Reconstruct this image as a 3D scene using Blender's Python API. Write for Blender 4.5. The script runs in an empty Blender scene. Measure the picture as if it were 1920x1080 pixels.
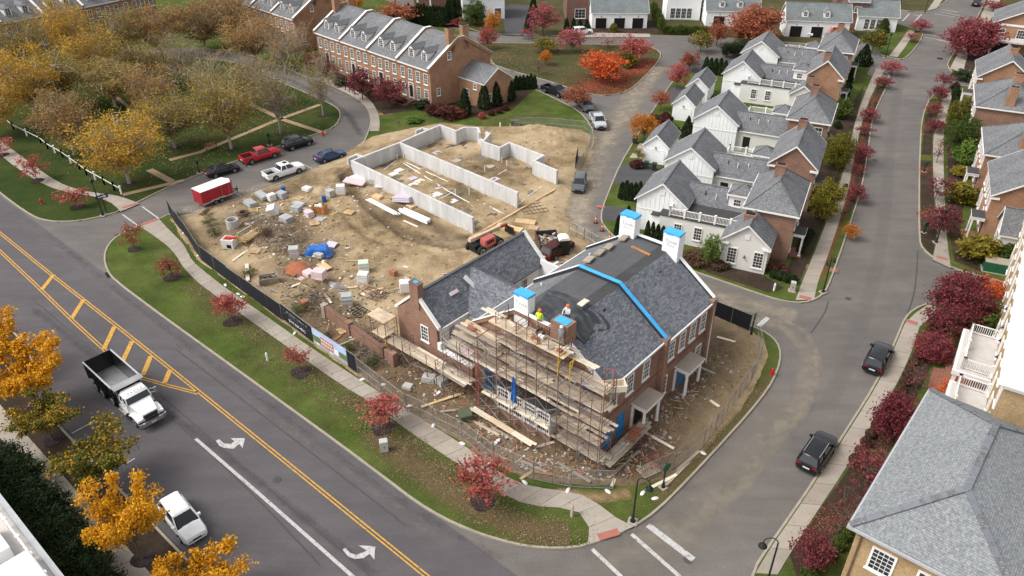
import bpy, bmesh, math, random
import numpy as np
from mathutils import Vector, Matrix
random.seed(7); R = math.radians; PI = math.pi
SC = bpy.context.scene; COL = SC.collection
# ---------------------------------------------------------------- camera, sky, sun, exposure
CAM_H, FOC, PITCH = 45.0, 1431.0, math.atan2(920.0, 1431.0)
cam_d = bpy.data.cameras.new('camera'); cam = bpy.data.objects.new('camera', cam_d); COL.objects.link(cam)
cam.location = (0, 0, CAM_H); cam.rotation_euler = (PI/2 - PITCH, 0, 0)
cam_d.sensor_fit = 'HORIZONTAL'; cam_d.angle = 2*math.atan(960/FOC); cam_d.clip_start = 0.5; cam_d.clip_end = 4000
SC.camera = cam
SUN_EL, SUN_AZ = R(50), R(258)          # azimuth clockwise from +Y
world = bpy.data.worlds.new('World'); SC.world = world; world.use_nodes = True
nt = world.node_tree; nt.nodes.clear()
sky = nt.nodes.new('ShaderNodeTexSky'); sky.sky_type = 'NISHITA'; sky.sun_disc = False
sky.sun_elevation = SUN_EL; sky.sun_rotation = SUN_AZ; sky.dust_density = 3.0; sky.air_density = 1.0
hsv = nt.nodes.new('ShaderNodeHueSaturation'); hsv.inputs['Saturation'].default_value = 0.18   # cloud cover greys the sky
bg = nt.nodes.new('ShaderNodeBackground'); bg.inputs['Strength'].default_value = 0.15
wo = nt.nodes.new('ShaderNodeOutputWorld')
nt.links.new(sky.outputs[0], hsv.inputs['Color']); nt.links.new(hsv.outputs[0], bg.inputs[0]); nt.links.new(bg.outputs[0], wo.inputs[0])
sl = bpy.data.lights.new('sun', 'SUN'); sl.energy = 1.2; sl.angle = R(26); sl.color = (1, .965, .92)
so = bpy.data.objects.new('sun', sl); COL.objects.link(so)
so.rotation_euler = (PI/2 - SUN_EL, 0, PI - SUN_AZ)
so.location = (0, 0, 120)
SC.view_settings.view_transform = 'Standard'; SC.view_settings.look = 'None'
SC.view_settings.exposure = 0.78; SC.view_settings.gamma = 1.0; SC.view_settings.use_curve_mapping = False

# ---------------------------------------------------------------- helpers
def G(x, y, z=0.0):
    """place on the level z that the photograph shows at (x, y)"""
    dx, dy = (x-960)/FOC, (y-540)/FOC
    d = Vector((dx, math.cos(PITCH)-dy*math.sin(PITCH), -math.sin(PITCH)-dy*math.cos(PITCH)))
    t = (z-CAM_H)/d.z
    return Vector((d.x*t, d.y*t, z))
def GL(pts, z=0.0): return [G(x, y, z) for x, y in pts]
def ang(a, b): return math.atan2(b.y-a.y, b.x-a.x)
def tag(o, label, cat, group=None):
    o['label'] = label; o['category'] = cat
    if group: o['group'] = group
    return o
def struct(o, kind='structure', label=None):
    o['kind'] = kind
    if label: o['label'] = label
    return o
def thing(name, label, cat, loc=(0, 0, 0), rz=0.0, group=None):
    o = bpy.data.objects.new(name, None); COL.objects.link(o); o.empty_display_size = .3
    o.location = loc; o.rotation_euler = (0, 0, rz)
    return tag(o, label, cat, group)
def copy_tree(o, parent=None):
    c = o.copy(); COL.objects.link(c); c.parent = parent
    for k in ('label', 'category', 'group'):
        pass
    for ch in list(o.children): copy_tree(ch, c)
    return c
def link(name, mesh, parent=None, loc=(0, 0, 0), rz=0.0):
    o = bpy.data.objects.new(name, mesh); COL.objects.link(o)
    if parent: o.parent = parent
    o.location = loc; o.rotation_euler = (0, 0, rz)
    return o
def rotz(x, y, a): return x*math.cos(a)-y*math.sin(a), x*math.sin(a)+y*math.cos(a)
def loc2w(t, x, y, z=0):
    a, b = rotz(x, y, t.rotation_euler.z); return (t.location.x+a, t.location.y+b, t.location.z+z)
_O = ['first', 'second', 'third', 'fourth', 'fifth', 'sixth', 'seventh', 'eighth', 'ninth', 'tenth', 'eleventh', 'twelfth', 'thirteenth', 'fourteenth', 'fifteenth', 'sixteenth', 'seventeenth', 'eighteenth', 'nineteenth', 'twentieth']
ORD = _O+[f'{t_} {o_}' for t_ in ('twenty', 'thirty', 'forty') for o_ in _O[:9]+[t_+' tenth']]

class MB:
    """collects faces and links them as one mesh"""
    def __init__(s): s.v = []; s.f = []; s.m = []
    def poly(s, pts, m=0):
        n = len(s.v); s.v += [tuple(p) for p in pts]; s.f.append(tuple(range(n, n+len(pts)))); s.m.append(m); return s
    def hexa(s, b, t, m=0, mt=None):
        """bottom ring b and top ring t of equal length, counter-clockwise from above"""
        n = len(s.v); k = len(b); s.v += [tuple(p) for p in b]+[tuple(p) for p in t]
        s.f.append(tuple(range(n+k-1, n-1, -1))); s.m.append(m)
        s.f.append(tuple(range(n+k, n+2*k))); s.m.append(m if mt is None else mt)
        for i in range(k):
            j = (i+1) % k; s.f.append((n+i, n+j, n+k+j, n+k+i)); s.m.append(m)
        return s
    def box(s, x0, x1, y0, y1, z0, z1, m=0, mt=None):
        b = [(x0, y0, z0), (x1, y0, z0), (x1, y1, z0), (x0, y1, z0)]
        return s.hexa(b, [(p[0], p[1], z1) for p in b], m, mt)
    def cbox(s, c, size, rz=0, m=0, tilt=None):
        hx, hy, hz = size[0]/2, size[1]/2, size[2]/2
        Mx = Matrix.Rotation(rz, 3, 'Z')
        if tilt: Mx = Mx @ Matrix.Rotation(tilt[0], 3, 'X') @ Matrix.Rotation(tilt[1], 3, 'Y')
        c = Vector(c); q = lambda x, y, z: tuple(c + Mx @ Vector((x, y, z)))
        return s.hexa([q(-hx, -hy, -hz), q(hx, -hy, -hz), q(hx, hy, -hz), q(-hx, hy, -hz)], [q(-hx, -hy, hz), q(hx, -hy, hz), q(hx, hy, hz), q(-hx, hy, hz)], m)
    def prism(s, poly, z0, z1, m=0, mt=None):
        return s.hexa([(p[0], p[1], z0) for p in poly], [(p[0], p[1], z1) for p in poly], m, mt)
    def beam(s, p, q, w, h, m=0):
        p, q = Vector(p), Vector(q); d = q-p
        if d.length < 1e-6: return s
        d.normalize(); up = Vector((0, 0, 1)) if abs(d.z) < .95 else Vector((0, 1, 0))
        a = d.cross(up).normalized()*(w/2); b = a.cross(d).normalized()*(h/2)
        r = lambda c: [c-a-b, c+a-b, c+a+b, c-a+b]
        return s.hexa(r(q), r(p), m) if False else s._ring2(r(p), r(q), m)
    def _ring2(s, a, b, m):
        n = len(s.v); k = len(a); s.v += [tuple(p) for p in a]+[tuple(p) for p in b]
        s.f.append(tuple(range(n, n+k))); s.m.append(m); s.f.append(tuple(range(n+2*k-1, n+k-1, -1))); s.m.append(m)
        for i in range(k):
            j = (i+1) % k; s.f.append((n+i, n+k+i, n+k+j, n+j)); s.m.append(m)
        return s
    def tube(s, p, q, r0, r1=None, n=6, m=0):
        r1 = r0 if r1 is None else r1
        p, q = Vector(p), Vector(q); d = q-p
        if d.length < 1e-6: return s
        d.normalize(); up = Vector((0, 0, 1)) if abs(d.z) < .9 else Vector((1, 0, 0))
        a = d.cross(up).normalized(); b = d.cross(a)
        ring = lambda c, r: [c+(a*math.cos(2*PI*i/n)+b*math.sin(2*PI*i/n))*r for i in range(n)]
        return s._ring2(ring(p, r0), ring(q, r1), m)
    def lathe(s, c, prof, n=12, m=0):
        """prof = list of (radius, z); closed top and bottom"""
        c = Vector(c); n0 = len(s.v)
        for r, z in prof:
            for i in range(n): s.v.append((c.x+r*math.cos(2*PI*i/n), c.y+r*math.sin(2*PI*i/n), c.z+z))
        for k in range(len(prof)-1):
            for i in range(n):
                j = (i+1) % n; s.f.append((n0+k*n+i, n0+k*n+j, n0+(k+1)*n+j, n0+(k+1)*n+i)); s.m.append(m)
        s.f.append(tuple(range(n0+n-1, n0-1, -1))); s.m.append(m)
        e = n0+(len(prof)-1)*n; s.f.append(tuple(range(e, e+n))); s.m.append(m)
        return s
    def loft(s, rings, m=0, caps=True):
        n0 = len(s.v); k = len(rings[0])
        for r in rings: s.v += [tuple(p) for p in r]
        for a in range(len(rings)-1):
            for i in range(k):
                j = (i+1) % k; s.f.append((n0+a*k+i, n0+a*k+j, n0+(a+1)*k+j, n0+(a+1)*k+i)); s.m.append(m)
        if caps:
            s.f.append(tuple(range(n0+k-1, n0-1, -1))); s.m.append(m)
            e = n0+(len(rings)-1)*k; s.f.append(tuple(range(e, e+k))); s.m.append(m)
        return s
    def mesh(s, name, mats, smooth=False):
        me = bpy.data.meshes.new(name); me.from_pydata(s.v, [], s.f)
        for mt in (mats if isinstance(mats, (list, tuple)) else [mats]): me.materials.append(MAT[mt])
        me.polygons.foreach_set('material_index', s.m)
        bm = bmesh.new(); bm.from_mesh(me); bmesh.ops.recalc_face_normals(bm, faces=bm.faces)
        if smooth:
            for f in bm.faces: f.smooth = True
            for e in bm.edges:
                if len(e.link_faces) == 2 and e.calc_face_angle(0) > .7: e.smooth = False
        uvl = bm.loops.layers.uv.new('UVMap')
        for f in bm.faces:
            n = f.normal
            if abs(n.z) > .985: U, V = Vector((1, 0, 0)), Vector((0, 1, 0))
            else:
                U = Vector((-n.y, n.x, 0)).normalized(); V = n.cross(U)
                if V.z < 0: V = -V
            for l in f.loops: l[uvl].uv = (l.vert.co.dot(U), l.vert.co.dot(V))
        bm.to_mesh(me); bm.free(); me.update(); return me
    def build(s, name, mats, parent=None, loc=(0, 0, 0), rz=0.0, smooth=False):
        return link(name, s.mesh(name, mats, smooth), parent, loc, rz)

# ---------------------------------------------------------------- materials
MAT = {}
class NT:
    def __init__(s, name):
        m = bpy.data.materials.new(name); m.use_nodes = True; s.m = m; s.t = m.node_tree; s.b = s.t.nodes['Principled BSDF']; MAT[name] = m
        s.b.inputs['Specular IOR Level'].default_value = .25
    def n(s, typ, **kw):
        x = s.t.nodes.new('ShaderNode'+typ)
        for k, v in kw.items():
            if k in x.inputs: x.inputs[k].default_value = v
            else: setattr(x, k, v)
        return x
    def l(s, a, b): s.t.links.new(a, b)
    def coord(s, kind='Object'): return s.n('TexCoord').outputs[kind]
    def noise(s, scale, detail=4, rough=.6, vec=None, kind='Object', stretch=None):
        x = s.n('TexNoise', Scale=scale, Detail=detail, Roughness=rough); v = vec or s.coord(kind)
        if stretch:
            mp = s.n('Mapping'); mp.inputs['Scale'].default_value = stretch; s.l(v, mp.inputs[0]); v = mp.outputs[0]
        s.l(v, x.inputs['Vector']); return x.outputs['Fac']
    def ramp(s, fac, stops, interp='LINEAR'):
        r = s.n('ValToRGB'); cr = r.color_ramp; cr.interpolation = interp
        while len(cr.elements) < len(stops): cr.elements.new(.5)
        for e, (p, c) in zip(cr.elements, stops): e.position = p; e.color = (*c, 1) if len(c) == 3 else c
        s.l(fac, r.inputs[0]); return r.outputs[0]
    def mix(s, fac, a, b, mode='MIX'):
        x = s.n('Mix', data_type='RGBA', blend_type=mode)
        for src, key in ((fac, 0), (a, 6), (b, 7)):
            if isinstance(src, (int, float)): x.inputs[key].default_value = src
            elif isinstance(src, tuple): x.inputs[key].default_value = (*src, 1)
            else: s.l(src, x.inputs[key])
        return x.outputs[2]
    def math(s, op, a, b=0.0):
        x = s.n('Math', operation=op)
        for i, q in enumerate((a, b)):
            if isinstance(q, (int, float)): x.inputs[i].default_value = q
            else: s.l(q, x.inputs[i])
        return x.outputs[0]
    def bump(s, h, strength=.3, dist=.05):
        b = s.n('Bump', Strength=strength, Distance=dist); s.l(h, b.inputs['Height']); s.l(b.outputs[0], s.b.inputs['Normal'])
    def out(s, col, rough=.85, metal=0.0, spec=None):
        if isinstance(col, tuple): s.b.inputs['Base Color'].default_value = (*col, 1)
        else: s.l(col, s.b.inputs['Base Color'])
        if isinstance(rough, (int, float)): s.b.inputs['Roughness'].default_value = rough
        else: s.l(rough, s.b.inputs['Roughness'])
        s.b.inputs['Metallic'].default_value = metal
        if spec is not None: s.b.inputs['Specular IOR Level'].default_value = spec
        return s
def sc(c, k): return tuple(min(1, x*k) for x in c)
def plain(name, c, rough=.7, var=.18, scale=2.5, metal=0, spec=None, bump=0, kind='Object'):
    """one colour, broken up by two sizes of noise"""
    t = NT(name); a = t.noise(scale, 5, .65, kind=kind); b = t.noise(scale*9, 3, .6, kind=kind)
    f = t.math('ADD', t.math('MULTIPLY', a, .65), t.math('MULTIPLY', b, .35))
    t.out(t.ramp(f, [(.3, sc(c, 1-var)), (.7, sc(c, 1+var))]), rough, metal, spec)
    if bump: t.bump(b, bump, .03)
    return t
def brickmat(name, c1, c2, mortar, bw=.24, bh=.085, big=.25):
    t = NT(name); uv = t.coord('UV')
    b = t.n('TexBrick', Scale=1.0); b.inputs['Brick Width'].default_value = bw; b.inputs['Row Height'].default_value = bh
    b.inputs['Mortar Size'].default_value = .009; b.inputs['Color1'].default_value = (*c1, 1); b.inputs['Color2'].default_value = (*c2, 1); b.inputs['Mortar'].default_value = (*mortar, 1)
    b.inputs['Bias'].default_value = -.1; t.l(uv, b.inputs['Vector'])
    n = t.ramp(t.noise(.55, 5, .7), [(.3, (1-big,)*3), (.7, (1+big*.6,)*3)])
    n2 = t.ramp(t.noise(7, 2, .5, kind='UV'), [(.35, (.86,)*3), (.65, (1.12,)*3)])
    t.out(t.mix(1.0, t.mix(1.0, b.outputs[0], n, 'MULTIPLY'), n2, 'MULTIPLY'), .9); t.bump(b.outputs['Fac'], -.25, .02); return t
def shinglemat(name, c1, c2, dark, w=.33, h=.15, blot=.2):
    t = NT(name); uv = t.coord('UV')
    b = t.n('TexBrick', Scale=1.0); b.inputs['Brick Width'].default_value = w; b.inputs['Row Height'].default_value = h
    b.inputs['Mortar Size'].default_value = .013; b.inputs['Color1'].default_value = (*c1, 1); b.inputs['Color2'].default_value = (*c2, 1); b.inputs['Mortar'].default_value = (*dark, 1)
    b.offset = .37; b.squash = .8; b.squash_frequency = 3; t.l(uv, b.inputs['Vector'])
    n = t.ramp(t.noise(.4, 4, .7), [(.3, (1-blot,)*3), (.7, (1+blot*.7,)*3)])
    n2 = t.ramp(t.noise(4.5, 3, .7, kind='UV'), [(.35, (.74,)*3), (.65, (1.24,)*3)])
    t.out(t.mix(1.0, t.mix(1.0, b.outputs[0], n, 'MULTIPLY'), n2, 'MULTIPLY'), .92); t.bump(b.outputs['Fac'], -.4, .03); return t
def leafmat(name, cols, trans=.25, spread=.28):
    """leaf colours drawn at random leaf by leaf, each tree a little different"""
    t = NT(name); g = t.n('NewGeometry').outputs['Random Per Island']; o = t.n('ObjectInfo').outputs['Random']
    big = t.noise(.8, 2, .5)
    f = t.math('ADD', t.math('MULTIPLY', g, .5), t.math('ADD', t.math('MULTIPLY', big, .7), t.math('MULTIPLY', t.math('SUBTRACT', o, .5), spread)))
    k = len(cols); c = t.ramp(f, [(.2+.65*i/max(1, k-1), cc) for i, cc in enumerate(cols)])
    t.out(c, .7, spec=.12)
    d = t.n('BsdfTranslucent'); t.l(c, d.inputs[0]); mx = t.n('MixShader'); mx.inputs[0].default_value = trans
    t.l(t.b.outputs[0], mx.inputs[1]); t.l(d.outputs[0], mx.inputs[2])
    t.l(mx.outputs[0], t.t.nodes['Material Output'].inputs['Surface']); return t

# paving
def asphalt(name, c, warm):
    t = NT(name); a = t.noise(.09, 6, .7); b = t.noise(9, 4, .7); s_ = t.noise(.5, 4, .6, stretch=(.35, 1.6, 1))
    base = t.ramp(a, [(.3, sc(c, .85)), (.72, warm)]); base = t.mix(.5, base, t.ramp(b, [(.3, (.5,)*3), (.7, (1.3,)*3)]), 'MULTIPLY')
    base = t.mix(.35, base, t.ramp(s_, [(.35, (.75,)*3), (.65, (1.25,)*3)]), 'MULTIPLY')
    sp = t.ramp(t.noise(26, 2, .5), [(.70, (0,)*3), (.76, (1,)*3)])
    t.out(t.mix(t.math('MULTIPLY', sp, .35), base, sc(c, 2.2)), .93); t.bump(b, .12, .01); return t
asphalt('asphalt_main', (.1, .09, .096), (.116, .105, .108)); asphalt('asphalt_side', (.13, .118, .11), (.17, .152, .138))
asphalt('asphalt_new', (.07, .069, .072), (.085, .083, .085)); asphalt('asphalt_lane', (.17, .15, .13), (.23, .2, .16))
plain('concrete', (.33, .285, .235), .95, .14, .7, bump=.1); plain('concrete_pale', (.38, .335, .28), .95, .16, .6, bump=.1); plain('kerb', (.32, .28, .22), .95, .2, 1.2)

def formed(name, c):
    t = NT(name); b = t.n('TexBrick', Scale=1.0); b.offset = 0
    for k_, v_ in (('Brick Width', .62), ('Row Height', 2.9), ('Mortar Size', .012), ('Bias', 0)): b.inputs[k_].default_value = v_
    for k_, v_ in (('Color1', .92), ('Color2', 1.05), ('Mortar', .72)): b.inputs[k_].default_value = (v_, v_, v_, 1)
    t.l(t.coord('UV'), b.inputs['Vector']); n = t.noise(.9, 5, .7, stretch=(1, 1, .35)); z = t.n('SeparateXYZ'); t.l(t.coord('Object'), z.inputs[0])
    col = t.mix(1.0, t.ramp(n, [(.3, sc(c, .8)), (.7, sc(c, 1.1))]), b.outputs[0], 'MULTIPLY')
    t.out(t.mix(t.math('MULTIPLY', t.ramp(z.outputs[2], [(.15, (1,)*3), (.75, (0,)*3)]), t.ramp(t.noise(2.5, 4, .7), [(.4, (0,)*3), (.65, (.7,)*3)])), col, (.26, .2, .13)), .9)
formed('wall_concrete', (.56, .55, .535)); 
def worn(name, c):
    t = NT(name); n = t.noise(3.5, 6, .8); t.out(t.ramp(n, [(.36, (.13, .12, .12)), (.45, sc(c, .82)), (.7, sc(c, 1.08))]), .85)
worn('paint_white', (.5, .48, .46)); worn('paint_yellow', (.58, .32, .06))
plain('stain', (.07, .066, .066), .95, .2, 2)
brickmat('paver', (.32, .13, .085), (.25, .1, .07), (.2, .13, .1), .2, .1); plain('ramp_brick', (.34, .13, .1), .9, .15, 5)
def ground_mat(name, cols, fine=14, big=.25, bump=.5, dist=.06, litter=None):
    t = NT(name); a = t.noise(big, 6, .68); b = t.noise(fine, 4, .72); f = t.math('ADD', t.math('MULTIPLY', a, .55), t.math('MULTIPLY', b, .45))
    k = len(cols); c = t.ramp(f, [(.33+.34*i/(k-1), q) for i, q in enumerate(cols)])
    if litter:
        m = t.math('MULTIPLY', t.ramp(t.noise(7, 3, .8), [(.52, (0,)*3), (.6, (1,)*3)]), t.ramp(t.noise(.13, 3, .5), [(.42, (.1,)*3), (.62, (1,)*3)]))
        c = t.mix(m, c, litter)
    t.out(c, .97, spec=.05); t.bump(b, bump, dist); return t
ground_mat('grass', [(.028, .04, .01), (.06, .09, .018), (.118, .15, .034)], 9, .3, .6, .08, (.12, .085, .045))
ground_mat('grass_park', [(.016, .03, .008), (.03, .05, .012), (.06, .08, .02)], 11, .22, .6, .08, (.1, .075, .03))
ground_mat('grass_dull', [(.03, .036, .014), (.06, .062, .025), (.1, .085, .04)], 9, .2, .6, .08, (.16, .1, .055))
ground_mat('bed', [(.028, .02, .014), (.05, .036, .026), (.085, .06, .042)], 8, .5, .8, .1)
ground_mat('mulch', [(.02, .015, .016), (.045, .034, .034), (.09, .07, .066)], 16, 1.5, .9, .08)
ground_mat('dirt', [(.13, .085, .045), (.24, .165, .085), (.36, .265, .15)], 3.2, .12, .7, .12)
ground_mat('dirt_dark', [(.055, .035, .02), (.12, .078, .045), (.2, .135, .075)], 4, .3, .8, .15)
ground_mat('gravel', [(.07, .056, .04), (.155, .128, .094), (.27, .232, .18)], 9, .35, .7, .08)
ground_mat('straw', [(.17, .11, .05), (.29, .205, .1), (.42, .32, .18)], 7, .3, .7, .1)
# walls and roofs
brickmat('brick_red', (.275, .145, .095), (.205, .1, .066), (.29, .21, .165)); brickmat('brick_orange', (.38, .195, .11), (.28, .14, .08), (.33, .23, .16))
brickmat('brick_tan', (.42, .285, .14), (.32, .2, .095), (.42, .32, .2)); brickmat('brick_dark', (.2, .1, .072), (.145, .072, .052), (.2, .14, .11))
shinglemat('shingle', (.138, .142, .15), (.205, .206, .21), (.08, .08, .085)); shinglemat('shingle_shaded', (.105, .115, .132), (.205, .212, .228), (.05, .052, .06), .4, .17, .12)  # second: darker, bluer copy with the shade of right-hand house slopes painted in
shinglemat('shingle_pale', (.195, .207, .213), (.255, .265, .266), (.13, .138, .145), .3, .16, .08); shinglemat('shingle_green', (.15, .168, .17), (.2, .215, .216), (.09, .1, .1))
plain('trim', (.75, .73, .7), .6, .08, 1.5); plain('siding', (.8, .8, .79), .7, .06, .8); plain('render_white', (.66, .64, .595), .85, .07, .5)
plain('membrane', (.055, .054, .055), .85, .25, .7); plain('felt', (.088, .088, .092), .8, .2, .35); plain('membrane_white', (.8, .8, .8), .7, .05, .5); plain('roof_grey', (.5, .47, .44), .85, .16, .4)
plain('wrap', (.8, .8, .79), .45, .05, 3, spec=.4); plain('tape_blue', (.05, .36, .7), .45, .22, 2.2, spec=.4); plain('film_blue', (.03, .2, .42), .35, .3, 2, spec=.5); plain('print_grey', (.42, .42, .42), .7, .05)
plain('gutter', (.5, .5, .5), .4, .1, metal=.3); plain('copper', (.16, .09, .06), .5, .2)
t = NT('glass'); t.out(t.ramp(t.noise(1.2, 3), [(.35, (.012, .014, .016)), (.7, (.05, .055, .06))]), .08, spec=.6)
t = NT('glass_green'); t.out(t.ramp(t.noise(1.2, 3), [(.35, (.03, .05, .042)), (.7, (.1, .14, .12))]), .1, spec=.6)
plain('dark', (.012, .011, .011), .9, .2); plain('door_dark', (.02, .018, .016), .5, .2)
# timber, metal, cloth
def wood(name, c, v=.28):
    t = NT(name); a = t.noise(2.2, 5, .65, stretch=(.35, 4, 4)); b = t.noise(1.1, 3, .6); o = t.n('ObjectInfo').outputs['Random']
    col = t.ramp(a, [(.3, sc(c, 1-v)), (.7, sc(c, 1+v*.7))]); col = t.mix(.6, col, t.ramp(b, [(.35, (.7,)*3), (.65, (1.25,)*3)]), 'MULTIPLY')
    t.out(t.mix(1.0, col, t.ramp(o, [(0, (.78, .77, .76)), (1, (1.18, 1.16, 1.12))]), 'MULTIPLY'), .85); return t
wood('plank_new', (.6, .47, .33), .16); wood('plank_old', (.34, .29, .235)); wood('plank_pale', (.66, .58, .47), .14); wood('lumber', (.56, .4, .22)); wood('stick', (.13, .1, .075)); wood('bark', (.13, .1, .075)); wood('bark_pale', (.4, .35, .29)); wood('ply', (.5, .36, .22)); wood('cedar', (.45, .2, .07))
plain('rust', (.15, .085, .066), .7, .35, 4); plain('steel', (.3, .29, .28), .45, .2, 4, metal=.6); plain('yellow_steel', (.55, .33, .04), .5, .2); plain('red_steel', (.28, .06, .045), .5, .25); plain('black_metal', (.016, .02, .018), .4, .2); plain('chrome', (.6, .6, .6), .18, .05, metal=.9)
plain('screen', (.012, .013, .017), .85, .25, 1.2); plain('tarp_black', (.03, .032, .036), .3, .3, 1.5, spec=.6); plain('tarp_blue', (.02, .12, .42), .35, .3, 2, spec=.4); plain('pack_white', (.66, .65, .63), .5, .1, 3); plain('pack_grey', (.36, .36, .36), .7, .2, 2); plain('foam_pink', (.6, .47, .47), .7, .08); plain('foam_lilac', (.5, .45, .52), .7, .1)
plain('red_bin', (.06, .014, .013), .5, .25); plain('rubble', (.21, .165, .125), .95, .4, 5); plain('brick_loose', (.32, .13, .08), .9, .3, 6); plain('block', (.42, .4, .37), .95, .15, 2); plain('mortar', (.44, .38, .3), .95, .12, 3)
plain('pvc', (.78, .77, .74), .5, .05); plain('green_box', (.02, .1, .05), .5, .15); plain('grey_box', (.45, .45, .43), .6, .1); plain('olive_box', (.09, .105, .06), .6, .2); plain('blue_plastic', (.02, .09, .3), .4, .1); plain('bin_dark', (.02, .03, .028), .5, .2); plain('hydrant_red', (.45, .03, .02), .5, .1); plain('sandbag', (.66, .64, .6), .85, .1); plain('orange', (.62, .12, .02), .6, .1); plain('sign_blue', (.03, .035, .1), .5, .1); plain('tyre', (.015, .015, .016), .85, .2); plain('rim', (.42, .42, .43), .3, .1, metal=.7); plain('lamp_white', (.85, .85, .82), .3, .03); plain('lamp_red', (.35, .01, .01), .25, .1); plain('plate', (.6, .6, .62), .5, .05)
def paint(name, c, rough=.25):
    t = NT(name); t.out(t.ramp(t.noise(1.5, 3), [(.3, sc(c, .92)), (.7, sc(c, 1.08))]), rough, spec=.35); t.b.inputs['Coat Weight'].default_value = .25; t.b.inputs['Coat Roughness'].default_value = .12
paint('car_black', (.012, .012, .014)); paint('car_white', (.78, .78, .77)); paint('car_red', (.42, .02, .025)); paint('car_blue', (.02, .05, .13)); paint('car_grey', (.09, .095, .1)); paint('car_silver', (.42, .43, .44)); paint('trailer_red', (.33, .012, .025), .35); paint('machine_red', (.42, .1, .085), .6)
t = NT('car_glass'); t.out((.012, .014, .017), .06, spec=.6)
# foliage
leafmat('leaf_red', [(.2, .045, .04), (.4, .085, .07), (.52, .15, .12)]); leafmat('leaf_crimson', [(.085, .018, .024), (.18, .038, .046), (.29, .075, .08)]); leafmat('leaf_rust', [(.16, .05, .03), (.3, .085, .045), (.38, .14, .07)])
leafmat('leaf_pink', [(.22, .05, .06), (.36, .09, .1), (.42, .14, .13)]); leafmat('leaf_orange', [(.3, .1, .02), (.5, .17, .02), (.6, .27, .03)]); leafmat('leaf_flame', [(.42, .06, .02), (.58, .11, .03), (.62, .18, .05)]); leafmat('leaf_gold', [(.34, .15, .012), (.6, .28, .015), (.74, .42, .03)])
leafmat('leaf_turning', [(.03, .05, .014), (.055, .085, .018), (.085, .11, .022), (.52, .27, .03)], spread=.15); leafmat('leaf_olive', [(.14, .105, .028), (.235, .17, .042), (.34, .24, .06)]); leafmat('leaf_park_gold', [(.22, .14, .025), (.4, .24, .03), (.58, .34, .04)]); leafmat('leaf_park_brown', [(.16, .1, .04), (.28, .165, .055), (.4, .22, .075)])
leafmat('leaf_green', [(.03, .055, .012), (.06, .095, .02), (.11, .14, .03)]); leafmat('leaf_bright', [(.06, .11, .02), (.11, .18, .03), (.17, .24, .05)]); leafmat('leaf_dark', [(.01, .02, .009), (.022, .038, .014), (.04, .06, .02)], .12); leafmat('leaf_yellowgreen', [(.06, .075, .015), (.15, .14, .02), (.28, .21, .03)]); leafmat('leaf_brown', [(.06, .04, .025), (.11, .065, .04), (.16, .09, .055)]); leafmat('leaf_burgundy', [(.06, .025, .022), (.1, .035, .03), (.15, .05, .04)])

t = NT('chainlink'); t.out((.35, .35, .34), .5, .3)
_b = t.n('TexBrick', Scale=1.0); _b.inputs['Brick Width'].default_value = .07; _b.inputs['Row Height'].default_value = .07; _b.inputs['Mortar Size'].default_value = .0016; t.l(t.coord('UV'), _b.inputs['Vector']); t.l(_b.outputs['Fac'], t.b.inputs['Alpha'])
def text_mesh(name, body, size, mat, parent=None, loc=(0, 0, 0), rot=(PI/2, 0, 0), extrude=.003, align='CENTER'):
    cu = bpy.data.curves.new('lettering', 'FONT'); cu.body = body; cu.size = size; cu.align_x = align; cu.extrude = extrude
    tmp = bpy.data.objects.new('tmp', cu); COL.objects.link(tmp)
    dg = bpy.context.evaluated_depsgraph_get(); me = bpy.data.meshes.new_from_object(tmp.evaluated_get(dg)); bpy.data.objects.remove(tmp)
    me.materials.clear(); me.materials.append(MAT[mat]); o = link(name, me, parent, loc); o.rotation_euler = rot; return o
# ---------------------------------------------------------------- ground, roads, lawns, kerbs
KZ = .12                                     # top of lawns and pavements above the road
SHT = [0]
def sheet(name, pts, mat, z=0.0, kind='structure', sub=False):
    SHT[0] += 1; z += .0007*SHT[0] if z > .1 else 0; mb = MB(); mb.poly([(p[0], p[1], z) for p in pts]); o = mb.build(name, mat); struct(o, kind); return o
def resample(pts, step):
    out = [pts[0]]
    for a, b in zip(pts, pts[1:]):
        n = max(1, int((b-a).length/step))
        out += [a+(b-a)*(i/n) for i in range(1, n+1)]
    return out
def smooth(pts, it=2):
    for _ in range(it):
        q = [pts[0]]
        for a, b in zip(pts, pts[1:]): q += [a*.75+b*.25, a*.25+b*.75]
        pts = q+[pts[-1]]
    return pts
def normals2(pts):
    out = []
    for i in range(len(pts)):
        a, b = pts[max(0, i-1)], pts[min(len(pts)-1, i+1)]; d = (b-a); d.z = 0; d.normalize(); out.append(Vector((-d.y, d.x, 0)))
    return out
def strip(mb, pts, w0, w1, z0, z1, m=0):
    """a bar of rectangular section along pts, from offset w0 to w1 to the left of the way"""
    ns = normals2(pts); rings = []
    for p, n in zip(pts, ns):
        a, b = p+n*w0, p+n*w1
        rings.append([(a.x, a.y, z0), (b.x, b.y, z0), (b.x, b.y, z1), (a.x, a.y, z1)])
    mb.loft(rings, m)
def kerb(pts, name='kerb'):
    mb = MB(); strip(mb, smooth(pts, 1), -.09, .09, -.03, KZ+.02); return struct(mb.build(name, 'kerb'))
BLK = [0]
def block(name, pts, mat):
    BLK[0] += 1; mb = MB(); mb.prism([(p.x, p.y) for p in pts], -.04, KZ-.025+.0025*BLK[0]); return struct(mb.build(name, mat))
sheet('ground', [(-900, -60), (900, -60), (900, 1500), (-900, 1500)], 'grass_dull', -.06)
sheet('road', [(-140, 0), (140, 0), (140, 330), (-220, 330)], 'asphalt_side', 0.0)
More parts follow.
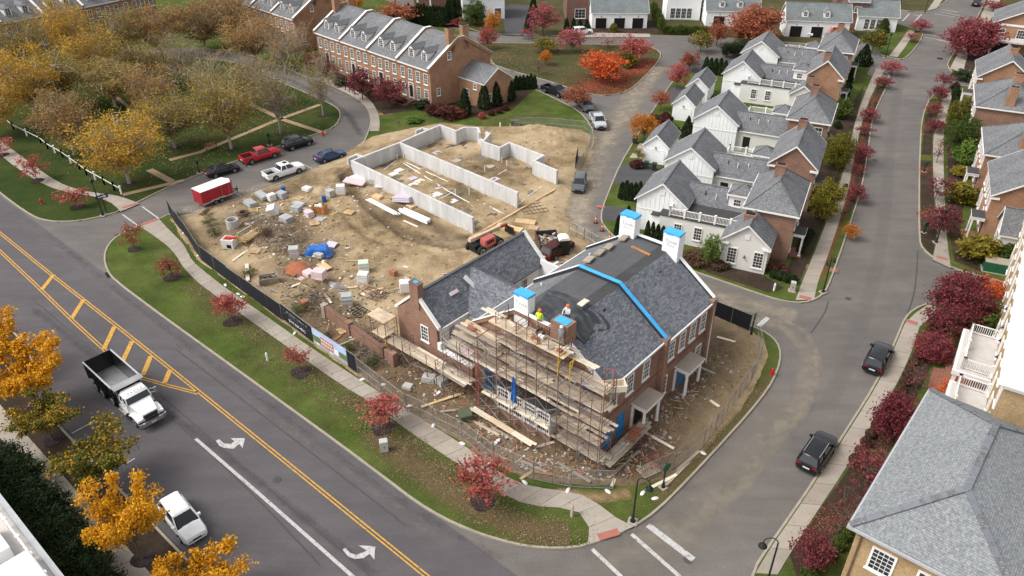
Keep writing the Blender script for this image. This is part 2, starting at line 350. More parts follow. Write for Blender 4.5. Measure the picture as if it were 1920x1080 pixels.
# the wide main road is a darker asphalt
D1 = Vector((math.cos(R(139.3)), math.sin(R(139.3)), 0)); N1 = Vector((-D1.y, D1.x, 0))
mA, mB = G(660, 852), G(190, 890)
sheet('main_road', [mA-D1*70, mA+D1*130, mB+D1*130-N1*0+N1*8, mB-D1*70+N1*8], 'asphalt_main', .004)

K_SITE = GL([(314, 404), (300, 411), (262, 424), (228, 438), (204, 458), (195, 482), (201, 508), (216, 527), (300, 590), (390, 655), (480, 720), (560, 778), (640, 836), (720, 896), (780, 942), (830, 972), (880, 995), (940, 1015), (990, 1026), (1050, 1030), (1100, 1024), (1185, 990), (1230, 960), (1290, 900), (1350, 835), (1400, 780), (1440, 730), (1458, 695), (1464, 665), (1457, 643), (1440, 627), (1415, 615), (1380, 603), (1335, 588)])
K_SITE_N = GL([(1240, 545), (1150, 480), (1070, 430), (1052, 400), (1063, 360), (1077, 333), (1103, 293), (1115, 262), (1108, 236), (1085, 208), (1045, 188), (985, 160), (930, 128), (905, 90)])
K_LOOP = GL([(470, 104), (530, 126), (590, 150), (640, 170), (672, 187), (690, 205), (697, 228), (690, 250), (677, 280), (620, 307), (588, 318), (527, 344), (453, 371), (381, 395), (330, 402), (314, 404)])
K_LOOP_FAR = GL([(-140, 190), (60, 132), (180, 106), (270, 93), (340, 90), (420, 94), (470, 104)])
far_th = GL([(870, 62), (800, 30), (700, -8), (560, -66), (300, -150), (-300, -100), (-260, 120)])
block('site_verge', K_SITE+K_SITE_N+far_th+K_LOOP_FAR[:-1]+K_LOOP[:-1], 'grass')
for k in (K_SITE, K_SITE_N[3:], K_LOOP, K_LOOP_FAR): kerb(k)
K_PARK = GL([(-200, 215), (-60, 312), (0, 362), (30, 385), (60, 405), (80, 413), (110, 417), (150, 415), (190, 407), (225, 397), (318, 350), (360, 333), (450, 300), (560, 262), (600, 250), (625, 240), (637, 226), (638, 210), (628, 200), (600, 186), (540, 161), (480, 132), (440, 118), (400, 112), (340, 109), (280, 113), (180, 130), (0, 178), (-120, 205)])
block('park_lawn', K_PARK, 'grass_park'); kerb(K_PARK)
K_TRI = GL([(860, 80), (905, 81), (1000, 82), (1110, 84), (1205, 86), (1230, 92), (1241, 104), (1228, 124), (1205, 148), (1185, 166), (1165, 176), (1140, 180), (1105, 178), (1060, 163), (1010, 147), (960, 134), (915, 118), (880, 98), (860, 80)])
block('triangle_lawn', K_TRI[:-1], 'grass_dull'); kerb(K_TRI)
K_ROW_W = GL([(1290, 112), (1275, 133), (1257, 160), (1222, 210), (1190, 263), (1163, 308), (1142, 358), (1128, 395), (1127, 415), (1135, 428), (1152, 446), (1200, 474), (1310, 513), (1440, 558), (1475, 567), (1505, 569), (1530, 562), (1547, 548), (1557, 525), (1575, 475), (1590, 430), (1605, 385), (1617, 345), (1625, 297), (1634, 230), (1641, 207), (1657, 173), (1668, 152), (1665, 138), (1640, 122), (1560, 105)])
block('row_lawn', K_ROW_W+GL([(1450, 84), (1340, 80)]), 'grass'); kerb(K_ROW_W)
K_CORNER = GL([(1640, 100), (1676, 110), (1690, 112), (1702, 106), (1718, 88), (1730, 68), (1728, 60), (1700, 50), (1662, 39), (1610, 28)])
block('corner_lawn', K_CORNER, 'grass'); kerb(K_CORNER)
K_TOP = GL([(820, 22), (880, 58), (950, 65), (1000, 67), (1290, 68), (1330, 70), (1430, 76), (1530, 84), (1600, 92)])
block('garage_verge', K_TOP+GL([(1640, 60), (1640, -60), (1300, -140), (700, -140)]), 'grass_dull'); kerb(K_TOP)
K_NE = GL([(1600, 4), (1670, 17), (1710, 22), (1735, 22), (1757, 15), (1777, 0), (1800, -25)])
block('north_lawn', K_NE+GL([(1700, -80), (1600, -60)]), 'grass_dull'); kerb(K_NE)
K_E1 = GL([(1870, -60), (1840, 20), (1815, 60), (1794, 92), (1778, 115), (1776, 125), (1787, 137), (1813, 147), (1850, 153), (1960, 165)])
block('east_lawn', K_E1+GL([(2200, 100), (2050, -80)]), 'grass_dull'); kerb(K_E1)
K_E2 = GL([(1960, 185), (1850, 168), (1800, 160), (1775, 164), (1745, 182), (1733, 207), (1727, 235), (1724, 300), (1723, 360), (1723, 450), (1730, 468), (1750, 484), (1783, 503), (1837, 518), (1880, 530), (2000, 560)])
block('east_row_lawn', K_E2+GL([(2250, 480), (2250, 200)]), 'grass'); kerb(K_E2)
K_E3 = GL([(2000, 610), (1860, 565), (1790, 556), (1733, 572), (1713, 581), (1697, 596), (1685, 624), (1667, 667), (1642, 720), (1583, 813), (1523, 907), (1473, 980), (1440, 1027), (1412, 1070), (1405, 1120), (1430, 1180)])
block('south_lawn', K_E3+GL([(2200, 1150), (2300, 700)]), 'grass'); kerb(K_E3)
K_SW = GL([(-160, 480), (10, 608), (52, 652), (64, 690), (58, 742), (130, 821), (228, 923), (340, 1040), (420, 1123), (480, 1186)])
block('south_west_verge', K_SW+GL([(100, 1250), (-500, 1150), (-700, 600)]), 'bed'); kerb(K_SW)

# ---- slab pavements: every slab a piece of its own, cut between two edge lines
def pavement(name, left, right, mat='concrete_pale', step=1.55, z=KZ, sides=None):
    L_, R_ = smooth(left, 1), smooth(right, 1)
    def along(pts):
        acc = [0.0]
        for a, b in zip(pts, pts[1:]): acc.append(acc[-1]+(b-a).length)
        return acc
    def at(pts, acc, t):
        d = t*acc[-1]
        for i in range(len(acc)-1):
            if d <= acc[i+1]+1e-9: return pts[i]+(pts[i+1]-pts[i])*((d-acc[i])/max(1e-9, acc[i+1]-acc[i]))
        return pts[-1]
    la, ra = along(L_), along(R_); n = max(2, int(max(la[-1], ra[-1])/step))
    base = thing(name, '', '', (0, 0, 0)); del base['label']; del base['category']; base['kind'] = 'structure'
    bed = MB(); lp = [at(L_, la, i/n) for i in range(n+1)]; rp = [at(R_, ra, i/n) for i in range(n+1)]
    bed.prism([(p.x, p.y) for p in lp]+[(p.x, p.y) for p in reversed(rp)], z-.1, z+.006)
    bed.build('joint_bed', 'stain', base)
    for i in range(n):
        q = [lp[i], lp[i+1], rp[i+1], rp[i]]; c = (q[0]+q[1]+q[2]+q[3])/4
        q = [c+(p-c)*(1-.025/max(.3, (p-c).length)) for p in q]
        h = random.uniform(-.004, .004); mb = MB()
        mb.hexa([(p.x-c.x, p.y-c.y, -.05) for p in q], [(p.x-c.x, p.y-c.y, .03+h) for p in q])
        mb.build('slab', 'slab_'+random.choice('abc') if mat == 'concrete_pale' else mat, base, (c.x, c.y, z))
    return base
plain('slab_a', (.315, .272, .227), .95, .13, .8, bump=.1); plain('slab_b', (.285, .247, .205), .95, .15, .8, bump=.1); plain('slab_c', (.34, .297, .247), .95, .13, .8, bump=.1)
pavement('lawn_pavement', GL([(263, 425), (300, 450), (327, 473), (342, 500), (367, 527), (407, 557), (480, 609), (560, 666), (637, 720), (693, 754), (777, 817), (880, 884), (960, 938), (1010, 951), (1070, 953), (1093, 965), (1106, 987), (1102, 1021)], KZ),
         GL([(298, 410), (321, 435), (347, 460), (358, 487), (382, 508), (427, 543), (480, 579), (580, 650), (690, 722), (767, 770), (857, 827), (913, 863), (960, 903), (1017, 916), (1073, 922), (1113, 935), (1137, 960), (1188, 988)], KZ))
pavement('road_pavement', GL([(-80, 735), (0, 822), (80, 905), (133, 968), (217, 1078), (300, 1180)], KZ), GL([(-60, 690), (0, 758), (45, 810), (150, 927), (287, 1080), (360, 1165)], KZ), step=2.4)
pavement('park_pavement', GL([(-80, 215), (0, 292), (60, 335), (110, 358), (155, 364), (190, 372), (212, 382), (226, 397)], KZ), GL([(-80, 195), (0, 263), (50, 300), (90, 330), (130, 352), (180, 362), (225, 367), (262, 382)], KZ), step=1.8)
pavement('loop_pavement', GL([(590, 150), (640, 170), (672, 187), (690, 205), (697, 228), (693, 246)], KZ), GL([(600, 143), (655, 163), (690, 183), (706, 203), (713, 226), (711, 246)], KZ), step=2.2)
pavement('row_pavement', GL([(1491, 563), (1503, 530), (1520, 490), (1540, 440), (1556, 400), (1572, 352), (1588, 297), (1600, 240), (1612, 200), (1628, 160), (1643, 128)], KZ), GL([(1527, 562), (1533, 530), (1549, 490), (1566, 440), (1580, 395), (1592, 350), (1602, 295), (1614, 238), (1627, 195), (1643, 160), (1660, 130)], KZ), step=1.8)
pavement('corner_pavement', GL([(1667, 105), (1688, 78), (1703, 56)], KZ), GL([(1683, 107), (1702, 82), (1716, 58)], KZ), step=2)
pavement('north_pavement', GL([(1738, 20), (1752, 0), (1765, -20)], KZ), GL([(1756, 16), (1770, -4), (1782, -22)], KZ), step=2)
pavement('east_pavement', GL([(1748, 487), (1757, 445), (1757, 400), (1750, 360), (1749, 300), (1750, 250), (1758, 210), (1768, 185), (1772, 165)], KZ), GL([(1783, 503), (1775, 445), (1773, 400), (1771, 360), (1769, 300), (1770, 250), (1775, 215), (1783, 190), (1790, 168)], KZ), step=1.8)
pavement('east_corner_pavement', GL([(1781, 128), (1796, 100), (1818, 62), (1845, 20), (1860, -20)], KZ), GL([(1806, 137), (1812, 110), (1830, 75), (1858, 40), (1880, -10)], KZ), step=2)
pavement('kerbside_pavement', GL([(1740, 571), (1700, 598), (1688, 626), (1670, 669), (1645, 722), (1586, 815), (1526, 909), (1476, 982), (1443, 1029), (1416, 1075)], KZ), GL([(1775, 580), (1727, 604), (1716, 640), (1700, 684), (1676, 730), (1635, 797), (1587, 877), (1535, 955), (1485, 1032), (1458, 1078)], KZ), step=2.6)
# park paths of brown brick
def path(name, pts, w, mat, z=KZ+.012):
    mb = MB(); strip(mb, pts, -w/2, w/2, z-.05, z); return struct(mb.build(name, mat))
for p, w in [([(318, 300), (375, 285), (520, 225), (600, 196)], .9), ([(280, 318), (322, 340)], 1.0), ([(345, 338), (230, 365)], .9), ([(460, 190), (530, 224), (610, 250)], .9), ([(380, 150), (460, 188)], .8), ([(285, 112), (310, 125), (345, 140)], .8), ([(200, 175), (345, 130)], .8), ([(75, 196), (150, 240)], .8), ([(190, 160), (260, 215)], .7)]:
    path('park_path', GL(p, KZ), w, 'path_tan')  if 'path_tan' in MAT else (plain('path_tan', (.33, .235, .14), .95, .15, 2), path('park_path', GL(p, KZ), w, 'path_tan'))
for p, w in [([(700, 216), (730, 212), (752, 205), (772, 196)], 1.1), ([(695, 192), (705, 187), (716, 182)], 1.0), ([(1500, 495), (1524, 503)], .9), ([(1555, 505), (1572, 508)], .9), ([(1725, 425), (1752, 429)], .9), ([(1778, 436), (1812, 432)], .9), ([(1727, 318), (1747, 320)], .7), ([(1775, 312), (1800, 318)], .7), ([(1728, 251), (1748, 254)], .6), ([(1800, 130), (1832, 133)], .7)]:
    path('brick_path', GL(p, KZ), w, 'paver')
for p in [[(230, 390), (257, 382)], [(268, 421), (296, 411)], [(1122, 1008), (1160, 997)], [(1499, 556), (1521, 561)], [(1756, 481), (1776, 487)], [(1699, 601), (1720, 608)], [(1120, 387), (1134, 389)]]:
    path('tactile_paving', GL(p, KZ), .6, 'ramp_brick', KZ+.05)
# driveways and alley aprons on the raised ground
for nm, pts, mat in [('driveway', [(1163, 305), (1240, 312), (1215, 345), (1150, 345)], 'asphalt_new'), ('driveway', [(1131, 385), (1210, 395), (1195, 420), (1127, 412)], 'asphalt_new'), ('driveway', [(1262, 163), (1330, 172), (1318, 205), (1235, 190)], 'asphalt_new'), ('driveway', [(1290, 118), (1400, 100), (1380, 125), (1275, 140)], 'asphalt_new'), ('driveway', [(940, 8), (995, 10), (1000, 68), (948, 66)], 'asphalt_new'), ('alley', [(1330, 68), (1650, 96), (1650, 118), (1450, 100), (1290, 116)], 'asphalt_side'), ('driveway', [(1640, 108), (1680, 112), (1668, 152), (1625, 140)], 'asphalt_side'), ('driveway', [(1100, 50), (1215, 50), (1220, 70), (1095, 70)], 'concrete'), ('driveway', [(1200, 268), (1255, 276), (1262, 300), (1180, 296)], 'concrete')]:
    sheet(nm, GL(pts, KZ), mat, KZ+.012)
# dark planting beds and mulch
for pts in [[(1442, 420), (1500, 440), (1528, 380), (1565, 290), (1590, 180), (1575, 120), (1540, 240), (1500, 330)], [(1470, 520), (1490, 470), (1540, 345), (1580, 220), (1620, 160), (1606, 218), (1584, 300), (1556, 392), (1520, 480), (1500, 525)], [(1578, 408), (1594, 352), (1604, 297), (1616, 238), (1629, 196), (1646, 160), (1658, 165), (1640, 206), (1632, 232), (1623, 297), (1615, 345), (1602, 390)], [(1726, 300), (1747, 302), (1750, 360), (1755, 445), (1748, 480), (1727, 455)], [(1735, 215), (1748, 210), (1748, 290), (1728, 290)], [(1780, 160), (1800, 165), (1815, 300), (1800, 440), (1840, 510), (1790, 490), (1778, 430), (1776, 250)], [(1675, 735), (1730, 640), (1760, 660), (1640, 900), (1560, 1040), (1500, 1100), (1480, 1040), (1590, 880)], [(720, 215), (780, 205), (860, 225), (960, 205), (1010, 160), (960, 150), (900, 200), (830, 190), (700, 150), (600, 110), (590, 130), (660, 165)], [(1300, 495), (1340, 470), (1430, 515), (1470, 540), (1440, 548), (1330, 512)], [(1780, 60), (1860, 60), (1860, 140), (1805, 128)], [(1080, 10), (1220, 20), (1240, 64), (1060, 60)]]:
    sheet('planting_bed', GL(pts, KZ), 'bed', KZ+.008)
# ---- faded patches laid over paving: dust, tyre tracks, fallen leaves. alpha runs out towards their edges
def fade(name, c, speck, amount=.8, scale=2.0):
    lit = speck < .2; thr = .535 if lit else .4
    t = NT(name); at = t.n('Attribute', attribute_name='cover').outputs['Fac']
    n = t.noise(scale, 6, .75); n2 = t.noise(scale*7, 3, .7); f = t.math('ADD', t.math('MULTIPLY', n, .6), t.math('MULTIPLY', n2, .4)) if lit or speck < .5 else n
    a = t.ramp(t.math('ADD', f, t.math('MULTIPLY', t.math('SUBTRACT', at, .5), .42 if lit else .9)), [(thr, (0,)*3), (thr+speck, (1,)*3)])
    t.out(t.ramp(n2 if lit else n, [(.3, sc(c, .78)), (.7, sc(c, 1.2))]), .97, spec=.05)
    t.l(t.math('MULTIPLY', a, amount), t.b.inputs['Alpha']); return t
fade('dust', (.33, .28, .215), .75, .8, .5); fade('dust_faint', (.27, .235, .19), .8, .55, .5); fade('litter_red', (.3, .07, .045), .12, .85, 5); fade('litter_brown', (.16, .11, .06), .1, .8, 6); fade('wear_dark', (.055, .05, .05), .6, .55, .9); fade('soil', (.27, .185, .1), .4, .95, 1.5); fade('litter_gold', (.4, .25, .05), .1, .8, 6); fade('wear_pale', (.2, .185, .17), .6, .45, .9); fade('bald_grass', (.17, .125, .06), .3, .85, 1.5)
def patch(name, pts, w, mat, z, peak=.8, kind='stuff'):
    """strip along pts whose cover fades to nothing at both sides and both ends"""
    pts = resample(smooth(pts, 2), 1.2); ns = normals2(pts); k = 9; vs, fs, cov = [], [], []
    for i, (p, n) in enumerate(zip(pts, ns)):
        e = min(1, i/2.0, (len(pts)-1-i)/2.0)
        for j in range(k):
            s_ = -1+2*j/(k-1); q = p+n*(s_*w/2); vs.append((q.x, q.y, z)); cov.append(max(0, peak*e*(1-abs(s_)**2.2)))
    for i in range(len(pts)-1):
        for j in range(k-1): a = i*k+j; fs.append((a, a+1, a+k+1, a+k))
    me = bpy.data.meshes.new(name); me.from_pydata(vs, [], fs); me.materials.append(MAT[mat])
    at = me.attributes.new('cover', 'FLOAT', 'POINT'); at.data.foreach_set('value', cov)
    return struct(link(name, me), kind)
patch('road_dust', GL([(1040, 420), (1085, 345), (1130, 270), (1190, 180), (1240, 120)]), 7, 'dust', .008, .85)
patch('road_dust', GL([(1075, 470), (1080, 400), (1110, 330)]), 6, 'dust', .010, .95)
patch('road_dust', GL([(1120, 430), (1220, 500), (1330, 555), (1420, 580), (1500, 600)]), 6, 'dust', .009, .8)
patch('road_dust', GL([(1400, 590), (1470, 612), (1510, 650), (1520, 700), (1490, 770), (1440, 840), (1370, 920), (1290, 990)]), 3.0, 'dust', .012, .68)
patch('road_dust', GL([(1420, 580), (1500, 610), (1535, 660), (1530, 730), (1480, 810)]), 1.6, 'dust', .016, .6)
patch('road_dust', GL([(1480, 740), (1400, 860), (1300, 960), (1200, 1040)]), 6, 'dust_faint', .020, .8)
patch('road_dust', GL([(1100, 1040), (1200, 1040), (1300, 1010), (1340, 940)]), 6, 'dust_faint', .024, .75)
patch('road_dust', GL([(330, 398), (420, 375), (520, 338), (620, 300)]), 3.4, 'dust', .008, .8)
patch('road_wear', GL([(40, 560), (200, 690), (420, 850), (620, 1010), (720, 1090)]), 1.3, 'wear_dark', .012, .6)
patch('road_wear', GL([(20, 400), (220, 560), (480, 760), (700, 920), (860, 1040)]), 2.2, 'wear_pale', .012, .8)
patch('road_wear', GL([(90, 440), (300, 610), (560, 800), (760, 950), (960, 1060)]), 1.4, 'wear_dark', .016, .5)
patch('road_wear', GL([(1690, 130), (1670, 250), (1660, 400), (1640, 520), (1600, 660), (1540, 780)]), 2.4, 'wear_pale', .012, .8)
patch('road_wear', GL([(680, 260), (655, 215), (600, 175), (520, 140)]), 2.0, 'wear_dark', .012, .7)
for p, w, m, pk in [([(330, 520), (450, 610), (600, 720), (750, 830), (900, 930)], 3.0, 'litter_brown', .62), ([(680, 800), (780, 880), (880, 950), (1000, 1000), (1080, 1000)], 4.5, 'litter_brown', .8), ([(1215, 955), (1290, 888), (1360, 810), (1420, 745), (1452, 690)], 2.0, 'litter_brown', .75), ([(300, 470), (335, 505), (420, 575), (540, 660), (690, 765), (860, 890), (940, 940)], 1.4, 'litter_brown', .65), ([(1090, 165), (1140, 155), (1190, 135), (1225, 108)], 7, 'litter_red', .8), ([(1030, 140), (1080, 130), (1140, 120)], 5, 'litter_red', .45), ([(930, 105), (1030, 125), (1100, 150)], 7, 'litter_brown', .6), ([(1530, 540), (1570, 440), (1600, 340), (1618, 250), (1640, 180)], 1.3, 'litter_red', .7), ([(1735, 430), (1735, 330), (1737, 230)], 1.2, 'litter_red', .6), ([(500, 190), (560, 200), (600, 215)], 4, 'litter_brown', .6), ([(330, 270), (420, 250), (500, 215)], 7, 'litter_gold', .5), ([(180, 260), (300, 240), (400, 200)], 12, 'litter_gold', .6), ([(100, 250), (200, 310), (300, 345)], 6, 'litter_gold', .5), ([(900, 235), (960, 215), (1050, 215)], 3, 'bald_grass', .5), ([(440, 640), (560, 725), (680, 810), (800, 900)], 1.6, 'bald_grass', .45), ([(1030, 925), (1130, 935), (1190, 922)], 2.0, 'soil', .75)]:
    patch('leaf_litter' if 'litter' in m else 'bare_patch', GL(p, KZ), w, m, KZ+.016+.004*random.random(), pk)
# ---- painted markings
def stripe(name, pts, w, mat, z=.03, off=0.0, kind='structure'):
    mb = MB(); ns = normals2(pts); rings = [((p+n*(off-w/2)), (p+n*(off+w/2))) for p, n in zip(pts, ns)]
    for (a, b), (c, d) in zip(rings, rings[1:]): mb.poly([(a.x, a.y, z), (b.x, b.y, z), (d.x, d.y, z), (c.x, c.y, z)])
    return struct(mb.build(name, mat), kind)
def dbl(pts):
    for o in (-.13, .13): stripe('yellow_line', pts, .12, 'paint_yellow', off=o)
nearY = GL([(-60, 388), (0, 437), (100, 518), (220, 612), (300, 676), (372, 734), (560, 886), (700, 1000), (800, 1081), (870, 1138)])
dbl(nearY); farY = GL([(-60, 420), (0, 471), (70, 537), (140, 605), (200, 660), (228, 688), (262, 708), (310, 722), (372, 738)])
dbl(farY)
for a, b in [((101, 515), (79, 543)), ((157, 562), (135, 597)), ((215, 612), (195, 655)), ((248, 640), (230, 678)), ((283, 668), (268, 704)), ((319, 694), (309, 718))]:
    stripe('yellow_hatching', [G(*a), G(*b)], .46, 'paint_yellow', .034)
stripe('white_line', GL([(367, 823), (480, 921), (660, 1080), (740, 1152)]), .26, 'paint_white', .034)
for a, b, w in [((229, 402), (262, 426), .22), ((267, 388), (299, 411), .22), ((1110, 1030), (1165, 1082), .3), ((1184, 1002), (1275, 1082), .3), ((1215, 985), (1300, 1050), .5), ((135, 813), (181, 788), .12), ((233, 872), (253, 860), .12), ((405, 1040), (422, 1030), .12), ((383, 328), (400, 338), .12), ((452, 304), (469, 313), .12), ((521, 284), (532, 290), .12), ((570, 309), (586, 317), .12), ((443, 363), (453, 369), .12), ((1732, 64), (1790, 74), .25), ((1732, 70), (1788, 79), .25), ((1758, 75), (1782, 80), .35), ((1762, 22), (1800, 30), .25), ((1752, 26), (1815, 36), .25), ((1765, 18), (1796, 23), .35), ((1692, 40), (1705, 26), .3), ((1678, 36), (1684, 31), .5), ((1713, 42), (1728, 27), .3), ((1712, 28), (1728, 30), .3), ((1422, 612), (1440, 596), .5)]:
    stripe('white_line', [G(*a), G(*b)], w, 'paint_white', .038)
# left-turn arrows: bent shaft and head, traced on the road
for pts in [[(405, 827), (411, 824), (420, 832), (432, 833), (440, 828), (432, 822), (460, 822), (455, 841), (449, 833), (438, 842), (422, 841), (411, 836)], [(642, 1031), (648, 1028), (656, 1037), (668, 1041), (682, 1036), (688, 1033), (672, 1023), (704, 1025), (702, 1050), (693, 1039), (682, 1047), (666, 1049), (653, 1044)]]:
    sheet('turn_arrow', GL(pts), 'paint_white', .04)
sheet('drain_grate', GL([(196, 512), (206, 509), (212, 518), (202, 522)]), 'dark', .03); sheet('drain_grate', GL([(1757, 108), (1768, 109), (1768, 112), (1757, 111)]), 'dark', .03); sheet('drain_grate', GL([(618, 204), (626, 206), (624, 210), (616, 208)]), 'dark', .03)
for x, y in ((520, 900), (1590, 560), (1640, 300), (250, 520), (1290, 1050)):
    p = G(x, y); sheet('manhole_cover', [p+Vector((.34*math.cos(a*PI/8), .34*math.sin(a*PI/8), 0)) for a in range(16)], 'stain', .031)
for pts in ([(1721, 470), (1718, 520), (1712, 560), (1700, 590)], [(1553, 565), (1548, 585), (1520, 625)], [(300, 740), (420, 845), (560, 965), (700, 1085)], [(330, 655), (520, 800), (760, 985)], [(60, 560), (260, 730), (450, 900), (600, 1060)]):
    stripe('tar_seam', smooth(GL(pts), 2), .12, 'stain', .026)

# ---- the building site: a rough sheet of earth with ruts, heaps and a bank against the foundation
SITE = GL([(325, 412), (372, 398), (453, 374), (527, 347), (588, 321), (640, 300), (700, 258), (760, 245), (830, 232), (900, 240), (1000, 238), (1085, 245), (1112, 258), (1103, 290), (1079, 332), (1064, 362), (1052, 400), (1075, 432), (1110, 455), (1160, 500), (1240, 550), (1320, 575), (1385, 610), (1425, 640), (1432, 668), (1420, 705), (1380, 770), (1330, 825), (1290, 868), (1240, 893), (1195, 905), (1100, 905), (1000, 895), (930, 868), (860, 818), (760, 765), (670, 700), (580, 635), (470, 553), (375, 485), (350, 450)])
def inside(p, poly):
    c = False; n = len(poly); j = n-1
    for i in range(n):
        a, b = poly[i], poly[j]
        if (a.y > p.y) != (b.y > p.y) and p.x < (b.x-a.x)*(p.y-a.y)/(b.y-a.y)+a.x: c = not c
        j = i
    return c
def dseg(p, a, b):
    ab = b-a; t = max(0, min(1, (p-a).dot(ab)/max(1e-9, ab.dot(ab)))); return (p-(a+ab*t)).length, t
from mathutils import noise as mn
FA, FB, FC, FD = (G(660, 301, 2.5), G(749, 267, 2.5), G(825, 234, 2.5), G(886, 407, 2.5))
for q in (FA, FB, FC, FD): q.z = 0
RUT = [GL([(640, 335), (690, 395), (740, 435), (810, 455), (880, 450)]), GL([(700, 400), (760, 452), (850, 470), (930, 460)]), GL([(560, 350), (640, 400), (680, 440), (760, 480)])]
HEAPS = [(G(590, 540), 2.2, .8), (G(585, 500), 2.6, .6), (G(600, 360), 3, .5), (G(470, 440), 4, .5), (G(520, 450), 5, .7), (G(900, 480), 3, .4), (G(1040, 262), 5, .9), (G(1000, 250), 4, .7), (G(1390, 660), 3, .45), (G(1330, 730), 3, .3), (G(430, 405), 3, .5), (G(790, 500), 3, .4), (G(1000, 425), 3, .3)]
def site_z(p):
    z = KZ+.3
    z += .18*mn.noise(Vector((p.x*.35, p.y*.35, 0)))+.16*mn.noise(Vector((p.x*1.0, p.y*1.0, 3)))+.09*mn.noise(Vector((p.x*2.3, p.y*2.3, 9)))
    for c, r, h in HEAPS:
        d = (p-c).length
        if d < r: z += h*(1-(d/r)**2)**2*(1+.4*mn.noise(Vector((p.x*1.5, p.y*1.5, 5))))
    for rt in RUT:
        for a, b in zip(rt, rt[1:]):
            d, _ = dseg(p, a, b)
            if d < .9: z += -.28*(1-d/.9)+(.22 if d > .55 else 0)*(1-abs(d-.72)/.18 if abs(d-.72) < .18 else 0)
    side = (FC-FA).cross(p-FA).z          # >0 beyond the back wall line
    d, t = dseg(p, FA, FC)
    if side > 0 and d < 5: z += 1.35*max(0, 1-d/5)
    return max(z, KZ+.08)
def inner(p, poly):
    return min(dseg(p, poly[i], poly[(i+1) % len(poly)])[0] for i in range(len(poly)))
def sdist(p, poly): return inner(p, poly)*(1 if inside(p, poly) else -1)
def edge_k(sd, edge): k = max(0.0, min(1.0, (sd+.8)/edge)); return k*k*(3-2*k)
def rough_sheet(name, poly, step, mat, zf, edge=2.4, zb=KZ):
    xs = [p.x for p in poly]; ys = [p.y for p in poly]; x0, y0 = min(xs)-2, min(ys)-2; nx = int((max(xs)+2-x0)/step)+2; ny = int((max(ys)+2-y0)/step)+2
    idx = {}; vs, fs = [], []
    for j in range(ny):
        for i in range(nx):
            p = Vector((x0+i*step, y0+j*step, 0)); sd = sdist(p, poly)
            if sd > -1.6: idx[i, j] = len(vs); vs.append((p.x, p.y, zb-.06+(zf(p)-zb+.06)*edge_k(sd, edge) if sd > -.75 else -.2))
    for (i, j), a in idx.items():
        b, c, d = idx.get((i+1, j)), idx.get((i+1, j+1)), idx.get((i, j+1))
        if None not in (b, c, d): fs.append((a, b, c, d))
    me = bpy.data.meshes.new(name); me.from_pydata(vs, [], fs); me.materials.append(MAT[mat]); me.polygons.foreach_set('use_smooth', [True]*len(fs))
    at_ = me.attributes.new('damp', 'FLOAT', 'POINT'); at_.data.foreach_set('value', [damp(Vector((v[0], v[1], 0))) for v in vs])
    return struct(link(name, me))
# dark turned soil: round the house, under the brush heaps and in the ruts
DAMP = [(GL([(760, 720), (900, 800), (1010, 850), (1120, 880), (1200, 860), (1290, 740), (1340, 640)]), 5.0, .9), (GL([(430, 430), (520, 440), (590, 480), (560, 520)]), 4.5, .85), (GL([(590, 575), (690, 650), (760, 700)]), 3.5, .9), (RUT[0], 1.1, 1.0), (RUT[1], 1.0, .9), (GL([(740, 395), (860, 455)]), 1.8, .9), (GL([(420, 390), (560, 360)]), 2.5, .6)]
def damp(p):
    v = 0
    for pts, r, k in DAMP:
        d = min(dseg(p, a, b)[0] for a, b in zip(pts, pts[1:]))
        if d < r: v = max(v, k*(1-(d/r)**2))
    return v
t = NT('site_soil'); big = t.noise(.085, 6, .65); mid = t.noise(.5, 5, .7); fine = t.noise(4.5, 5, .75)
f = t.math('ADD', t.math('ADD', t.math('MULTIPLY', big, .55), t.math('MULTIPLY', mid, .3)), t.math('MULTIPLY', fine, .25))
c = t.ramp(f, [(.39, (.075, .052, .032)), (.46, (.165, .118, .068)), (.53, (.28, .203, .117)), (.62, (.42, .32, .2))])
c = t.mix(t.math('MULTIPLY', t.ramp(t.noise(.2, 3, .6), [(.58, (0,)*3), (.72, (.7,)*3)]), t.ramp(fine, [(.4, (0,)*3), (.6, (1,)*3)])), c, (.06, .075, .02)); dm = t.n('Attribute', attribute_name='damp').outputs['Fac']; c = t.mix(t.math('MULTIPLY', dm, t.ramp(t.math('ADD', mid, t.math('MULTIPLY', fine, .3)), [(.45, (.35,)*3), (.75, (1,)*3)])), c, t.ramp(fine, [(.35, (.045, .03, .02)), (.68, (.16, .115, .075))])); t.out(c, .98, spec=.04); t.bump(fine, .8, .12)
def ground_z(p): return max(KZ, KZ-.06+(site_z(p)-KZ+.06)*edge_k(sdist(p, SITE), 2.4))
def site_at(x, y):
    p = G(x, y, KZ+.2); p.z = 0; q = G(x, y, ground_z(p)); q.z = 0; return Vector((q.x, q.y, ground_z(q)))
rough_sheet('site_earth', SITE, .36, 'site_soil', site_z)
patch('pale_earth', [site_at(x, y)*1 for x, y in [(700, 360), (760, 420), (830, 480), (900, 490), (960, 430)]], 6, 'soil', .0, 0) if False else None
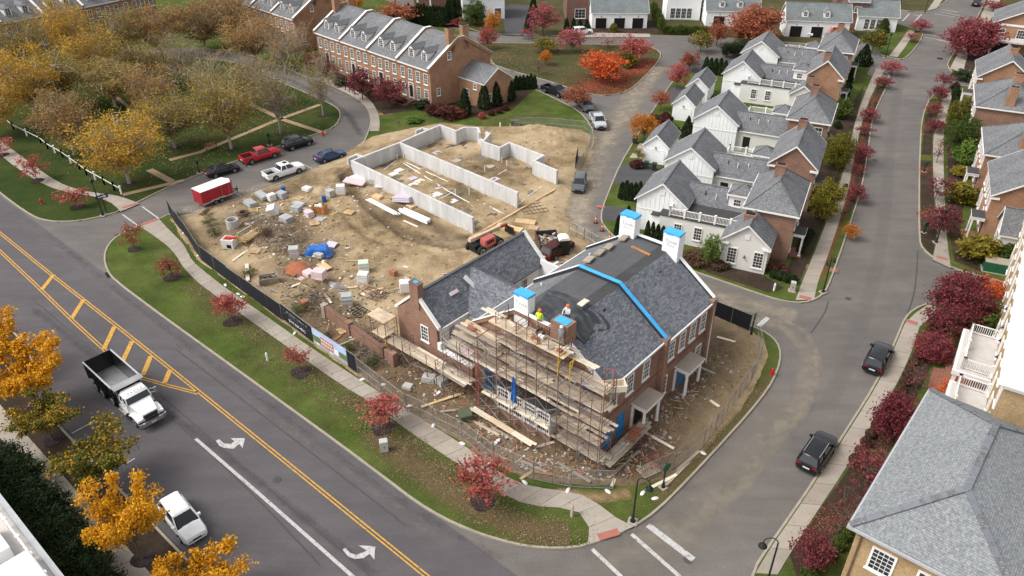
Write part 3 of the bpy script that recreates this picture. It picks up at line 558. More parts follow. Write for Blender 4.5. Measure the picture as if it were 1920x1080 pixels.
# ---------------------------------------------------------------- windows shared by all houses
WIN = {}
def window(parent, x, y, z, w, h, rz=0.0, cols=3, rows=4, frame='trim', pane='glass', sill=True, name='window', fw=.09):
    """x, y, z = middle of the sill on the wall; rz turns the outward face (-y at rz 0)"""
    key = (round(w, 2), round(h, 2), cols, rows, frame, pane, sill, fw)
    if key not in WIN:
        f = MB(); a = w/2
        f.box(-a, -a+fw, -.08, .03, 0, h).box(a-fw, a, -.08, .03, 0, h).box(-a+fw, a-fw, -.08, .03, h-fw, h).box(-a+fw, a-fw, -.08, .03, 0, fw)
        if sill: f.box(-a-.08, a+.08, -.14, .03, -.09, -.002)
        for i in range(1, cols): q = -a+fw+(w-2*fw)*i/cols; f.box(q-.017, q+.017, -.045, -.0, fw, h-fw)
        for j in range(1, rows):
            q = fw+(h-2*fw)*j/rows; d = .035 if j*2 == rows else .017; f.box(-a+fw, a-fw, -.052, -.002, q-d, q+d)
        p = MB(); p.box(-a+fw-.01, a-fw+.01, -.03, .02, fw-.01, h-fw+.01)
        WIN[key] = (f.mesh('window', frame), p.mesh('pane', pane))
    o = link(name, WIN[key][0], parent, (x, y, z), rz); link('pane', WIN[key][1], o); return o
def slab_roof(mb, quad, th=.14, m=0, mside=None):
    """a thick sloping slab from a quad or triangle given counter-clockwise from above"""
    a, b, c = Vector(quad[0]), Vector(quad[1]), Vector(quad[2]); n = (b-a).cross(c-a).normalized()
    if n.z < 0: quad = list(reversed(quad)); n = -n
    lo = [Vector(q)-Vector((0, 0, th)) for q in quad]
    mb.hexa([tuple(q) for q in lo], [tuple(q) for q in quad], m if mside is None else mside, m); return mb

# ---------------------------------------------------------------- the brick house being built
MAIN_O, MAIN_RZ = G(1123, 863), R(-40.7)
house = thing('brick_house', 'two storey brick house with grey shingle roof under construction behind scaffolding', 'house', MAIN_O, MAIN_RZ)
W_, ZE, ZD = 13.4, 7.35, 10.6
DX0, DX1 = -8.8, -4.6
def gable_poly(y, z0=0, g=0.0): return [(-W_+g, y, z0), (0-g, y, z0), (0-g, y, ZE), (DX1, y, ZD), (DX0, y, ZD), (-W_+g, y, ZE)]
mb = MB()
mb.loft([gable_poly(0), gable_poly(8.15)])
mb.build('wall', 'brick_red', house)
mb = MB(); mb.loft([[(x+(.0 if x < -1 else .22), y, z) for x, y, z in gable_poly(8.151)], [(x+(.0 if x < -1 else .22), y, z) for x, y, z in gable_poly(16.4)]]); mb.build('wall', 'brick_red', house)
# roof slabs: two steep sides and a flat deck for each half
for (y0, y1, ex) in ((.05, 8.2, .18), (8.5, 16.35, .4)):
    s_ = MB(); slab_roof(s_, [(ex, y0, ZE-.02), (ex, y1, ZE-.02), (DX1, y1, ZD+.12), (DX1, y0, ZD+.12)]); s_.build('roof_slope', 'shingle_shaded', house)  # slope turned from the light: shade comes from its darker shingle colour
    s_ = MB(); slab_roof(s_, [(-W_-.25, y0, ZE-.02), (DX0, y0, ZD+.12), (DX0, y1, ZD+.12), (-W_-.25, y1, ZE-.02)]); s_.build('roof_slope', 'shingle', house)
    s_ = MB(); s_.box(DX0+.002, DX1-.002, y0, y1, ZD, ZD+.135)
    for q in (.33, .66): s_.box(DX0+.05, DX1-.05, y0+(y1-y0)*q*0+.02, y1-.02, ZD+.1355, ZD+.1358) if False else None
    s_.build('roof_deck', 'felt', house)
    for k in range(4):        # lapped courses of roofing felt
        x0 = DX0+.02+k*1.05; s_ = MB(); s_.box(x0, x0+1.02, y0+.03, y1-.03, ZD+.136, ZD+.141+.003*(k % 2)); s_.build('felt_course', 'felt' if k < 3 else 'membrane', house)
    g = MB(); g.box(ex-.03, ex+.1, y0, y1, ZE-.22, ZE-.04); g.build('gutter', 'trim', house)
    g = MB(); g.box(-W_-.36, -W_-.22, y0, y1, ZE-.22, ZE-.04); g.build('gutter', 'trim', house)
# party wall between the halves, capped with blue tape over black flashing; raked parapets at both ends
def parapet(y, mats, h=.34, th=.34, name='parapet', x0=-W_-.3, x1=.32):
    top = [(x0, ZE+.02), (DX0-.05, ZD+.16), (DX1+.05, ZD+.16), (x1, ZE+.02)]
    for k, ((xa, za), (xb, zb)) in enumerate(zip(top, top[1:])):
        m = MB(); m.hexa([(xa, y-th/2, za-.3), (xb, y-th/2, zb-.3), (xb, y+th/2, zb-.3), (xa, y+th/2, za-.3)], [(xa, y-th/2, za+h), (xb, y-th/2, zb+h), (xb, y+th/2, zb+h), (xa, y+th/2, za+h)])
        o = m.build(name, mats[0], house)
        c = MB(); e = .05; c.hexa([(xa, y-th/2-e, za+h+.004), (xb, y-th/2-e, zb+h+.004), (xb, y+th/2+e, zb+h+.004), (xa, y+th/2+e, za+h+.004)], [(xa, y-th/2-e, za+h+.05), (xb, y-th/2-e, zb+h+.05), (xb, y+th/2+e, zb+h+.05), (xa, y+th/2+e, za+h+.05)])
        c.build('coping', mats[1] if not (isinstance(mats[1], list)) else mats[1][k], o)
parapet(8.35, ('tarp_black', ['wrap', 'tape_blue', 'tape_blue']), .3, .3)
parapet(16.5, ('tarp_black', 'wrap'), .22, .3)
parapet(-.02, ('brick_red', 'trim'), .1, .3)
for x, y, w, d, z0, z1, mats in [(-8.3, .4, 1.4, .9, 9.6, 12.4, ('wrap', 'tape_blue')), (-4.2, .1, 1.6, 1.1, 9.2, 11.8, ('brick_red', 'tape_blue')), (-8.9, 16.3, 1.6, 1.0, 10.2, 12.9, ('wrap', 'tape_blue')), (-4.3, 16.3, 1.6, 1.0, 9.8, 12.7, ('wrap', 'tape_blue'))]:
    c = MB(); c.box(x-w/2, x+w/2, y-d/2, y+d/2, z0, z1); o = c.build('chimney', mats[0], house)
    c = MB(); n = 6; q = []; top = []
    e = .025
    if mats[0] == 'wrap': c.box(x-w/2-e, x+w/2+e, y-d/2-e, y+d/2+e, z1-.02, z1+.05)
    else: c.box(x-w*.38, x+w*.36, y-d*.4, y+d*.36, z1+.001, z1+.04)
    kf = .8
    for i in range(5 if mats[0] == 'wrap' else 0):
        a = x-w/2-e+(w+2*e)*i/5; h_ = kf*random.uniform(.08, .3); c.box(a+.001, a+(w+2*e)/5-.001, y-d/2-e-.006, y-d/2-e+.02, z1-h_, z1-.021)
        a = y-d/2-e+(d+2*e)*i/5; h_ = kf*random.uniform(.08, .25)
        for sx in (x-w/2-e-.006, x+w/2+e-.014): c.box(sx, sx+.02, a+.022, a+(d+2*e)/5-.001, z1-h_, z1-.022)
    c.build('chimney_cap', mats[1], o)
    if mats[0] == 'wrap':
        text_mesh('wrap_print', 'Tyvek', .5, 'print_grey', o, (x+.05, y-d/2-.012, z1-.95))
        for k in range(2):
            pr = MB(); pr.box(x-.4, x+.45, y-d/2-.014, y-d/2-.004, z1-1.16-.13*k, z1-1.12-.13*k); pr.build('wrap_print', 'print_grey', o)
# street side: nine windows above and below, two porches, belt course
for y in (1.3, 3.6, 6.0): window(house, 0, y, 4.75, 1.0, 1.9, PI/2, 3, 4)
for y in (9.6, 11.4, 13.2, 15.0): window(house, .22, y, 4.75, 1.0, 1.9, PI/2, 3, 4)
for x, y in ((0, .95), (0, 2.7)): window(house, x, y, 1.0, 1.05, 2.2, PI/2, 2, 4, 'film_blue', 'film_blue')
for y in (9.0, 14.9): window(house, .22, y, 1.2, 1.0, 2.0, PI/2, 3, 4)
b = MB(); b.box(-.01, .05, .3, 8.0, 3.95, 4.2); b.build('belt_course', 'brick_dark', house)
b = MB(); b.box(.21, .27, 8.7, 16.2, 3.95, 4.2); b.build('belt_course', 'brick_dark', house)
b = MB(); b.box(.0, .5, 8.1, 8.7, 0, ZE+.3); b.build('pilaster', 'brick_red', house)
b = MB(); b.box(.1, .55, 15.9, 16.65, 0, ZE+.2); b.build('pilaster', 'brick_red', house)
b = MB(); b.tube((.62, 16.3, .2), (.5, 16.3, ZE-.1), .05, n=6); b.build('downspout', 'trim', house)
def porch(y0, y1, xw, depth=1.5):
    p = MB(); p.box(xw, xw+depth, y0, y1, 3.15, 3.28).box(xw+.08, xw+depth-.08, y0+.08, y1-.08, 2.85, 3.15); po = p.build('porch', 'trim', house)
    p = MB(); p.box(xw+.02, xw+depth-.02, y0+.02, y1-.02, 3.284, 3.31); p.build('porch_roof', 'concrete', po)
    for yy in (y0+.25, y1-.25):
        c = MB(); c.lathe((xw+depth-.3, yy, 0), [(.2, .42), (.2, .5), (.15, .55), (.14, 1.6), (.12, 2.7), (.18, 2.76), (.18, 2.85)], 10); c.build('column', 'trim', po, smooth=True)
        c = MB(); c.box(xw+.005, xw+.12, yy-.14, yy+.14, .42, 2.85); c.build('column', 'trim', po)
    p = MB(); p.box(xw, xw+depth+.2, y0-.1, y1+.1, 0, .42); p.box(xw+depth+.2, xw+depth+.55, y0+.2, y1-.2, 0, .22); p.build('step', 'brick_dark', po)
    d = MB(); d.box(xw, xw+.06, (y0+y1)/2-.55, (y0+y1)/2+.55, .42, 2.6); d.build('door', 'film_blue' if xw > .1 else 'door_dark', po)
porch(4.2, 6.9, 0); porch(10.7, 13.5, .22)
b = MB(); b.box(.3, 2.0, 13.9, 14.05, .1, .5).box(.3, 2.0, 15.4, 15.55, .1, .5).box(1.85, 2.0, 14.06, 15.39, .1, .5); b.box(.3, 1.84, 14.06, 15.39, .1, .16, 1); b.build('window_well', ['block', 'dark'], house)
# front gable side: bay of white frames, windows behind blue film
bay = MB(); bay.box(-9.9, -4.0, -1.35, -.005, 0, .95, 1); bay.box(-9.8, -4.1, -1.25, -.006, .951, 3.5, 0); bo = bay.build('bay', ['trim', 'brick_red'], house)
b = MB(); b.box(-9.95, -3.95, -1.42, -.004, 3.501, 3.62); b.build('bay_roof', 'membrane', bo)
for k in range(4):
    for z, h in ((1.15, 1.0), (2.35, .95)):
        window(bo, -9.1+k*1.45, -1.25, z, 1.25, h, 0, 5, 2, sill=False)
    b = MB(); b.box(-9.72+k*1.45-.08, -9.72+k*1.45+.06, -1.33, -1.24, .96, 3.48); b.build('mullion', 'trim', bo)
for x, z in ((-11.8, 4.9), (-8.9, 4.9), (-6.2, 4.9), (-3.2, 4.9), (-1.6, 1.2), (-2.9, 1.2), (-11.9, 1.2), (-1.4, 4.9)): window(house, x, 0, z, 1.0, 1.8, 0, 2, 3, 'film_blue' if z < 2 or x > -2 else 'trim', 'glass')
for x in (-5.9, -7.6): window(house, x, 0, 8.3, .85, 1.3, 0, 3, 4)
# left wing with brick gable, white siding towards the yard and a chimney
wing = MB(); wing.loft([[(-22.9, y, 0), (-17.7, y, 0), (-17.7, y, 5), (-20.3, y, 7.4), (-22.9, y, 5)] for y in (-.5, -.2)]); wing.build('gable_wall', 'brick_red', house)
wing = MB(); wing.loft([[(-22.88, y, 0), (-17.72, y, 0), (-17.72, y, 5), (-20.3, y, 7.35), (-22.88, y, 5)] for y in (-.199, 14.6)]); wing.build('wing_wall', 'siding', house)
r_ = MB(); slab_roof(r_, [(-17.45, -.18, 4.98), (-17.45, 14.6, 4.98), (-20.3, 14.6, 7.62), (-20.3, -.18, 7.62)]); r_.build('roof_slope', 'shingle_shaded', house)  # right wing slope, its shade painted in by the darker shingle copy
r_ = MB(); slab_roof(r_, [(-23.15, 14.6, 4.98), (-23.15, -.18, 4.98), (-20.3, -.18, 7.62), (-20.3, 14.6, 7.62)]); r_.build('roof_slope', 'shingle', house)
r_ = MB(); r_.beam((-20.3, -.1, 7.66), (-20.3, 14.6, 7.66), .3, .08); r_.build('ridge_cap', 'felt', house)
for s_, x0, x1 in ((1, -17.4, -20.3), (-1, -23.2, -20.3)):
    for y, nm in ((-.4, 'rake_coping'), (14.75, 'rake_coping')):
        r_ = MB(); r_.hexa([(x0, y-.17, 4.9), (x1, y-.17, 7.55), (x1, y+.17, 7.55), (x0, y+.17, 4.9)] if s_ < 0 else [(x1, y-.17, 7.55), (x0, y-.17, 4.9), (x0, y+.17, 4.9), (x1, y+.17, 7.55)], [(x0, y-.17, 5.22), (x1, y-.17, 7.85), (x1, y+.17, 7.85), (x0, y+.17, 5.22)] if s_ < 0 else [(x1, y-.17, 7.85), (x0, y-.17, 5.22), (x0, y+.17, 5.22), (x1, y+.17, 7.85)]); r_.build(nm, 'trim', house)
c = MB(); c.box(-20.85, -19.75, -.62, .05, 6.2, 8.7); o = c.build('chimney', 'brick_red', house)
c = MB(); c.box(-20.9, -19.7, -.67, .1, 8.701, 8.78); c.build('chimney_cap', 'brick_dark', o)
c = MB(); c.box(-20.55, -20.05, -.45, -.1, 8.781, 8.84); c.build('chimney_cover', 'tape_blue', o)
window(house, -18.8+-.5, -.5, 2.9, 1.0, 1.7, 0, 3, 4); window(house, -17.7, 1.3, 2.9, .9, 1.5, PI/2, 3, 4); window(house, -17.7, 11.7, 3.0, .9, 1.5, PI/2, 3, 4); window(house, -16.4, 3.42, 2.9, .8, 1.4, 0, 3, 4)
g = MB(); g.box(-17.5, -17.34, -.1, 3.3, 4.8, 4.97); g.build('gutter', 'trim', house)
# link between wing and house
lk = MB(); lk.loft([[(x, 3.45, 0), (x, 9.6, 0), (x, 9.6, 4.9), (x, 6.5, 7.1), (x, 3.45, 4.9)] for x in (-17.7, -13.41)]); lk.build('link_wall', 'siding', house)
r_ = MB(); slab_roof(r_, [(-20.3, 3.2, 4.9), (-12.4, 3.2, 4.9), (-12.4, 6.5, 7.4), (-20.3, 6.5, 7.4)]); r_.build('roof_slope', 'shingle_shaded', house)
r_ = MB(); slab_roof(r_, [(-12.4, 9.8, 4.9), (-20.3, 9.8, 4.9), (-20.3, 6.5, 7.4), (-12.4, 6.5, 7.4)]); r_.build('roof_slope', 'shingle', house)
r_ = MB(); r_.beam((-18.2, 6.5, 7.42), (-12.6, 6.5, 7.42), .12, .06); r_.build('ridge_cap', 'felt', house)
bk = MB(); bk.box(-17.7, -13.3, 14.2, 14.4, 0, 5.6); bk.box(-17.65, -17.4, 14.4, 17, 0, 4.2); bk.build('yard_wall', 'wrap', house)
w_ = MB(); w_.box(-17.72, -13.42, -.5, -.12, 0, 2.7); w_.build('yard_wall', 'brick_red', house); w_ = MB(); w_.box(-17.69, -13.42, -.56, -.06, 2.701, 2.82); w_.box(-17.69, -17.3, -.56, -.06, 2.821, 3.5); w_.build('wall_coping', 'trim', house)
# odds and ends on the roof
for x, y in ((DX0-.15, 10), (DX0-.15, 11.6), (DX0-.1, 13.0), (DX0, 15.2)):
    b = MB(); b.cbox((x, y, ZD+.3), (.7, 1.1, .14), R(8), tilt=(0, R(-12))); tag(b.build('board_stack', 'plank_old', None, ), '', 'boards')
for nm in list(bpy.data.objects):
    if nm.name.startswith('board_stack') and nm.parent is None:
        nm.location = MAIN_O; nm.rotation_euler = (0, 0, MAIN_RZ)
for i, o in enumerate([q for q in bpy.data.objects if q.name.startswith('board_stack')]): o['label'] = f'{ORD[i]} grey board bundle from the blue taped party wall along the roof deck edge'; o['group'] = 'board bundles on the new roof'
b = MB(); b.cbox((0, 0, 0), (2.1, .22, .1)); tag(b.build('loose_plank', 'cedar', None, loc2w(house, -6.4, 14.4, ZD+.2), MAIN_RZ+R(-6)), 'orange plank lying on the black felt of the upper roof deck', 'plank')
for x, y, z in ((DX1+.9, 10.6, 9.85), (DX1+.8, 13.4, 9.95), (DX1+.6, 5.2, 10.1)):
    v = MB(); v.box(-.14, .14, -.2, .2, -.1, .16); v.box(-.12, .16, -.18, .18, .161, .2); v.build('roof_vent', 'black_metal', house, (x, y, z))
for x, y, z in ((-10.1, 3.4, 9.6), (-10.4, 12.2, 9.5), (-11.2, 6.2, 8.8)):
    v = MB(); v.tube((0, 0, -.4), (0, 0, .5), .07, n=8).tube((0, 0, -.1), (0, 0, .05), .2, .09, n=8); v.build('vent_pipe', 'pvc', house, (x, y, z))
def cloth(name, label, cat, c, sx, sy, amp, mat, rz=0, dome=0.0, n=26, seed=0, drape=None, group=None):
    """crumpled sheet"""
    vs, fs = [], []
    for j in range(n+1):
        for i in range(n+1):
            u, v = i/n*2-1, j/n*2-1; rr = 1+.18*mn.noise(Vector((u*1.5+seed, v*1.5, seed)))
            x, y = u*sx/2*rr, v*sy/2*rr
            z = amp*(abs(mn.noise(Vector((u*1.8+seed+v, v*2.2, 1))))*2.2+.22*abs(mn.noise(Vector((u*6, v*5+seed, 2)))))+dome*(1-max(abs(u), abs(v))**3)
            if drape: z = drape(x, y, z)
            vs.append((x, y, z))
    for j in range(n):
        for i in range(n): a = j*(n+1)+i; fs.append((a, a+1, a+n+2, a+n+1))
    me = bpy.data.meshes.new(name); me.from_pydata(vs, [], fs); me.materials.append(MAT[mat]); me.polygons.foreach_set('use_smooth', [True]*len(fs))
    o = link(name, me, None, c, rz); s_ = o.modifiers.new('thick', 'SOLIDIFY'); s_.thickness = .02
    return tag(o, label, cat, group)
cloth('tarpaulin', 'crumpled black tarpaulin spread on the roof beside the brick chimney', 'tarpaulin', loc2w(house, -5.6, 2.6, ZD+.16), 5.4, 3.6, .2, 'tarp_black', MAIN_RZ+R(5), seed=3, n=40, drape=lambda x, y, z: z-max(0, x-1.0)*.74)
b = MB(); b.cbox((0, 0, 0), (.5, 1.0, .1)); tag(b.build('plywood_board', 'plank_pale', None, loc2w(house, -4.9, 3.6, ZD+.75), MAIN_RZ), 'small pale board lying flat on the black roof tarpaulin', 'board')
for i, (x, y, z, a, l) in enumerate(((-18.9, 5.2, 6.75, 20, 1.5), (-18.2, 5.6, 6.1, 0, 1.1))):
    b = MB(); b.cbox((0, 0, 0), (l, .5, .12), 0, tilt=(R(4), R(42))); tag(b.build('shingle_bundle', 'pack_white', None, loc2w(house, x, y, z), MAIN_RZ+R(a)), ('longer' if i == 0 else 'shorter')+' white wrapped bundle on the left wing roof', 'bundle', 'white bundles on the wing roof')
b = MB(); b.cbox((0, 0, 0), (.35, 1.0, .14), 0, tilt=(R(0), R(40))); tag(b.build('shingle_bundle', 'foam_pink', None, loc2w(house, -18.9, 3.0, 6.65), MAIN_RZ), 'pinkish roll lying on the left wing roof slope', 'bundle')
# ---------------------------------------------------------------- scaffolding
LV = [1.65, 3.3, 5.0, 6.7, 8.4, 10.1]
FRM = {}; wood('plank_worn', (.46, .37, .28))
def frame_mesh(h, d, mat):
    k = (h, d, mat)
    if k not in FRM:
        m = MB()
        for y in (0, -d): m.tube((0, y, 0), (0, y, h), .04, n=5)
        for z in (h-.03, h*.55, h*.28): m.tube((0, 0, z), (0, -d, z), 0.028, n=4)
        for y in (-.3, -d+.3): m.tube((0, y, h*.28), (0, y, h-.03), .018, n=4)
        FRM[k] = m.mesh('frame', mat)
    return FRM[k]
def brace_mesh(l, h, mat):
    k = ('b', round(l, 2), h, mat)
    if k not in FRM:
        m = MB(); m.tube((0, 0, .1), (l, 0, h-.1), .022, n=4).tube((0, -.03, h-.1), (l, -.03, .1), .022, n=4); FRM[k] = m.mesh('cross_brace', mat)
    return FRM[k]
def plank_mesh(l, w, mat):
    k = ('p', round(l, 1), w, mat)
    if k not in FRM: m = MB(); m.box(-l/2, l/2, -w/2, w/2, 0, .045); FRM[k] = m.mesh('plank', mat)
    return FRM[k]
def deck(par, x0, x1, y0, y1, z, mat, span=2.6, w=.26, along='x', jitter=.3):
    n = max(1, int(round((y1-y0)/(w+.02)))); L_ = x1-x0; k = max(1, int(round(L_/span))); l = round(L_/k+.25, 1)
    for i in range(n):
        for j in range(k):
            if random.random() < .04 and n > 2: continue
            mt = mat if isinstance(mat, str) else random.choice(mat)
            link('plank', plank_mesh(l, w, mt), par, (x0+(j+.5)*L_/k+random.uniform(-jitter, jitter), y0+(i+.5)*(w+.02)+random.uniform(-.015, .015), z+.047*(j % 2)+.001*i), random.uniform(-.015, .015))
rng = random.getstate(); random.seed(21)
scaf = thing('scaffold', 'tall rusty tube scaffold with plank decks along the front of the brick house', 'scaffold', MAIN_O, MAIN_RZ)
XS = [-15.7, -13.6, -11.5, -9.4, -7.3, -5.2, -3.1, -1.0, 1.1]
def top_level(x): return 3 if x < -12 else 4 if x < -10 else 6 if x < -2 else 5
for x in XS:
    n = top_level(x); z0 = .3
    for k in range(n):
        za = z0 if k == 0 else LV[k-1]; zb = LV[k]
        inb = -10.2 < x < -3.9 and k < 2
        link('frame', frame_mesh(round(zb-za, 2), 1.5 if not inb else 1.0, random.choice(['rust', 'rust', 'rust', 'steel'])), scaf, (x, -.28 if not inb else -1.5, za))
    link('frame', frame_mesh(1.1, 1.5, 'rust'), scaf, (x, -.28, LV[n-1]))
for a, b in zip(XS, XS[1:]):
    n = min(top_level(a), top_level(b))
    for k in range(n+1):
        za = .3 if k == 0 else LV[k-1]; zb = LV[k] if k < n else LV[n-1]+1.0
        inb = -10.2 < a < -3.9 and k < 2
        link('cross_brace', brace_mesh(b-a, round(zb-za, 2), random.choice(['rust', 'steel'])), scaf, (a, -1.8 if not inb else -2.52, za))
for k_, x in enumerate([-12.5, -10.5, -8.3, -6.2, -4.1, -2.0, .1, .95, -13.9]):
    n = top_level(x)-(x > -3); m = MB(); m.tube((x, -1.82, .2), (x, -1.82, LV[n-1]+1.2), .03, n=5); m.build('pole', 'rust', scaf)
    for k in range(1, n): m = MB(); m.tube((x-1.0, -1.86, LV[k-1]+.1+.8*(k % 2)), (x+1.1, -1.86, LV[k]-.1), .022, n=4); m.build('diagonal_brace', 'rust', scaf)
for x in (-11.5,):
    lad = MB(); lad.tube((x-.2, -1.95, .2), (x-.2, -1.95, LV[3]), .028, n=5).tube((x+.2, -1.95, .2), (x+.2, -1.95, LV[3]), .028, n=5)
    for k in range(20): lad.tube((x-.2, -1.95, .4+.32*k), (x+.2, -1.95, .4+.32*k), .018, n=4)
    lad.build('ladder', 'red_steel', scaf)
OLD = ['plank_old', 'plank_old', 'plank_worn', 'plank_worn', 'plank_pale']
deck(scaf, -3.5, 1.2, -1.75, -.45, LV[0], 'plank_old'); deck(scaf, -3.5, .9, -1.75, -.4, LV[1], OLD)
deck(scaf, -15.6, 1.3, -1.75, -.4, LV[2], OLD); deck(scaf, -14.4, 1.1, -1.75, -.4, LV[3], OLD); deck(scaf, -9.6, 1.0, -1.75, -.4, LV[4], OLD)
deck(scaf, -13.8, -9.5, -1.75, -.4, LV[4]-.75, ['plank_new', 'plank_old'])
for x0, x1, y0, y1 in ((-10.1, -7.7, -1.95, -.7), (-7.65, -5.25, -1.95, -.7), (-5.2, -2.6, -1.95, -.7)):
    b = MB(); b.box(x0, x1, y0, y1, LV[5], LV[5]+.035); b.build('plywood_deck', 'plank_new', scaf)
deck(scaf, -6.9, -2.4, -.66, -.4, LV[5]+.04, 'plank_old'); deck(scaf, -3.2, -.4, -.9, -.4, LV[5]-.5, 'plank_pale'); deck(scaf, -11.2, -9.3, -1.2, -.75, LV[5]+.16, 'plank_pale')
deck(scaf, -10.5, -4.2, -2.1, -1.56, 2.45, 'plank_pale'); deck(scaf, -11.2, -4.4, -3.2, -2.7, 1.0, ['plank_new', 'plank_pale'])
for z, x0, x1 in ((LV[3]+.95, -13.5, -9.5), (LV[4]+1.0, -9.4, 1.0), (LV[4]+.5, -9.4, 1.0), (LV[2]+.95, -13.5, 1), (LV[5]+1.0, -9.3, -6)):
    b = MB(); b.tube((x0, -1.78, z), (x1, -1.78, z), .022, n=5); b.build('guard_rail', 'rust', scaf)
for x in (-3.0, -1.9):
    b = MB(); b.tube((x, -2.0, LV[4]), (x, -2.0, LV[5]+.1), .045, n=6).tube((x, -2.0, LV[5]+.1), (x, -.9, LV[5]+.1), .045, n=6).tube((x, -2.0, LV[4]+.9), (x, -1.6, LV[5]), .03, n=5); b.build('hoist_bracket', 'yellow_steel', scaf)
b = MB(); b.tube((.2, -.5, LV[4]), (.2, -.5, LV[4]+1.5), .04, n=5).tube((1.0, -.5, LV[4]), (1.0, -.5, LV[4]+1.7), .04, n=5).tube((.2, -.5, LV[4]+1.5), (1.0, -.5, LV[4]+1.7), .04, n=5); b.build('end_frame', 'red_steel', scaf)
o = cloth('tarpaulin', 'narrow blue tarpaulin hanging down the front of the scaffold', 'tarpaulin', loc2w(scaf, -7.4, -1.95, 3.3), .8, .5, .15, 'tarp_blue', MAIN_RZ, n=10, seed=5)
me = o.data
for v in me.vertices:
    x, y, z = v.co; h = (y+.25)/.5; v.co = (x*(.25+.55*(1-h))+.1*math.sin(h*3), -.05-.08*math.sin(x*9)-z*.6, h*2.6)
# masonry boxes, mortar tubs and brick piles on the decks
def brickpile(name, label, loc, rz, nx, ny, nz, mat='brick_loose', loose=8, group=None):
    t = thing(name, label, 'bricks', loc, rz, group); k = ('bk', mat)
    if k not in FRM: m = MB(); m.box(-.1, .1, -.048, .048, 0, .06); FRM[k] = m.mesh('brick', mat)
    for a in range(nz):
        for i in range(nx):
            for j in range(ny):
                if a == nz-1 and random.random() < .35: continue
                link('brick', FRM[k], t, (i*.212-nx*.106, j*.105-ny*.05, a*.062), random.uniform(-.08, .08))
    for i in range(loose): link('brick', FRM[k], t, (random.uniform(-1, 1)*(nx*.106+.3), random.uniform(-1, 1)*(ny*.05+.25), 0), random.uniform(0, 3))
    return t
zt = LV[5]+.04
brickpile('brick_pile', 'loose brick pile on the top scaffold deck in front of the black hose coil', loc2w(scaf, -5.7, -1.2, zt), MAIN_RZ, 3, 4, 2, loose=14)
brickpile('brick_pile', 'small brick heap on the top scaffold deck below the grey clad worker', loc2w(scaf, -3.3, -1.3, zt), MAIN_RZ, 2, 4, 2, loose=10)
brickpile('brick_pile', 'brick heap at the left end of the fourth scaffold deck', loc2w(scaf, -12.6, -1.1, LV[4]-.64), MAIN_RZ, 4, 4, 2, loose=10)
b = MB(); b.cbox((0, 0, .02), (1.2, .8, .03)); tag(b.build('plywood_board', 'foam_pink', None, loc2w(scaf, -13.3, -1.2, LV[2]+.1), MAIN_RZ), 'reddish dusty board at the left end of the middle scaffold deck', 'board')
m = MB(); m.box(-.9, .9, -.45, -.38, 0, .55).box(-.9, .9, .38, .45, 0, .55).box(-.9, -.83, -.379, .379, 0, .55).box(.83, .9, -.379, .379, 0, .55).box(-.829, .829, -.379, .379, 0, .05, 1)
tag(m.build('mortar_box', ['plank_pale', 'mortar'], None, loc2w(scaf, .55, .35, LV[4]-.85), MAIN_RZ+R(48)), 'open pale wooden mortar box at the front roof corner', 'mortar box')
b = MB(); b.box(-.15, 1.15, -.5, 1.4, LV[4]-.95, LV[4]-.9); b.build('plank_bracket', 'plank_old', scaf)
m = MB(); m.lathe((0, 0, 0), [(.55, 0), (.5, .12), (.3, .22), (.05, .26)], 12); tag(m.build('mortar_heap', 'mortar', None, loc2w(scaf, -4.4, -1.45, zt), smooth=True), 'grey brown heap of wet mortar on the top deck', 'mortar')
m = MB()
for k in range(4):
    for i in range(14):
        a0, a1 = 2*PI*i/14, 2*PI*(i+1)/14; r = .36-.02*k; m.tube((r*math.cos(a0), r*math.sin(a0), .05+.05*k), (r*math.cos(a1), r*math.sin(a1), .05+.05*k), .03, n=5)
tag(m.build('hose_coil', 'tarp_black', None, loc2w(scaf, -5.9, -.55, zt+.02)), 'coiled black hose on the top deck beside the yellow clad worker', 'hose')
m = MB(); m.box(-.3, .3, -.2, .2, 0, .2).box(-.25, .25, -.15, .15, .201, .24); tag(m.build('tool_case', 'pvc', None, loc2w(scaf, -5.5, -.95, zt), MAIN_RZ), 'white and black tool case in front of the hose coil', 'case')
for i, (x, l, a) in enumerate(((-3.6, 1.4, 30), (-8.4, .9, -20), (-2.9, 1.0, 10))):
    b = MB(); b.box(-l/2, l/2, -.1, .1, 0, .09); tag(b.build('loose_plank', 'plank_pale', None, loc2w(scaf, x, -1.0, zt+.01), MAIN_RZ+R(a)), ('longest', 'left end', 'shortest right hand')[i]+' offcut plank on the top scaffold deck', 'plank')
# scaffold before the left wing
sc2 = thing('scaffold', 'low rusty scaffold with a single plank deck before the left wing gable', 'scaffold', MAIN_O, MAIN_RZ)
for i, x in enumerate((-24.6, -22.5, -20.3, -18.2, -16.0, -13.9)):
    link('frame', frame_mesh(2.2, 1.4, 'rust'), sc2, (x, -1.1, .1)); 
    if i < 2: link('frame', frame_mesh(2.1, 1.4, 'rust'), sc2, (x, -1.1, 2.3))
    elif i in (2, 4): link('frame', frame_mesh(1.2, 1.4, 'rust'), sc2, (x, -1.1, 2.3))
    if i < 5: link('cross_brace', brace_mesh(2.1, 2.1, 'steel'), sc2, (x, -2.52, .15))
for x in (-23.6, -21.4, -19.2, -17.1, -15.0):
    m = MB(); m.tube((x, -2.56, .1), (x, -2.56, 3.6), .035, n=5); m.build('pole', 'rust', sc2); m = MB(); m.tube((x, -2.6, .2), (x+1.6, -2.6, 2.3), .022, n=4); m.build('diagonal_brace', 'rust', sc2)
deck(sc2, -22.9, -12.6, -2.5, -1.1, 2.32, OLD, 3.2)
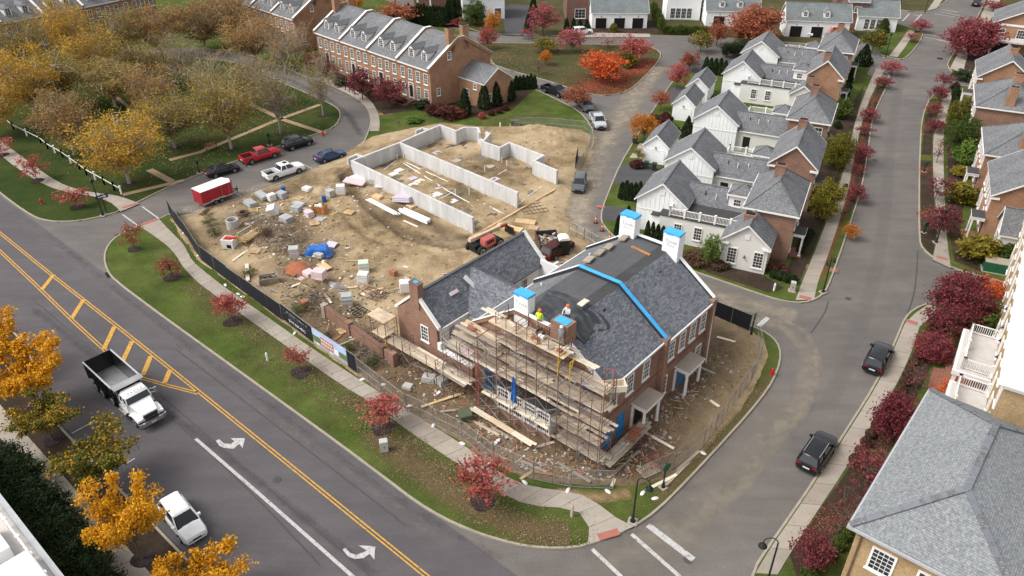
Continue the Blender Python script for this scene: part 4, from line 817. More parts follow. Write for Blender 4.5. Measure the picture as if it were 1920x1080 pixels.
b = MB(); b.box(-24.9, -22.6, -2.6, -1.1, 4.42, 4.46); b.build('plywood_deck', 'plank_new', sc2)
b = MB(); b.box(-24.5, -22.8, -2.6, -1.2, 2.62, 2.66); b.build('plywood_deck', 'plank_new', sc2)
b = MB(); b.tube((-24.2, -2.55, .3), (-22.6, -2.55, 2.2), .04).tube((-22.5, -2.6, .2), (-22.5, -2.6, 2.4), .045); b.build('yellow_post', 'yellow_steel', sc2)
# side scaffold stacked with bricks
sc3 = thing('scaffold', 'low plank scaffold stacked with red bricks beside the front corner', 'scaffold', loc2w(house, 1.35, 1.6, 0), MAIN_RZ+PI/2)
for x in (-2.4, -.4, 1.6, 3.0):
    link('frame', frame_mesh(1.5, 1.3, 'rust'), sc3, (x, .7, .05)); link('cross_brace', brace_mesh(2.0, 1.5, 'rust'), sc3, (x-1.5, -.62, .05))
deck(sc3, -2.9, 3.0, -.62, .62, 1.56, 'plank_old', 3.0)
brickpile('brick_pile', 'long row of red bricks on the plank scaffold beside the house corner', loc2w(house, 1.3, 2.9, 1.67), MAIN_RZ+PI/2+.2, 8, 7, 2, loose=26)
random.setstate(rng)

# ---------------------------------------------------------------- workers
def worker(name, label, loc, rz, shirt, trousers, hat, pose=0, skin=(.45, .26, .18)):
    t = NT('clothes_'+name); z = t.n('SeparateXYZ'); t.l(t.coord('Object'), z.inputs[0])
    c = t.ramp(t.math('DIVIDE', z.outputs[2], 1.8), [(0, (.03, .025, .02)), (.055, trousers), (.53, shirt), (.835, skin)], 'CONSTANT')
    t.out(t.mix(.4, c, t.ramp(t.noise(9, 3), [(.35, (.6,)*3), (.65, (1.3,)*3)]), 'MULTIPLY'), .85)
    P = [('pel', (0, 0, .95), .15), ('waist', (0, 0, 1.1), .15), ('chest', (0, .02 if pose else 0, 1.34), .19), ('neck', (0, .03, 1.5), .07), ('head0', (0, .04, 1.58), .085), ('head1', (0, .045, 1.7), .105),
         ('hipL', (-.11, 0, .9), .12), ('kneeL', (-.14, .04, .5), .085), ('ankL', (-.15, 0, .1), .06), ('toeL', (-.16, .17, .05), .05), ('hipR', (.11, 0, .9), .12), ('kneeR', (.15, .06, .5), .085), ('ankR', (.17, -.02, .1), .06), ('toeR', (.18, .15, .05), .05)]
    arms = [(-1, [(.2, 0, 1.42), (.29, -.02, 1.15), (.27, .14, .92)]), (1, [(.2, 0, 1.42), (.3, .02, 1.15), (.3, .16, .95)])]
    if pose == 1: arms = [(-1, [(.2, .02, 1.42), (.3, .2, 1.2), (.2, .46, 1.28)]), (1, [(.2, .02, 1.42), (.28, .22, 1.22), (.14, .48, 1.2)])]
    E = [('pel', 'waist'), ('waist', 'chest'), ('chest', 'neck'), ('neck', 'head0'), ('head0', 'head1'), ('pel', 'hipL'), ('hipL', 'kneeL'), ('kneeL', 'ankL'), ('ankL', 'toeL'), ('pel', 'hipR'), ('hipR', 'kneeR'), ('kneeR', 'ankR'), ('ankR', 'toeR')]
    for s_, a in arms:
        nm = 'LR'[s_ > 0]
        for i, p in enumerate(a): P.append((f'a{nm}{i}', (s_*p[0], p[1], p[2]), (.075, .055, .042)[i]))
        E += [('chest', f'a{nm}0'), (f'a{nm}0', f'a{nm}1'), (f'a{nm}1', f'a{nm}2')]
        d = (Vector(a[2])-Vector(a[1])).normalized(); w = Vector((s_*a[2][0], a[2][1], a[2][2])); d = Vector((s_*d.x, d.y, d.z))
        pl = w+d*.07; P.append((f'palm{nm}', tuple(pl), .035)); E.append((f'a{nm}2', f'palm{nm}'))
        side = d.cross(Vector((0, 0, 1))).normalized() if abs(d.z) < .95 else Vector((0, 1, 0))
        for k in range(4):
            f1 = pl+d*.045+side*(.022*(k-1.5)); f2 = f1+d*(.035+.008*(k in (1, 2)))+Vector((0, .012, -.012))
            P += [(f'f{nm}{k}', tuple(f1), .011), (f'g{nm}{k}', tuple(f2), .009)]; E += [(f'palm{nm}', f'f{nm}{k}'), (f'f{nm}{k}', f'g{nm}{k}')]
        th = pl-d*.01+side*.05; P.append((f't{nm}', tuple(th), .011)); E.append((f'palm{nm}', f't{nm}'))
    ix = {p[0]: i for i, p in enumerate(P)}; me = bpy.data.meshes.new('person'); me.from_pydata([p[1] for p in P], [(ix[a], ix[b]) for a, b in E], []); me.materials.append(MAT['clothes_'+name])
    o = bpy.data.objects.new('person', me); COL.objects.link(o); sk = o.modifiers.new('skin', 'SKIN'); sk.use_smooth_shade = True
    for v, p in zip(me.skin_vertices[0].data, P): v.radius = (p[2]*(1.25 if p[0] in ('chest', 'waist', 'pel') else 1), p[2]); v.use_root = p[0] == 'pel'
    ss = o.modifiers.new('sub', 'SUBSURF'); ss.levels = 1; ss.render_levels = 1
    dg = bpy.context.evaluated_depsgraph_get(); me2 = bpy.data.meshes.new_from_object(o.evaluated_get(dg)); bpy.data.objects.remove(o)
    root = link('person', me2, None, loc, rz); tag(root, label, 'person', 'workers on the roof scaffold')
    h = MB(); h.lathe((0, .045, 1.68), [(.165, 0), (.135, .02), (.125, .08), (.09, .13), (.03, .15)], 12); h.box(-.09, .09, .16, .25, 1.68, 1.7); h.build('helmet', hat, root, smooth=True)
    f = MB(); f.box(-.015, .015, .13, .17, 1.6, 1.64).box(-.05, -.025, .135, .15, 1.64, 1.655).box(.025, .05, .135, .15, 1.64, 1.655); f.build('face_features', 'foam_pink', root)
    return root
plain('helmet_orange', (.75, .16, .03), .4, .05); plain('helmet_pale', (.5, .6, .55), .4, .05)
worker('yellow', 'worker in yellow high visibility jacket, grey trousers and orange helmet standing on the roof', loc2w(house, -6.35, -.15, 10.2), MAIN_RZ+R(15), (.55, .75, .03), (.28, .25, .2), 'helmet_orange')
worker('grey', 'worker in grey clothes and pale helmet working on the near side of the brick chimney', loc2w(house, -3.75, -.75, 10.16), MAIN_RZ+R(20), (.22, .22, .23), (.25, .24, .22), 'helmet_pale', 1)
worker('white', 'worker in white shirt and orange helmet half hidden behind the brick chimney', loc2w(house, -4.6, 1.15, ZD+.16), MAIN_RZ+R(180), (.6, .58, .56), (.1, .1, .12), 'helmet_orange', 1)

# ---------------------------------------------------------------- foundation of the next house
fo = thing('foundation', 'pale grey poured concrete foundation walls of an unbuilt house with drain pipes inside', 'foundation', (0, 0, 0))
FZ = 2.55
def fwall(pts, h=FZ, z0=-.05, th=.32):
    P_ = GL(pts, FZ)
    for a, b in zip(P_, P_[1:]):
        d = (b-a).normalized(); n = Vector((-d.y, d.x, 0))*th/2; a_, b_ = a-d*.12, b+d*.12
        m = MB(); m.prism([(q.x, q.y) for q in (a_-n, b_-n, b_+n, a_+n)], z0, h+random.uniform(-.004, .004)); m.build('wall', 'wall_concrete', fo)
fwall([(660, 301), (886, 407)]); fwall([(660, 301), (749, 267), (790, 249), (825, 234)]); fwall([(749, 267), (970, 360)])
fwall([(825, 234), (855, 245), (871, 238), (896, 239), (899, 248)]); fwall([(899, 248), (912, 255)], 1.6); fwall([(912, 247), (918, 250), (905, 265)], FZ); fwall([(905, 265), (937, 276), (955, 267), (1019, 291), (1001, 301), (1044, 319)])
fwall([(684, 293), (668, 288), (652, 295)], FZ-.1); fwall([(806, 242), (792, 238), (780, 243)], FZ-.1)
def fp(x, y, z=.35): return G(x, y, z)
for pts in ([(744, 300), (760, 308), (840, 358), (880, 380)], [(760, 304), (845, 343)], [(1015, 350), (985, 372), (970, 385)], [(915, 338), (950, 318)], [(823, 374), (850, 360)], [(895, 375), (950, 404)], [(720, 318), (745, 300)]):
    q = [fp(*p, .42) for p in pts]; m = MB()
    for a, b in zip(q, q[1:]): m.tube(a, b, .06, n=6)
    m.build('drain_pipe', 'pvc', fo)
for x, y in ((745, 300), (757, 298), (854, 366), (880, 366), (909, 322), (941, 306), (950, 312)):
    a = fp(x, y); m = MB(); m.tube(a-Vector((0, 0, .3)), a+Vector((0, 0, .9)), .06, n=6); m.build('stand_pipe', 'pvc', fo)
for x, y, s_ in ((738, 327, 1), (748, 320, 1), (774, 335, 1), (787, 340, 1), (775, 347, 1), (821, 352, 1), (818, 366, 1.2), (820, 287, 1), (856, 302, 1.1), (902, 320, 1), (918, 313, 1.1), (928, 337, 1), (895, 385, 1.3), (850, 378, .9)):
    a = fp(x, y); m = MB(); m.box(-.6*s_, .6*s_, -.5*s_, .5*s_, -.3, .12); m.build('footing_pad', random.choice(['concrete_pale', 'plank_pale', 'foam_lilac', 'sandbag']), fo, (a.x, a.y, .35), R(47))
fl = rough_sheet('foundation_floor', [G(664, 312, .3)+Vector((.5, .2, 0)), G(884, 440, .3), G(970, 390, .3), G(1042, 350, .3), G(1000, 315, .3), G(940, 292, .3), G(900, 268, .3), G(830, 262, .3), G(750, 290, .3)], .6, 'gravel', lambda p: .34+.14*mn.noise(Vector((p.x*.6, p.y*.6, 0)))+.06*mn.noise(Vector((p.x*2, p.y*2, 4))), .9, .1)
for a, b, w, h in (((880, 447), (1040, 355), .3, .3),):
    p, q = G(*a, .5), G(*b, .5); m = MB(); m.beam(p-Vector((0, 0, .1)), q-Vector((0, 0, .1)), w, h); tag(m.build('timber_beam', 'lumber'), 'long pale timber beam lying along the open end of the foundation', 'beam')
# ---------------------------------------------------------------- house kit (local x across, y away from the viewer)
def wall_block(par, x0, x1, y0, y1, z, mat, z0=0, name='wall'):
    m = MB(); m.box(x0, x1, y0, y1, z0, z); return m.build(name, mat, par)
def gable_block(par, x0, x1, y0, y1, ze, zr, wall, roof, oh=.3, axis='y', trim='trim', gablemat=None, batten=False, rake=True, cornice=False):
    """walls with two gables, two roof slabs, ridge cap, rake boards. ridge along `axis`"""
    if axis == 'x':
        sw = lambda p: (p[1], p[0], p[2]); a0, a1, b0, b1 = y0, y1, x0, x1
    else: sw = lambda p: p; a0, a1, b0, b1 = x0, x1, y0, y1
    xm = (a0+a1)/2
    m = MB(); m.loft([[sw(p) for p in ((a0, y, 0), (a1, y, 0), (a1, y, ze), (xm, y, zr), (a0, y, ze))] for y in (b0, b1)])
    if batten:
        n = int((a1-a0)/.5)
        for i in range(1, n):
            x = a0+(a1-a0)*i/n; t_ = ze+(zr-ze)*(1-abs(x-xm)/((a1-a0)/2))
            for y in (b0-.03, b1-.0): m.loft([[sw(p) for p in ((x-.03, y, 0), (x+.03, y, 0), (x+.03, y, t_-.05), (x-.03, y, t_-.05))], [sw(p) for p in ((x-.03, y+.029, 0), (x+.03, y+.029, 0), (x+.03, y+.029, t_-.05), (x-.03, y+.029, t_-.05))]])
    m.build('wall', wall, par)
    k = (zr-ze)/((a1-a0)/2)
    for s_ in (-1, 1):
        xe = a0-oh if s_ < 0 else a1+oh; zo = ze-oh*k+.16
        r = MB(); slab_roof(r, [sw(p) for p in ((xe, b0-oh, zo), (xe, b1+oh, zo), (xm, b1+oh, zr+.16), (xm, b0-oh, zr+.16))], .13); r.build('roof_slope', roof, par)
        if rake:
            for y in (b0-oh-.05, b1+oh+.003):
                t_ = MB(); t_.loft([[sw(p) for p in ((xe, yy, zo-.17), (xe, yy, zo+.015), (xm, yy, zr+.175), (xm, yy, zr-.06))] for yy in (y, y+.047)]); t_.build('rake_board', trim, par)
            t_ = MB(); t_.beam(sw((xe-.04*-s_*-1, b0-oh, zo-.09)), sw((xe-.04*-s_*-1, b1+oh, zo-.09)), .09, .16); t_.build('gutter', trim, par)
            if cornice:
                for y in (b0-oh,):
                    xa, xb = (a0-oh, a0+.7) if s_ < 0 else (a1-.7, a1+oh); t_ = MB(); lo, hi = sw((xa, y, 0)), sw((xb, b0, 0)); t_.box(min(lo[0], hi[0]), max(lo[0], hi[0]), min(lo[1], hi[1]), max(lo[1], hi[1]), zo-.42, zo-.2); t_.build('cornice_return', trim, par)
    c = MB(); c.beam(sw((xm, b0-oh, zr+.17)), sw((xm, b1+oh, zr+.17)), .24, .05); c.build('ridge_cap', roof, par)
def hip_block(par, x0, x1, y0, y1, ze, zr, wall, roof, oh=.35, ridge=None, axis='y'):
    wall_block(par, x0, x1, y0, y1, ze, wall)
    X0, X1, Y0, Y1 = x0-oh, x1+oh, y0-oh, y1+oh; z0 = ze-.02
    if axis == 'y': h = (X1-X0)/2; A, B = ((X0+X1)/2, Y0+(h if ridge is None else ridge), zr), ((X0+X1)/2, Y1-(h if ridge is None else ridge), zr)
    else: h = (Y1-Y0)/2; A, B = (X0+(h if ridge is None else ridge), (Y0+Y1)/2, zr), (X1-(h if ridge is None else ridge), (Y0+Y1)/2, zr)
    c = [(X0, Y0, z0), (X1, Y0, z0), (X1, Y1, z0), (X0, Y1, z0)]
    fs = [[c[0], c[1], A], [c[1], c[2], B, A], [c[2], c[3], B], [c[3], c[0], A, B]] if axis == 'y' else [[c[0], c[1], B, A], [c[1], c[2], B], [c[2], c[3], A, B], [c[3], c[0], A]]
    for f in fs: r = MB(); slab_roof(r, f, .05); r.build('roof_slope', roof, par)
    for p, q in ((c[0], A), (c[1], A if axis == 'y' else B), (c[2], B), (c[3], B if axis == 'y' else A), (A, B)):
        r = MB(); r.beam((p[0], p[1], p[2]+.02), (q[0], q[1], q[2]+.02), .2, .06); r.build('hip_cap', roof, par)
    e = MB(); e.box(X0-.08, X1+.08, Y0-.08, Y0-.001, z0-.22, z0-.03).box(X0-.08, X1+.08, Y1+.001, Y1+.08, z0-.22, z0-.03).box(X0-.08, X0-.001, Y0, Y1, z0-.22, z0-.03).box(X1+.001, X1+.08, Y0, Y1, z0-.22, z0-.03); e.build('gutter', 'trim', par)
    s_ = MB(); s_.box(X0, X1, Y0, Y1, z0-.2, z0-.06); s_.build('soffit', 'trim', par)
def chimney(par, x, y, w, d, z0, z1, mat='brick_red'):
    m = MB(); m.box(x-w/2, x+w/2, y-d/2, y+d/2, z0, z1-.2).box(x-w/2-.05, x+w/2+.05, y-d/2-.05, y+d/2+.05, z1-.199, z1); o = m.build('chimney', mat, par)
    m = MB(); m.box(x-w/2+.1, x+w/2-.1, y-d/2+.1, y+d/2-.1, z1, z1+.06); m.build('chimney_pot', 'dark', o)
def railing(par, pts, z, h=.95, step=1.7):
    for (xa, ya), (xb, yb) in zip(pts, pts[1:]):
        a, b = Vector((xa, ya, z)), Vector((xb, yb, z)); n = max(1, int((b-a).length/step)); rr = MB()
        rr.beam(a+Vector((0, 0, h)), b+Vector((0, 0, h)), .09, .07).beam(a+Vector((0, 0, .15)), b+Vector((0, 0, .15)), .07, .06)
        k = int((b-a).length/.16)
        for i in range(1, k): p = a+(b-a)*(i/k); rr.beam(p+Vector((0, 0, .15)), p+Vector((0, 0, h)), .045, .045)
        o = rr.build('railing', 'trim', par)
        for i in range(n+1): p = a+(b-a)*(i/n); q = MB(); q.box(p.x-.1, p.x+.1, p.y-.1, p.y+.1, z, z+h+.1).box(p.x-.13, p.x+.13, p.y-.13, p.y+.13, z+h+.101, z+h+.16); q.build('railing_post', 'trim', o)
def entry_porch(par, x, y, w=2.0, d=1.3, rz=PI/2, h=2.7, roof='membrane'):
    """small columned porch against the wall; rz turns its front (-y at 0)"""
    e = thing('porch', '', ''); del e['label']; del e['category']; e.parent = par; e.location = (x, y, 0); e.rotation_euler = (0, 0, rz)
    m = MB(); m.box(-w/2, w/2, -d, 0, h, h+.3).box(-w/2-.08, w/2+.08, -d-.08, 0, h+.301, h+.38); m.build('porch_beam', 'trim', e)
    m = MB(); m.box(-w/2-.05, w/2+.05, -d-.05, -.01, h+.381, h+.41); m.build('porch_roof', roof, e)
    for xx in (-w/2+.15, w/2-.15): m = MB(); m.lathe((xx, -d+.17, 0), [(.16, .3), (.16, .38), (.11, .42), (.1, h-.1), (.15, h-.08), (.15, h)], 8); m.build('column', 'trim', e)
    m = MB(); m.box(-w/2, w/2, -d-.1, 0, 0, .3); m.build('step', 'paver', e); m = MB(); m.box(-.5, .5, -.06, 0, .3, 2.4); m.build('door', 'door_dark', e)
def garage_door(par, x, y, w, h, rz, mat='siding'):
    o = thing('garage_door', '', ''); del o['label']; del o['category']; o.parent = par; o.location = (x, y, 0); o.rotation_euler = (0, 0, rz)
    m = MB(); m.box(-w/2-.12, -w/2, -.06, 0, 0, h+.12).box(w/2, w/2+.12, -.06, 0, 0, h+.12).box(-w/2, w/2, -.06, 0, h, h+.12); m.build('door_frame', 'trim', o)
    n = 4
    for i in range(n): m = MB(); m.box(-w/2, w/2, -.04, 0, h*i/n+.01, h*(i+1)/n-.01); m.build('panel', mat, o)
def wall_lamp(par, x, y, z, rz=0):
    a, b = rotz(0, -.18, rz); m = MB(); m.tube((x, y, z+.1), (x+a, y+b, z+.1), .03, n=5).lathe((x+a, y+b, z-.12), [(.16, 0), (.05, .12), (.03, .2)], 8); m.build('wall_lamp', 'black_metal', par)

# ---------------------------------------------------------------- the row of white and brick houses
RA = R(-25)
def lpx(t, x, y, z):
    p = G(x, y, z)-t.location; c, s_ = math.cos(-t.rotation_euler.z), math.sin(-t.rotation_euler.z); return (p.x*c-p.y*s_, p.x*s_+p.y*c)
ROW = [  # brick kind, brick FL, brick width, depth; carriage FL px, width; terrace side; terrace floor; label
    ('hip', (1393.6, 388), 6.1, 10.2, (1189, 372), 6.6, 'south', 'membrane', 'nearest white and brick row house with a white gabled front room'),
    ('gable', (1439, 304.5), 6.2, 10.0, (1242, 303), 7.1, 'north', 'roof_grey', 'second white and brick row house from the building site, brick gable'),
    ('hip', (1474.5, 222), 6.1, 10.2, (1297, 223), 7.1, 'north', 'membrane_white', 'third row house from the site with a bright white roof terrace'),
    ('gable', (1510, 140), 6.2, 10.6, (1353, 138), 6.8, 'south', 'membrane', 'fourth row house from the site, brick gable and black roof terrace'),
    ('hip', (1533, 93), 6.4, 11.0, (1387.5, 99), 7.3, 'north', 'membrane', 'farthest row house with hipped roof beside the alley')]
for i, (kind, bfl, bw, bd, cfl, cw, side, floor, label) in enumerate(ROW):
    ZB, ZBR, ZC, ZCR = 6.0, 8.3, 4.2, 6.6
    o0 = G(*bfl, ZB); t = thing('row_house', label, 'house', (o0.x, o0.y, 0), RA, 'white and brick row houses')
    t.location.z = .06; sx, sy = .35*0+.3, .3
    if kind == 'hip': hip_block(t, .35, bw-.35, .35, bd-.35, ZB, ZBR+.2, 'brick_red', 'shingle', .35, 3.2)
    else: gable_block(t, .3, bw-.3, .3, bd-.3, ZB, ZBR+.2, 'brick_orange' if i == 3 else 'brick_red', 'shingle', .3, cornice=True)
    chimney(t, bw*.45, bd*(.52 if kind == 'hip' else .12 if i == 3 else .75), 1.1, .75, ZB+.5, ZBR+1.3)
    if i in (0, 3): chimney(t, 1.1, -1.2 if i else -1.6, 1.2, .8, 3, 6.1)
    for y in (1.6, 4.0, 6.4, 8.6):
        window(t, bw-.35, y, 3.7, .95, 1.6, PI/2, 2, 4)
        if y != 4.0: window(t, bw-.35, y, .9, .95, 1.8, PI/2, 2, 4)
    if kind == 'hip' and i: window(t, bw*.75, .35, 3.9, 1.2, 1.3, 0, 2, 2)
    entry_porch(t, bw-.35, 4.0 if i else 2.6)
    cx, cy = lpx(t, *cfl, ZC); cd = 7.4+.15*i
    gable_block(t, cx+.3, cx+cw-.3, cy+.3, cy+cd, ZC, ZCR, 'siding', 'shingle', .3, batten=True)
    m = MB(); m.box(cx+cw/2-.3, cx+cw/2+.3, cy+.22, cy+.299, ZC+.9, ZC+1.5); m.build('gable_vent', 'trim', t)
    m = MB(); m.box(cx+.31, cx+cw-.31, cy+.235, cy+.27, ZC-1.3, ZC-1.18); m.build('band_board', 'trim', t)
    garage_door(t, cx+.3, cy+3.8, 4.6, 2.4, -PI/2)
    # link, tower and terrace
    x0, x1 = cx+cw-.9, .5; ly0, ly1 = (cy+1.0, cy+5.6) if side == 'north' else (cy+3.0, cy+7.2)
    gable_block(t, x0, x1, ly0, ly1, 3.2, 5.2, 'render_white', 'shingle', .2, 'x', rake=False)
    m = MB(); m.box(x0+.9, x1, ly0-.28, ly0-.16, 3.0, 3.16); m.build('gutter', 'trim', t)
    if side == 'north':
        m = MB(); m.box(x0+1.6, x0+2.6, ly0-.05, ly0-.002, .1, 2.3); m.build('door', 'door_dark', t)
        ty0, ty1 = ly1-.6, ly1+3.2; wall_block(t, x0+.9, -1.2, ty0+.9, ty1, 3.3, 'render_white', name='terrace_wall')
        m = MB(); m.box(x0+.85, -1.2, ty0+.9, ty1+.1, 3.301, 3.42); m.build('terrace_floor', floor, t); railing(t, [(x0+.9, ty1-1.4), (x0+.9, ty1), (-1.5, ty1)], 3.42)
        tx, ty = -2.2, ly1-1.1
    else:
        ty0, ty1 = ly0-4.2, ly0+.6; wall_block(t, cx+cw*.55, x1+.4, ty0, ty1, 3.3, 'render_white', name='terrace_wall')
        m = MB(); m.box(cx+cw*.55-.1, x1+.4, ty0-.12, ty1-.3, 3.301, 3.42); m.build('terrace_floor', floor, t); railing(t, [(cx+cw*.72, ty0+1.8), (cx+cw*.72, ty0+.05), (x1+.3, ty0+.05)], 3.42)
        for q in range(2): window(t, cx+cw*.9+2.4*q, ty0, .9, 1.0, 1.7, 0, 3, 4)
        m = MB(); m.box(cx+cw*.36, cx+cw*.56, ty0+.6, ty0+3.6, 2.7, 2.82); m.build('side_roof', 'membrane', t)
        m = MB(); m.box(cx+cw*.38, cx+cw*.549, ty0+.8, ty0+3.4, 0, 2.69); m.build('side_wall', 'siding', t)
        tx, ty = -2.2, ly0+.5
    hip_block(t, tx, tx+2.6, ty, ty+2.4, 5.5, 6.4, 'siding', 'shingle', .25, axis='x')
    window(t, tx+1.0, ty, 3.9, 1.0, 1.0, 0, 3, 2, fw=.12)
    for q in range(3):
        v = MB(); v.tube((0, 0, -.3), (0, 0, .45), .06, n=6); v.build('vent_pipe', 'pvc' if q else 'dark', t, (x0+2.0+1.3*q, (ly0+ly1)/2-1.0-.3*(q % 2), 4.45))
    if i == 0:
        fx, fy = lpx(t, 1350, 448, 3.6); gable_block(t, fx+.3, fx+5.3, fy+.3, .6, 3.6, 5.7, 'render_white', 'shingle', .3, cornice=True)
        for q in (1.2, 4.1): window(t, fx+.3+q, fy+.3, .7, 1.1, 2.0, 0, 3, 5)
        wall_lamp(t, fx+2.9, fy+.3, 1.9); m = MB(); m.box(fx+2.6, fx+3.1, fy+.22, fy+.299, 4.0, 4.5); m.build('gable_vent', 'trim', t)
    if i == 3:
        gable_block(t, -1.6, 2.6, -3.0, .5, 3.3, 4.9, 'render_white', 'shingle', .25)
for i, (fl, w, lab) in enumerate([((1204, 271), 3.9, 'nearest small white garage with dark bins by its door'), ((1259, 194.5), 3.9, 'middle small white garage behind the brown round shrub'), ((1285, 162), 4.0, 'farthest small white garage in the row')]):
    p = G(*fl, 2.8); t = thing('garage', lab, 'garage', (p.x, p.y, .06), R(-24), 'small white garages along the lane')
    gable_block(t, .25, w-.1, .25, 6.6, 2.8, 4.35, 'siding', 'shingle', .25, batten=i == 2); garage_door(t, w/2+.05, .25, 2.5, 2.1, 0); wall_lamp(t, w/2+.05, .25, 2.55)

# ---------------------------------------------------------------- brick houses east of the street
EAST = [('gable', (1831, 144), 8.5, 10.5, 'brick_orange', 6.0, 'brick gabled house by the east side drive with a white column porch'), ('hip', (1829, 199), 9.0, 11.2, 'brick_red', 6.0, 'hip roofed brick house behind the tall green columnar shrubs'), ('hip', (1845.5, 289), 9.0, 10.6, 'brick_orange', 6.0, 'hip roofed brick house with two ridge chimneys east of the street'), ('gable', (1858, 367), 9.0, 10.8, 'brick_orange', 6.0, 'nearest brick gabled house with tall front windows east of the street')]
for i, (kind, fl, w, d, wm, ze, lab) in enumerate(EAST):
    p = G(*fl, ze); t = thing('street_house', lab, 'house', (p.x, p.y, .06), R(-26), 'brick houses east of the street')
    if kind == 'hip': hip_block(t, .3, w, .3, d-.2, ze, ze+2.9, wm, 'shingle', .3, 4.2)
    else: gable_block(t, .3, w, .3, d-.2, ze, ze+3.0, wm, 'shingle', .3, cornice=True)
    for y in (1.4, 3.4, 5.4, 7.4, 9.2):
        window(t, .3, y, 3.7, .95, 1.7, -PI/2, 2, 4)
        if y != 5.4: window(t, .3, y, .9, .95, 2.0, -PI/2, 2, 4)
    if i == 0: entry_porch(t, .3, 1.4, 2.2, 1.5, -PI/2)
    elif i == 3: entry_porch(t, .3, .9, 2.2, 1.4, -PI/2); 
    else: entry_porch(t, .3, 1.2 if i == 2 else 9, 2.2, 1.4, -PI/2)
    chimney(t, w*.55, d*.5, 1.2, .8, ze+1, ze+4.0, 'brick_orange')
    if i in (1, 2): chimney(t, w*.48, 1.6 if i == 2 else .9, 1.2, .7, ze, ze+3.2, 'brick_orange')
    if i == 0:
        m = MB(); m.box(w+.1, w+5, 2, 7, 0, 3.4); m.build('side_wall', 'render_white', t); m = MB(); m.box(w, w+5.1, 1.9, 7.1, 3.401, 3.55); m.build('side_roof', 'membrane_white', t)
p = G(1874, 439, 3.4); t = thing('street_house', 'low white gabled front house beside the green utility cabinet', 'house', (p.x, p.y, .06), R(-26), 'brick houses east of the street')
gable_block(t, .3, 8, .3, 4.4, 3.4, 5.6, 'render_white', 'shingle', .3, 'x', cornice=False); window(t, .3, 2.3, .7, 2.0, 1.9, -PI/2, 4, 3)
p = G(1862, 42, 6.0); t = thing('street_house', 'far brick gabled house with wide white cornice at the upper right', 'house', (p.x, p.y, .06), R(-30), 'brick houses east of the street')
gable_block(t, .3, 14, .3, 12, 6.0, 9.6, 'brick_orange', 'shingle', .5, cornice=True); window(t, 2.2, .3, 3.4, 1.0, 1.5, 0, 2, 2); window(t, 6.2, .3, 3.2, 2.8, 1.8, 0, 6, 3); window(t, 6.8, .3, 6.6, .9, 1.4, 0, 2, 2)
m = MB(); m.box(.2, 13, .22, .299, 5.5, 5.9); m.build('cornice', 'trim', t)
pt = MB(); pt.box(.6, 8.2, -3.2, .2, 2.9, 3.2); pt.build('porch_roof', 'roof_grey', t); pt = MB(); pt.box(1.2, 3.6, -2.8, -2.7, .3, 2.7); pt.build('porch_screen', 'dark', t)
for x in (.9, 4.0, 7.6): m = MB(); m.box(x-.12, x+.12, -3.1, -2.85, .1, 2.9); m.build('column', 'trim', t)

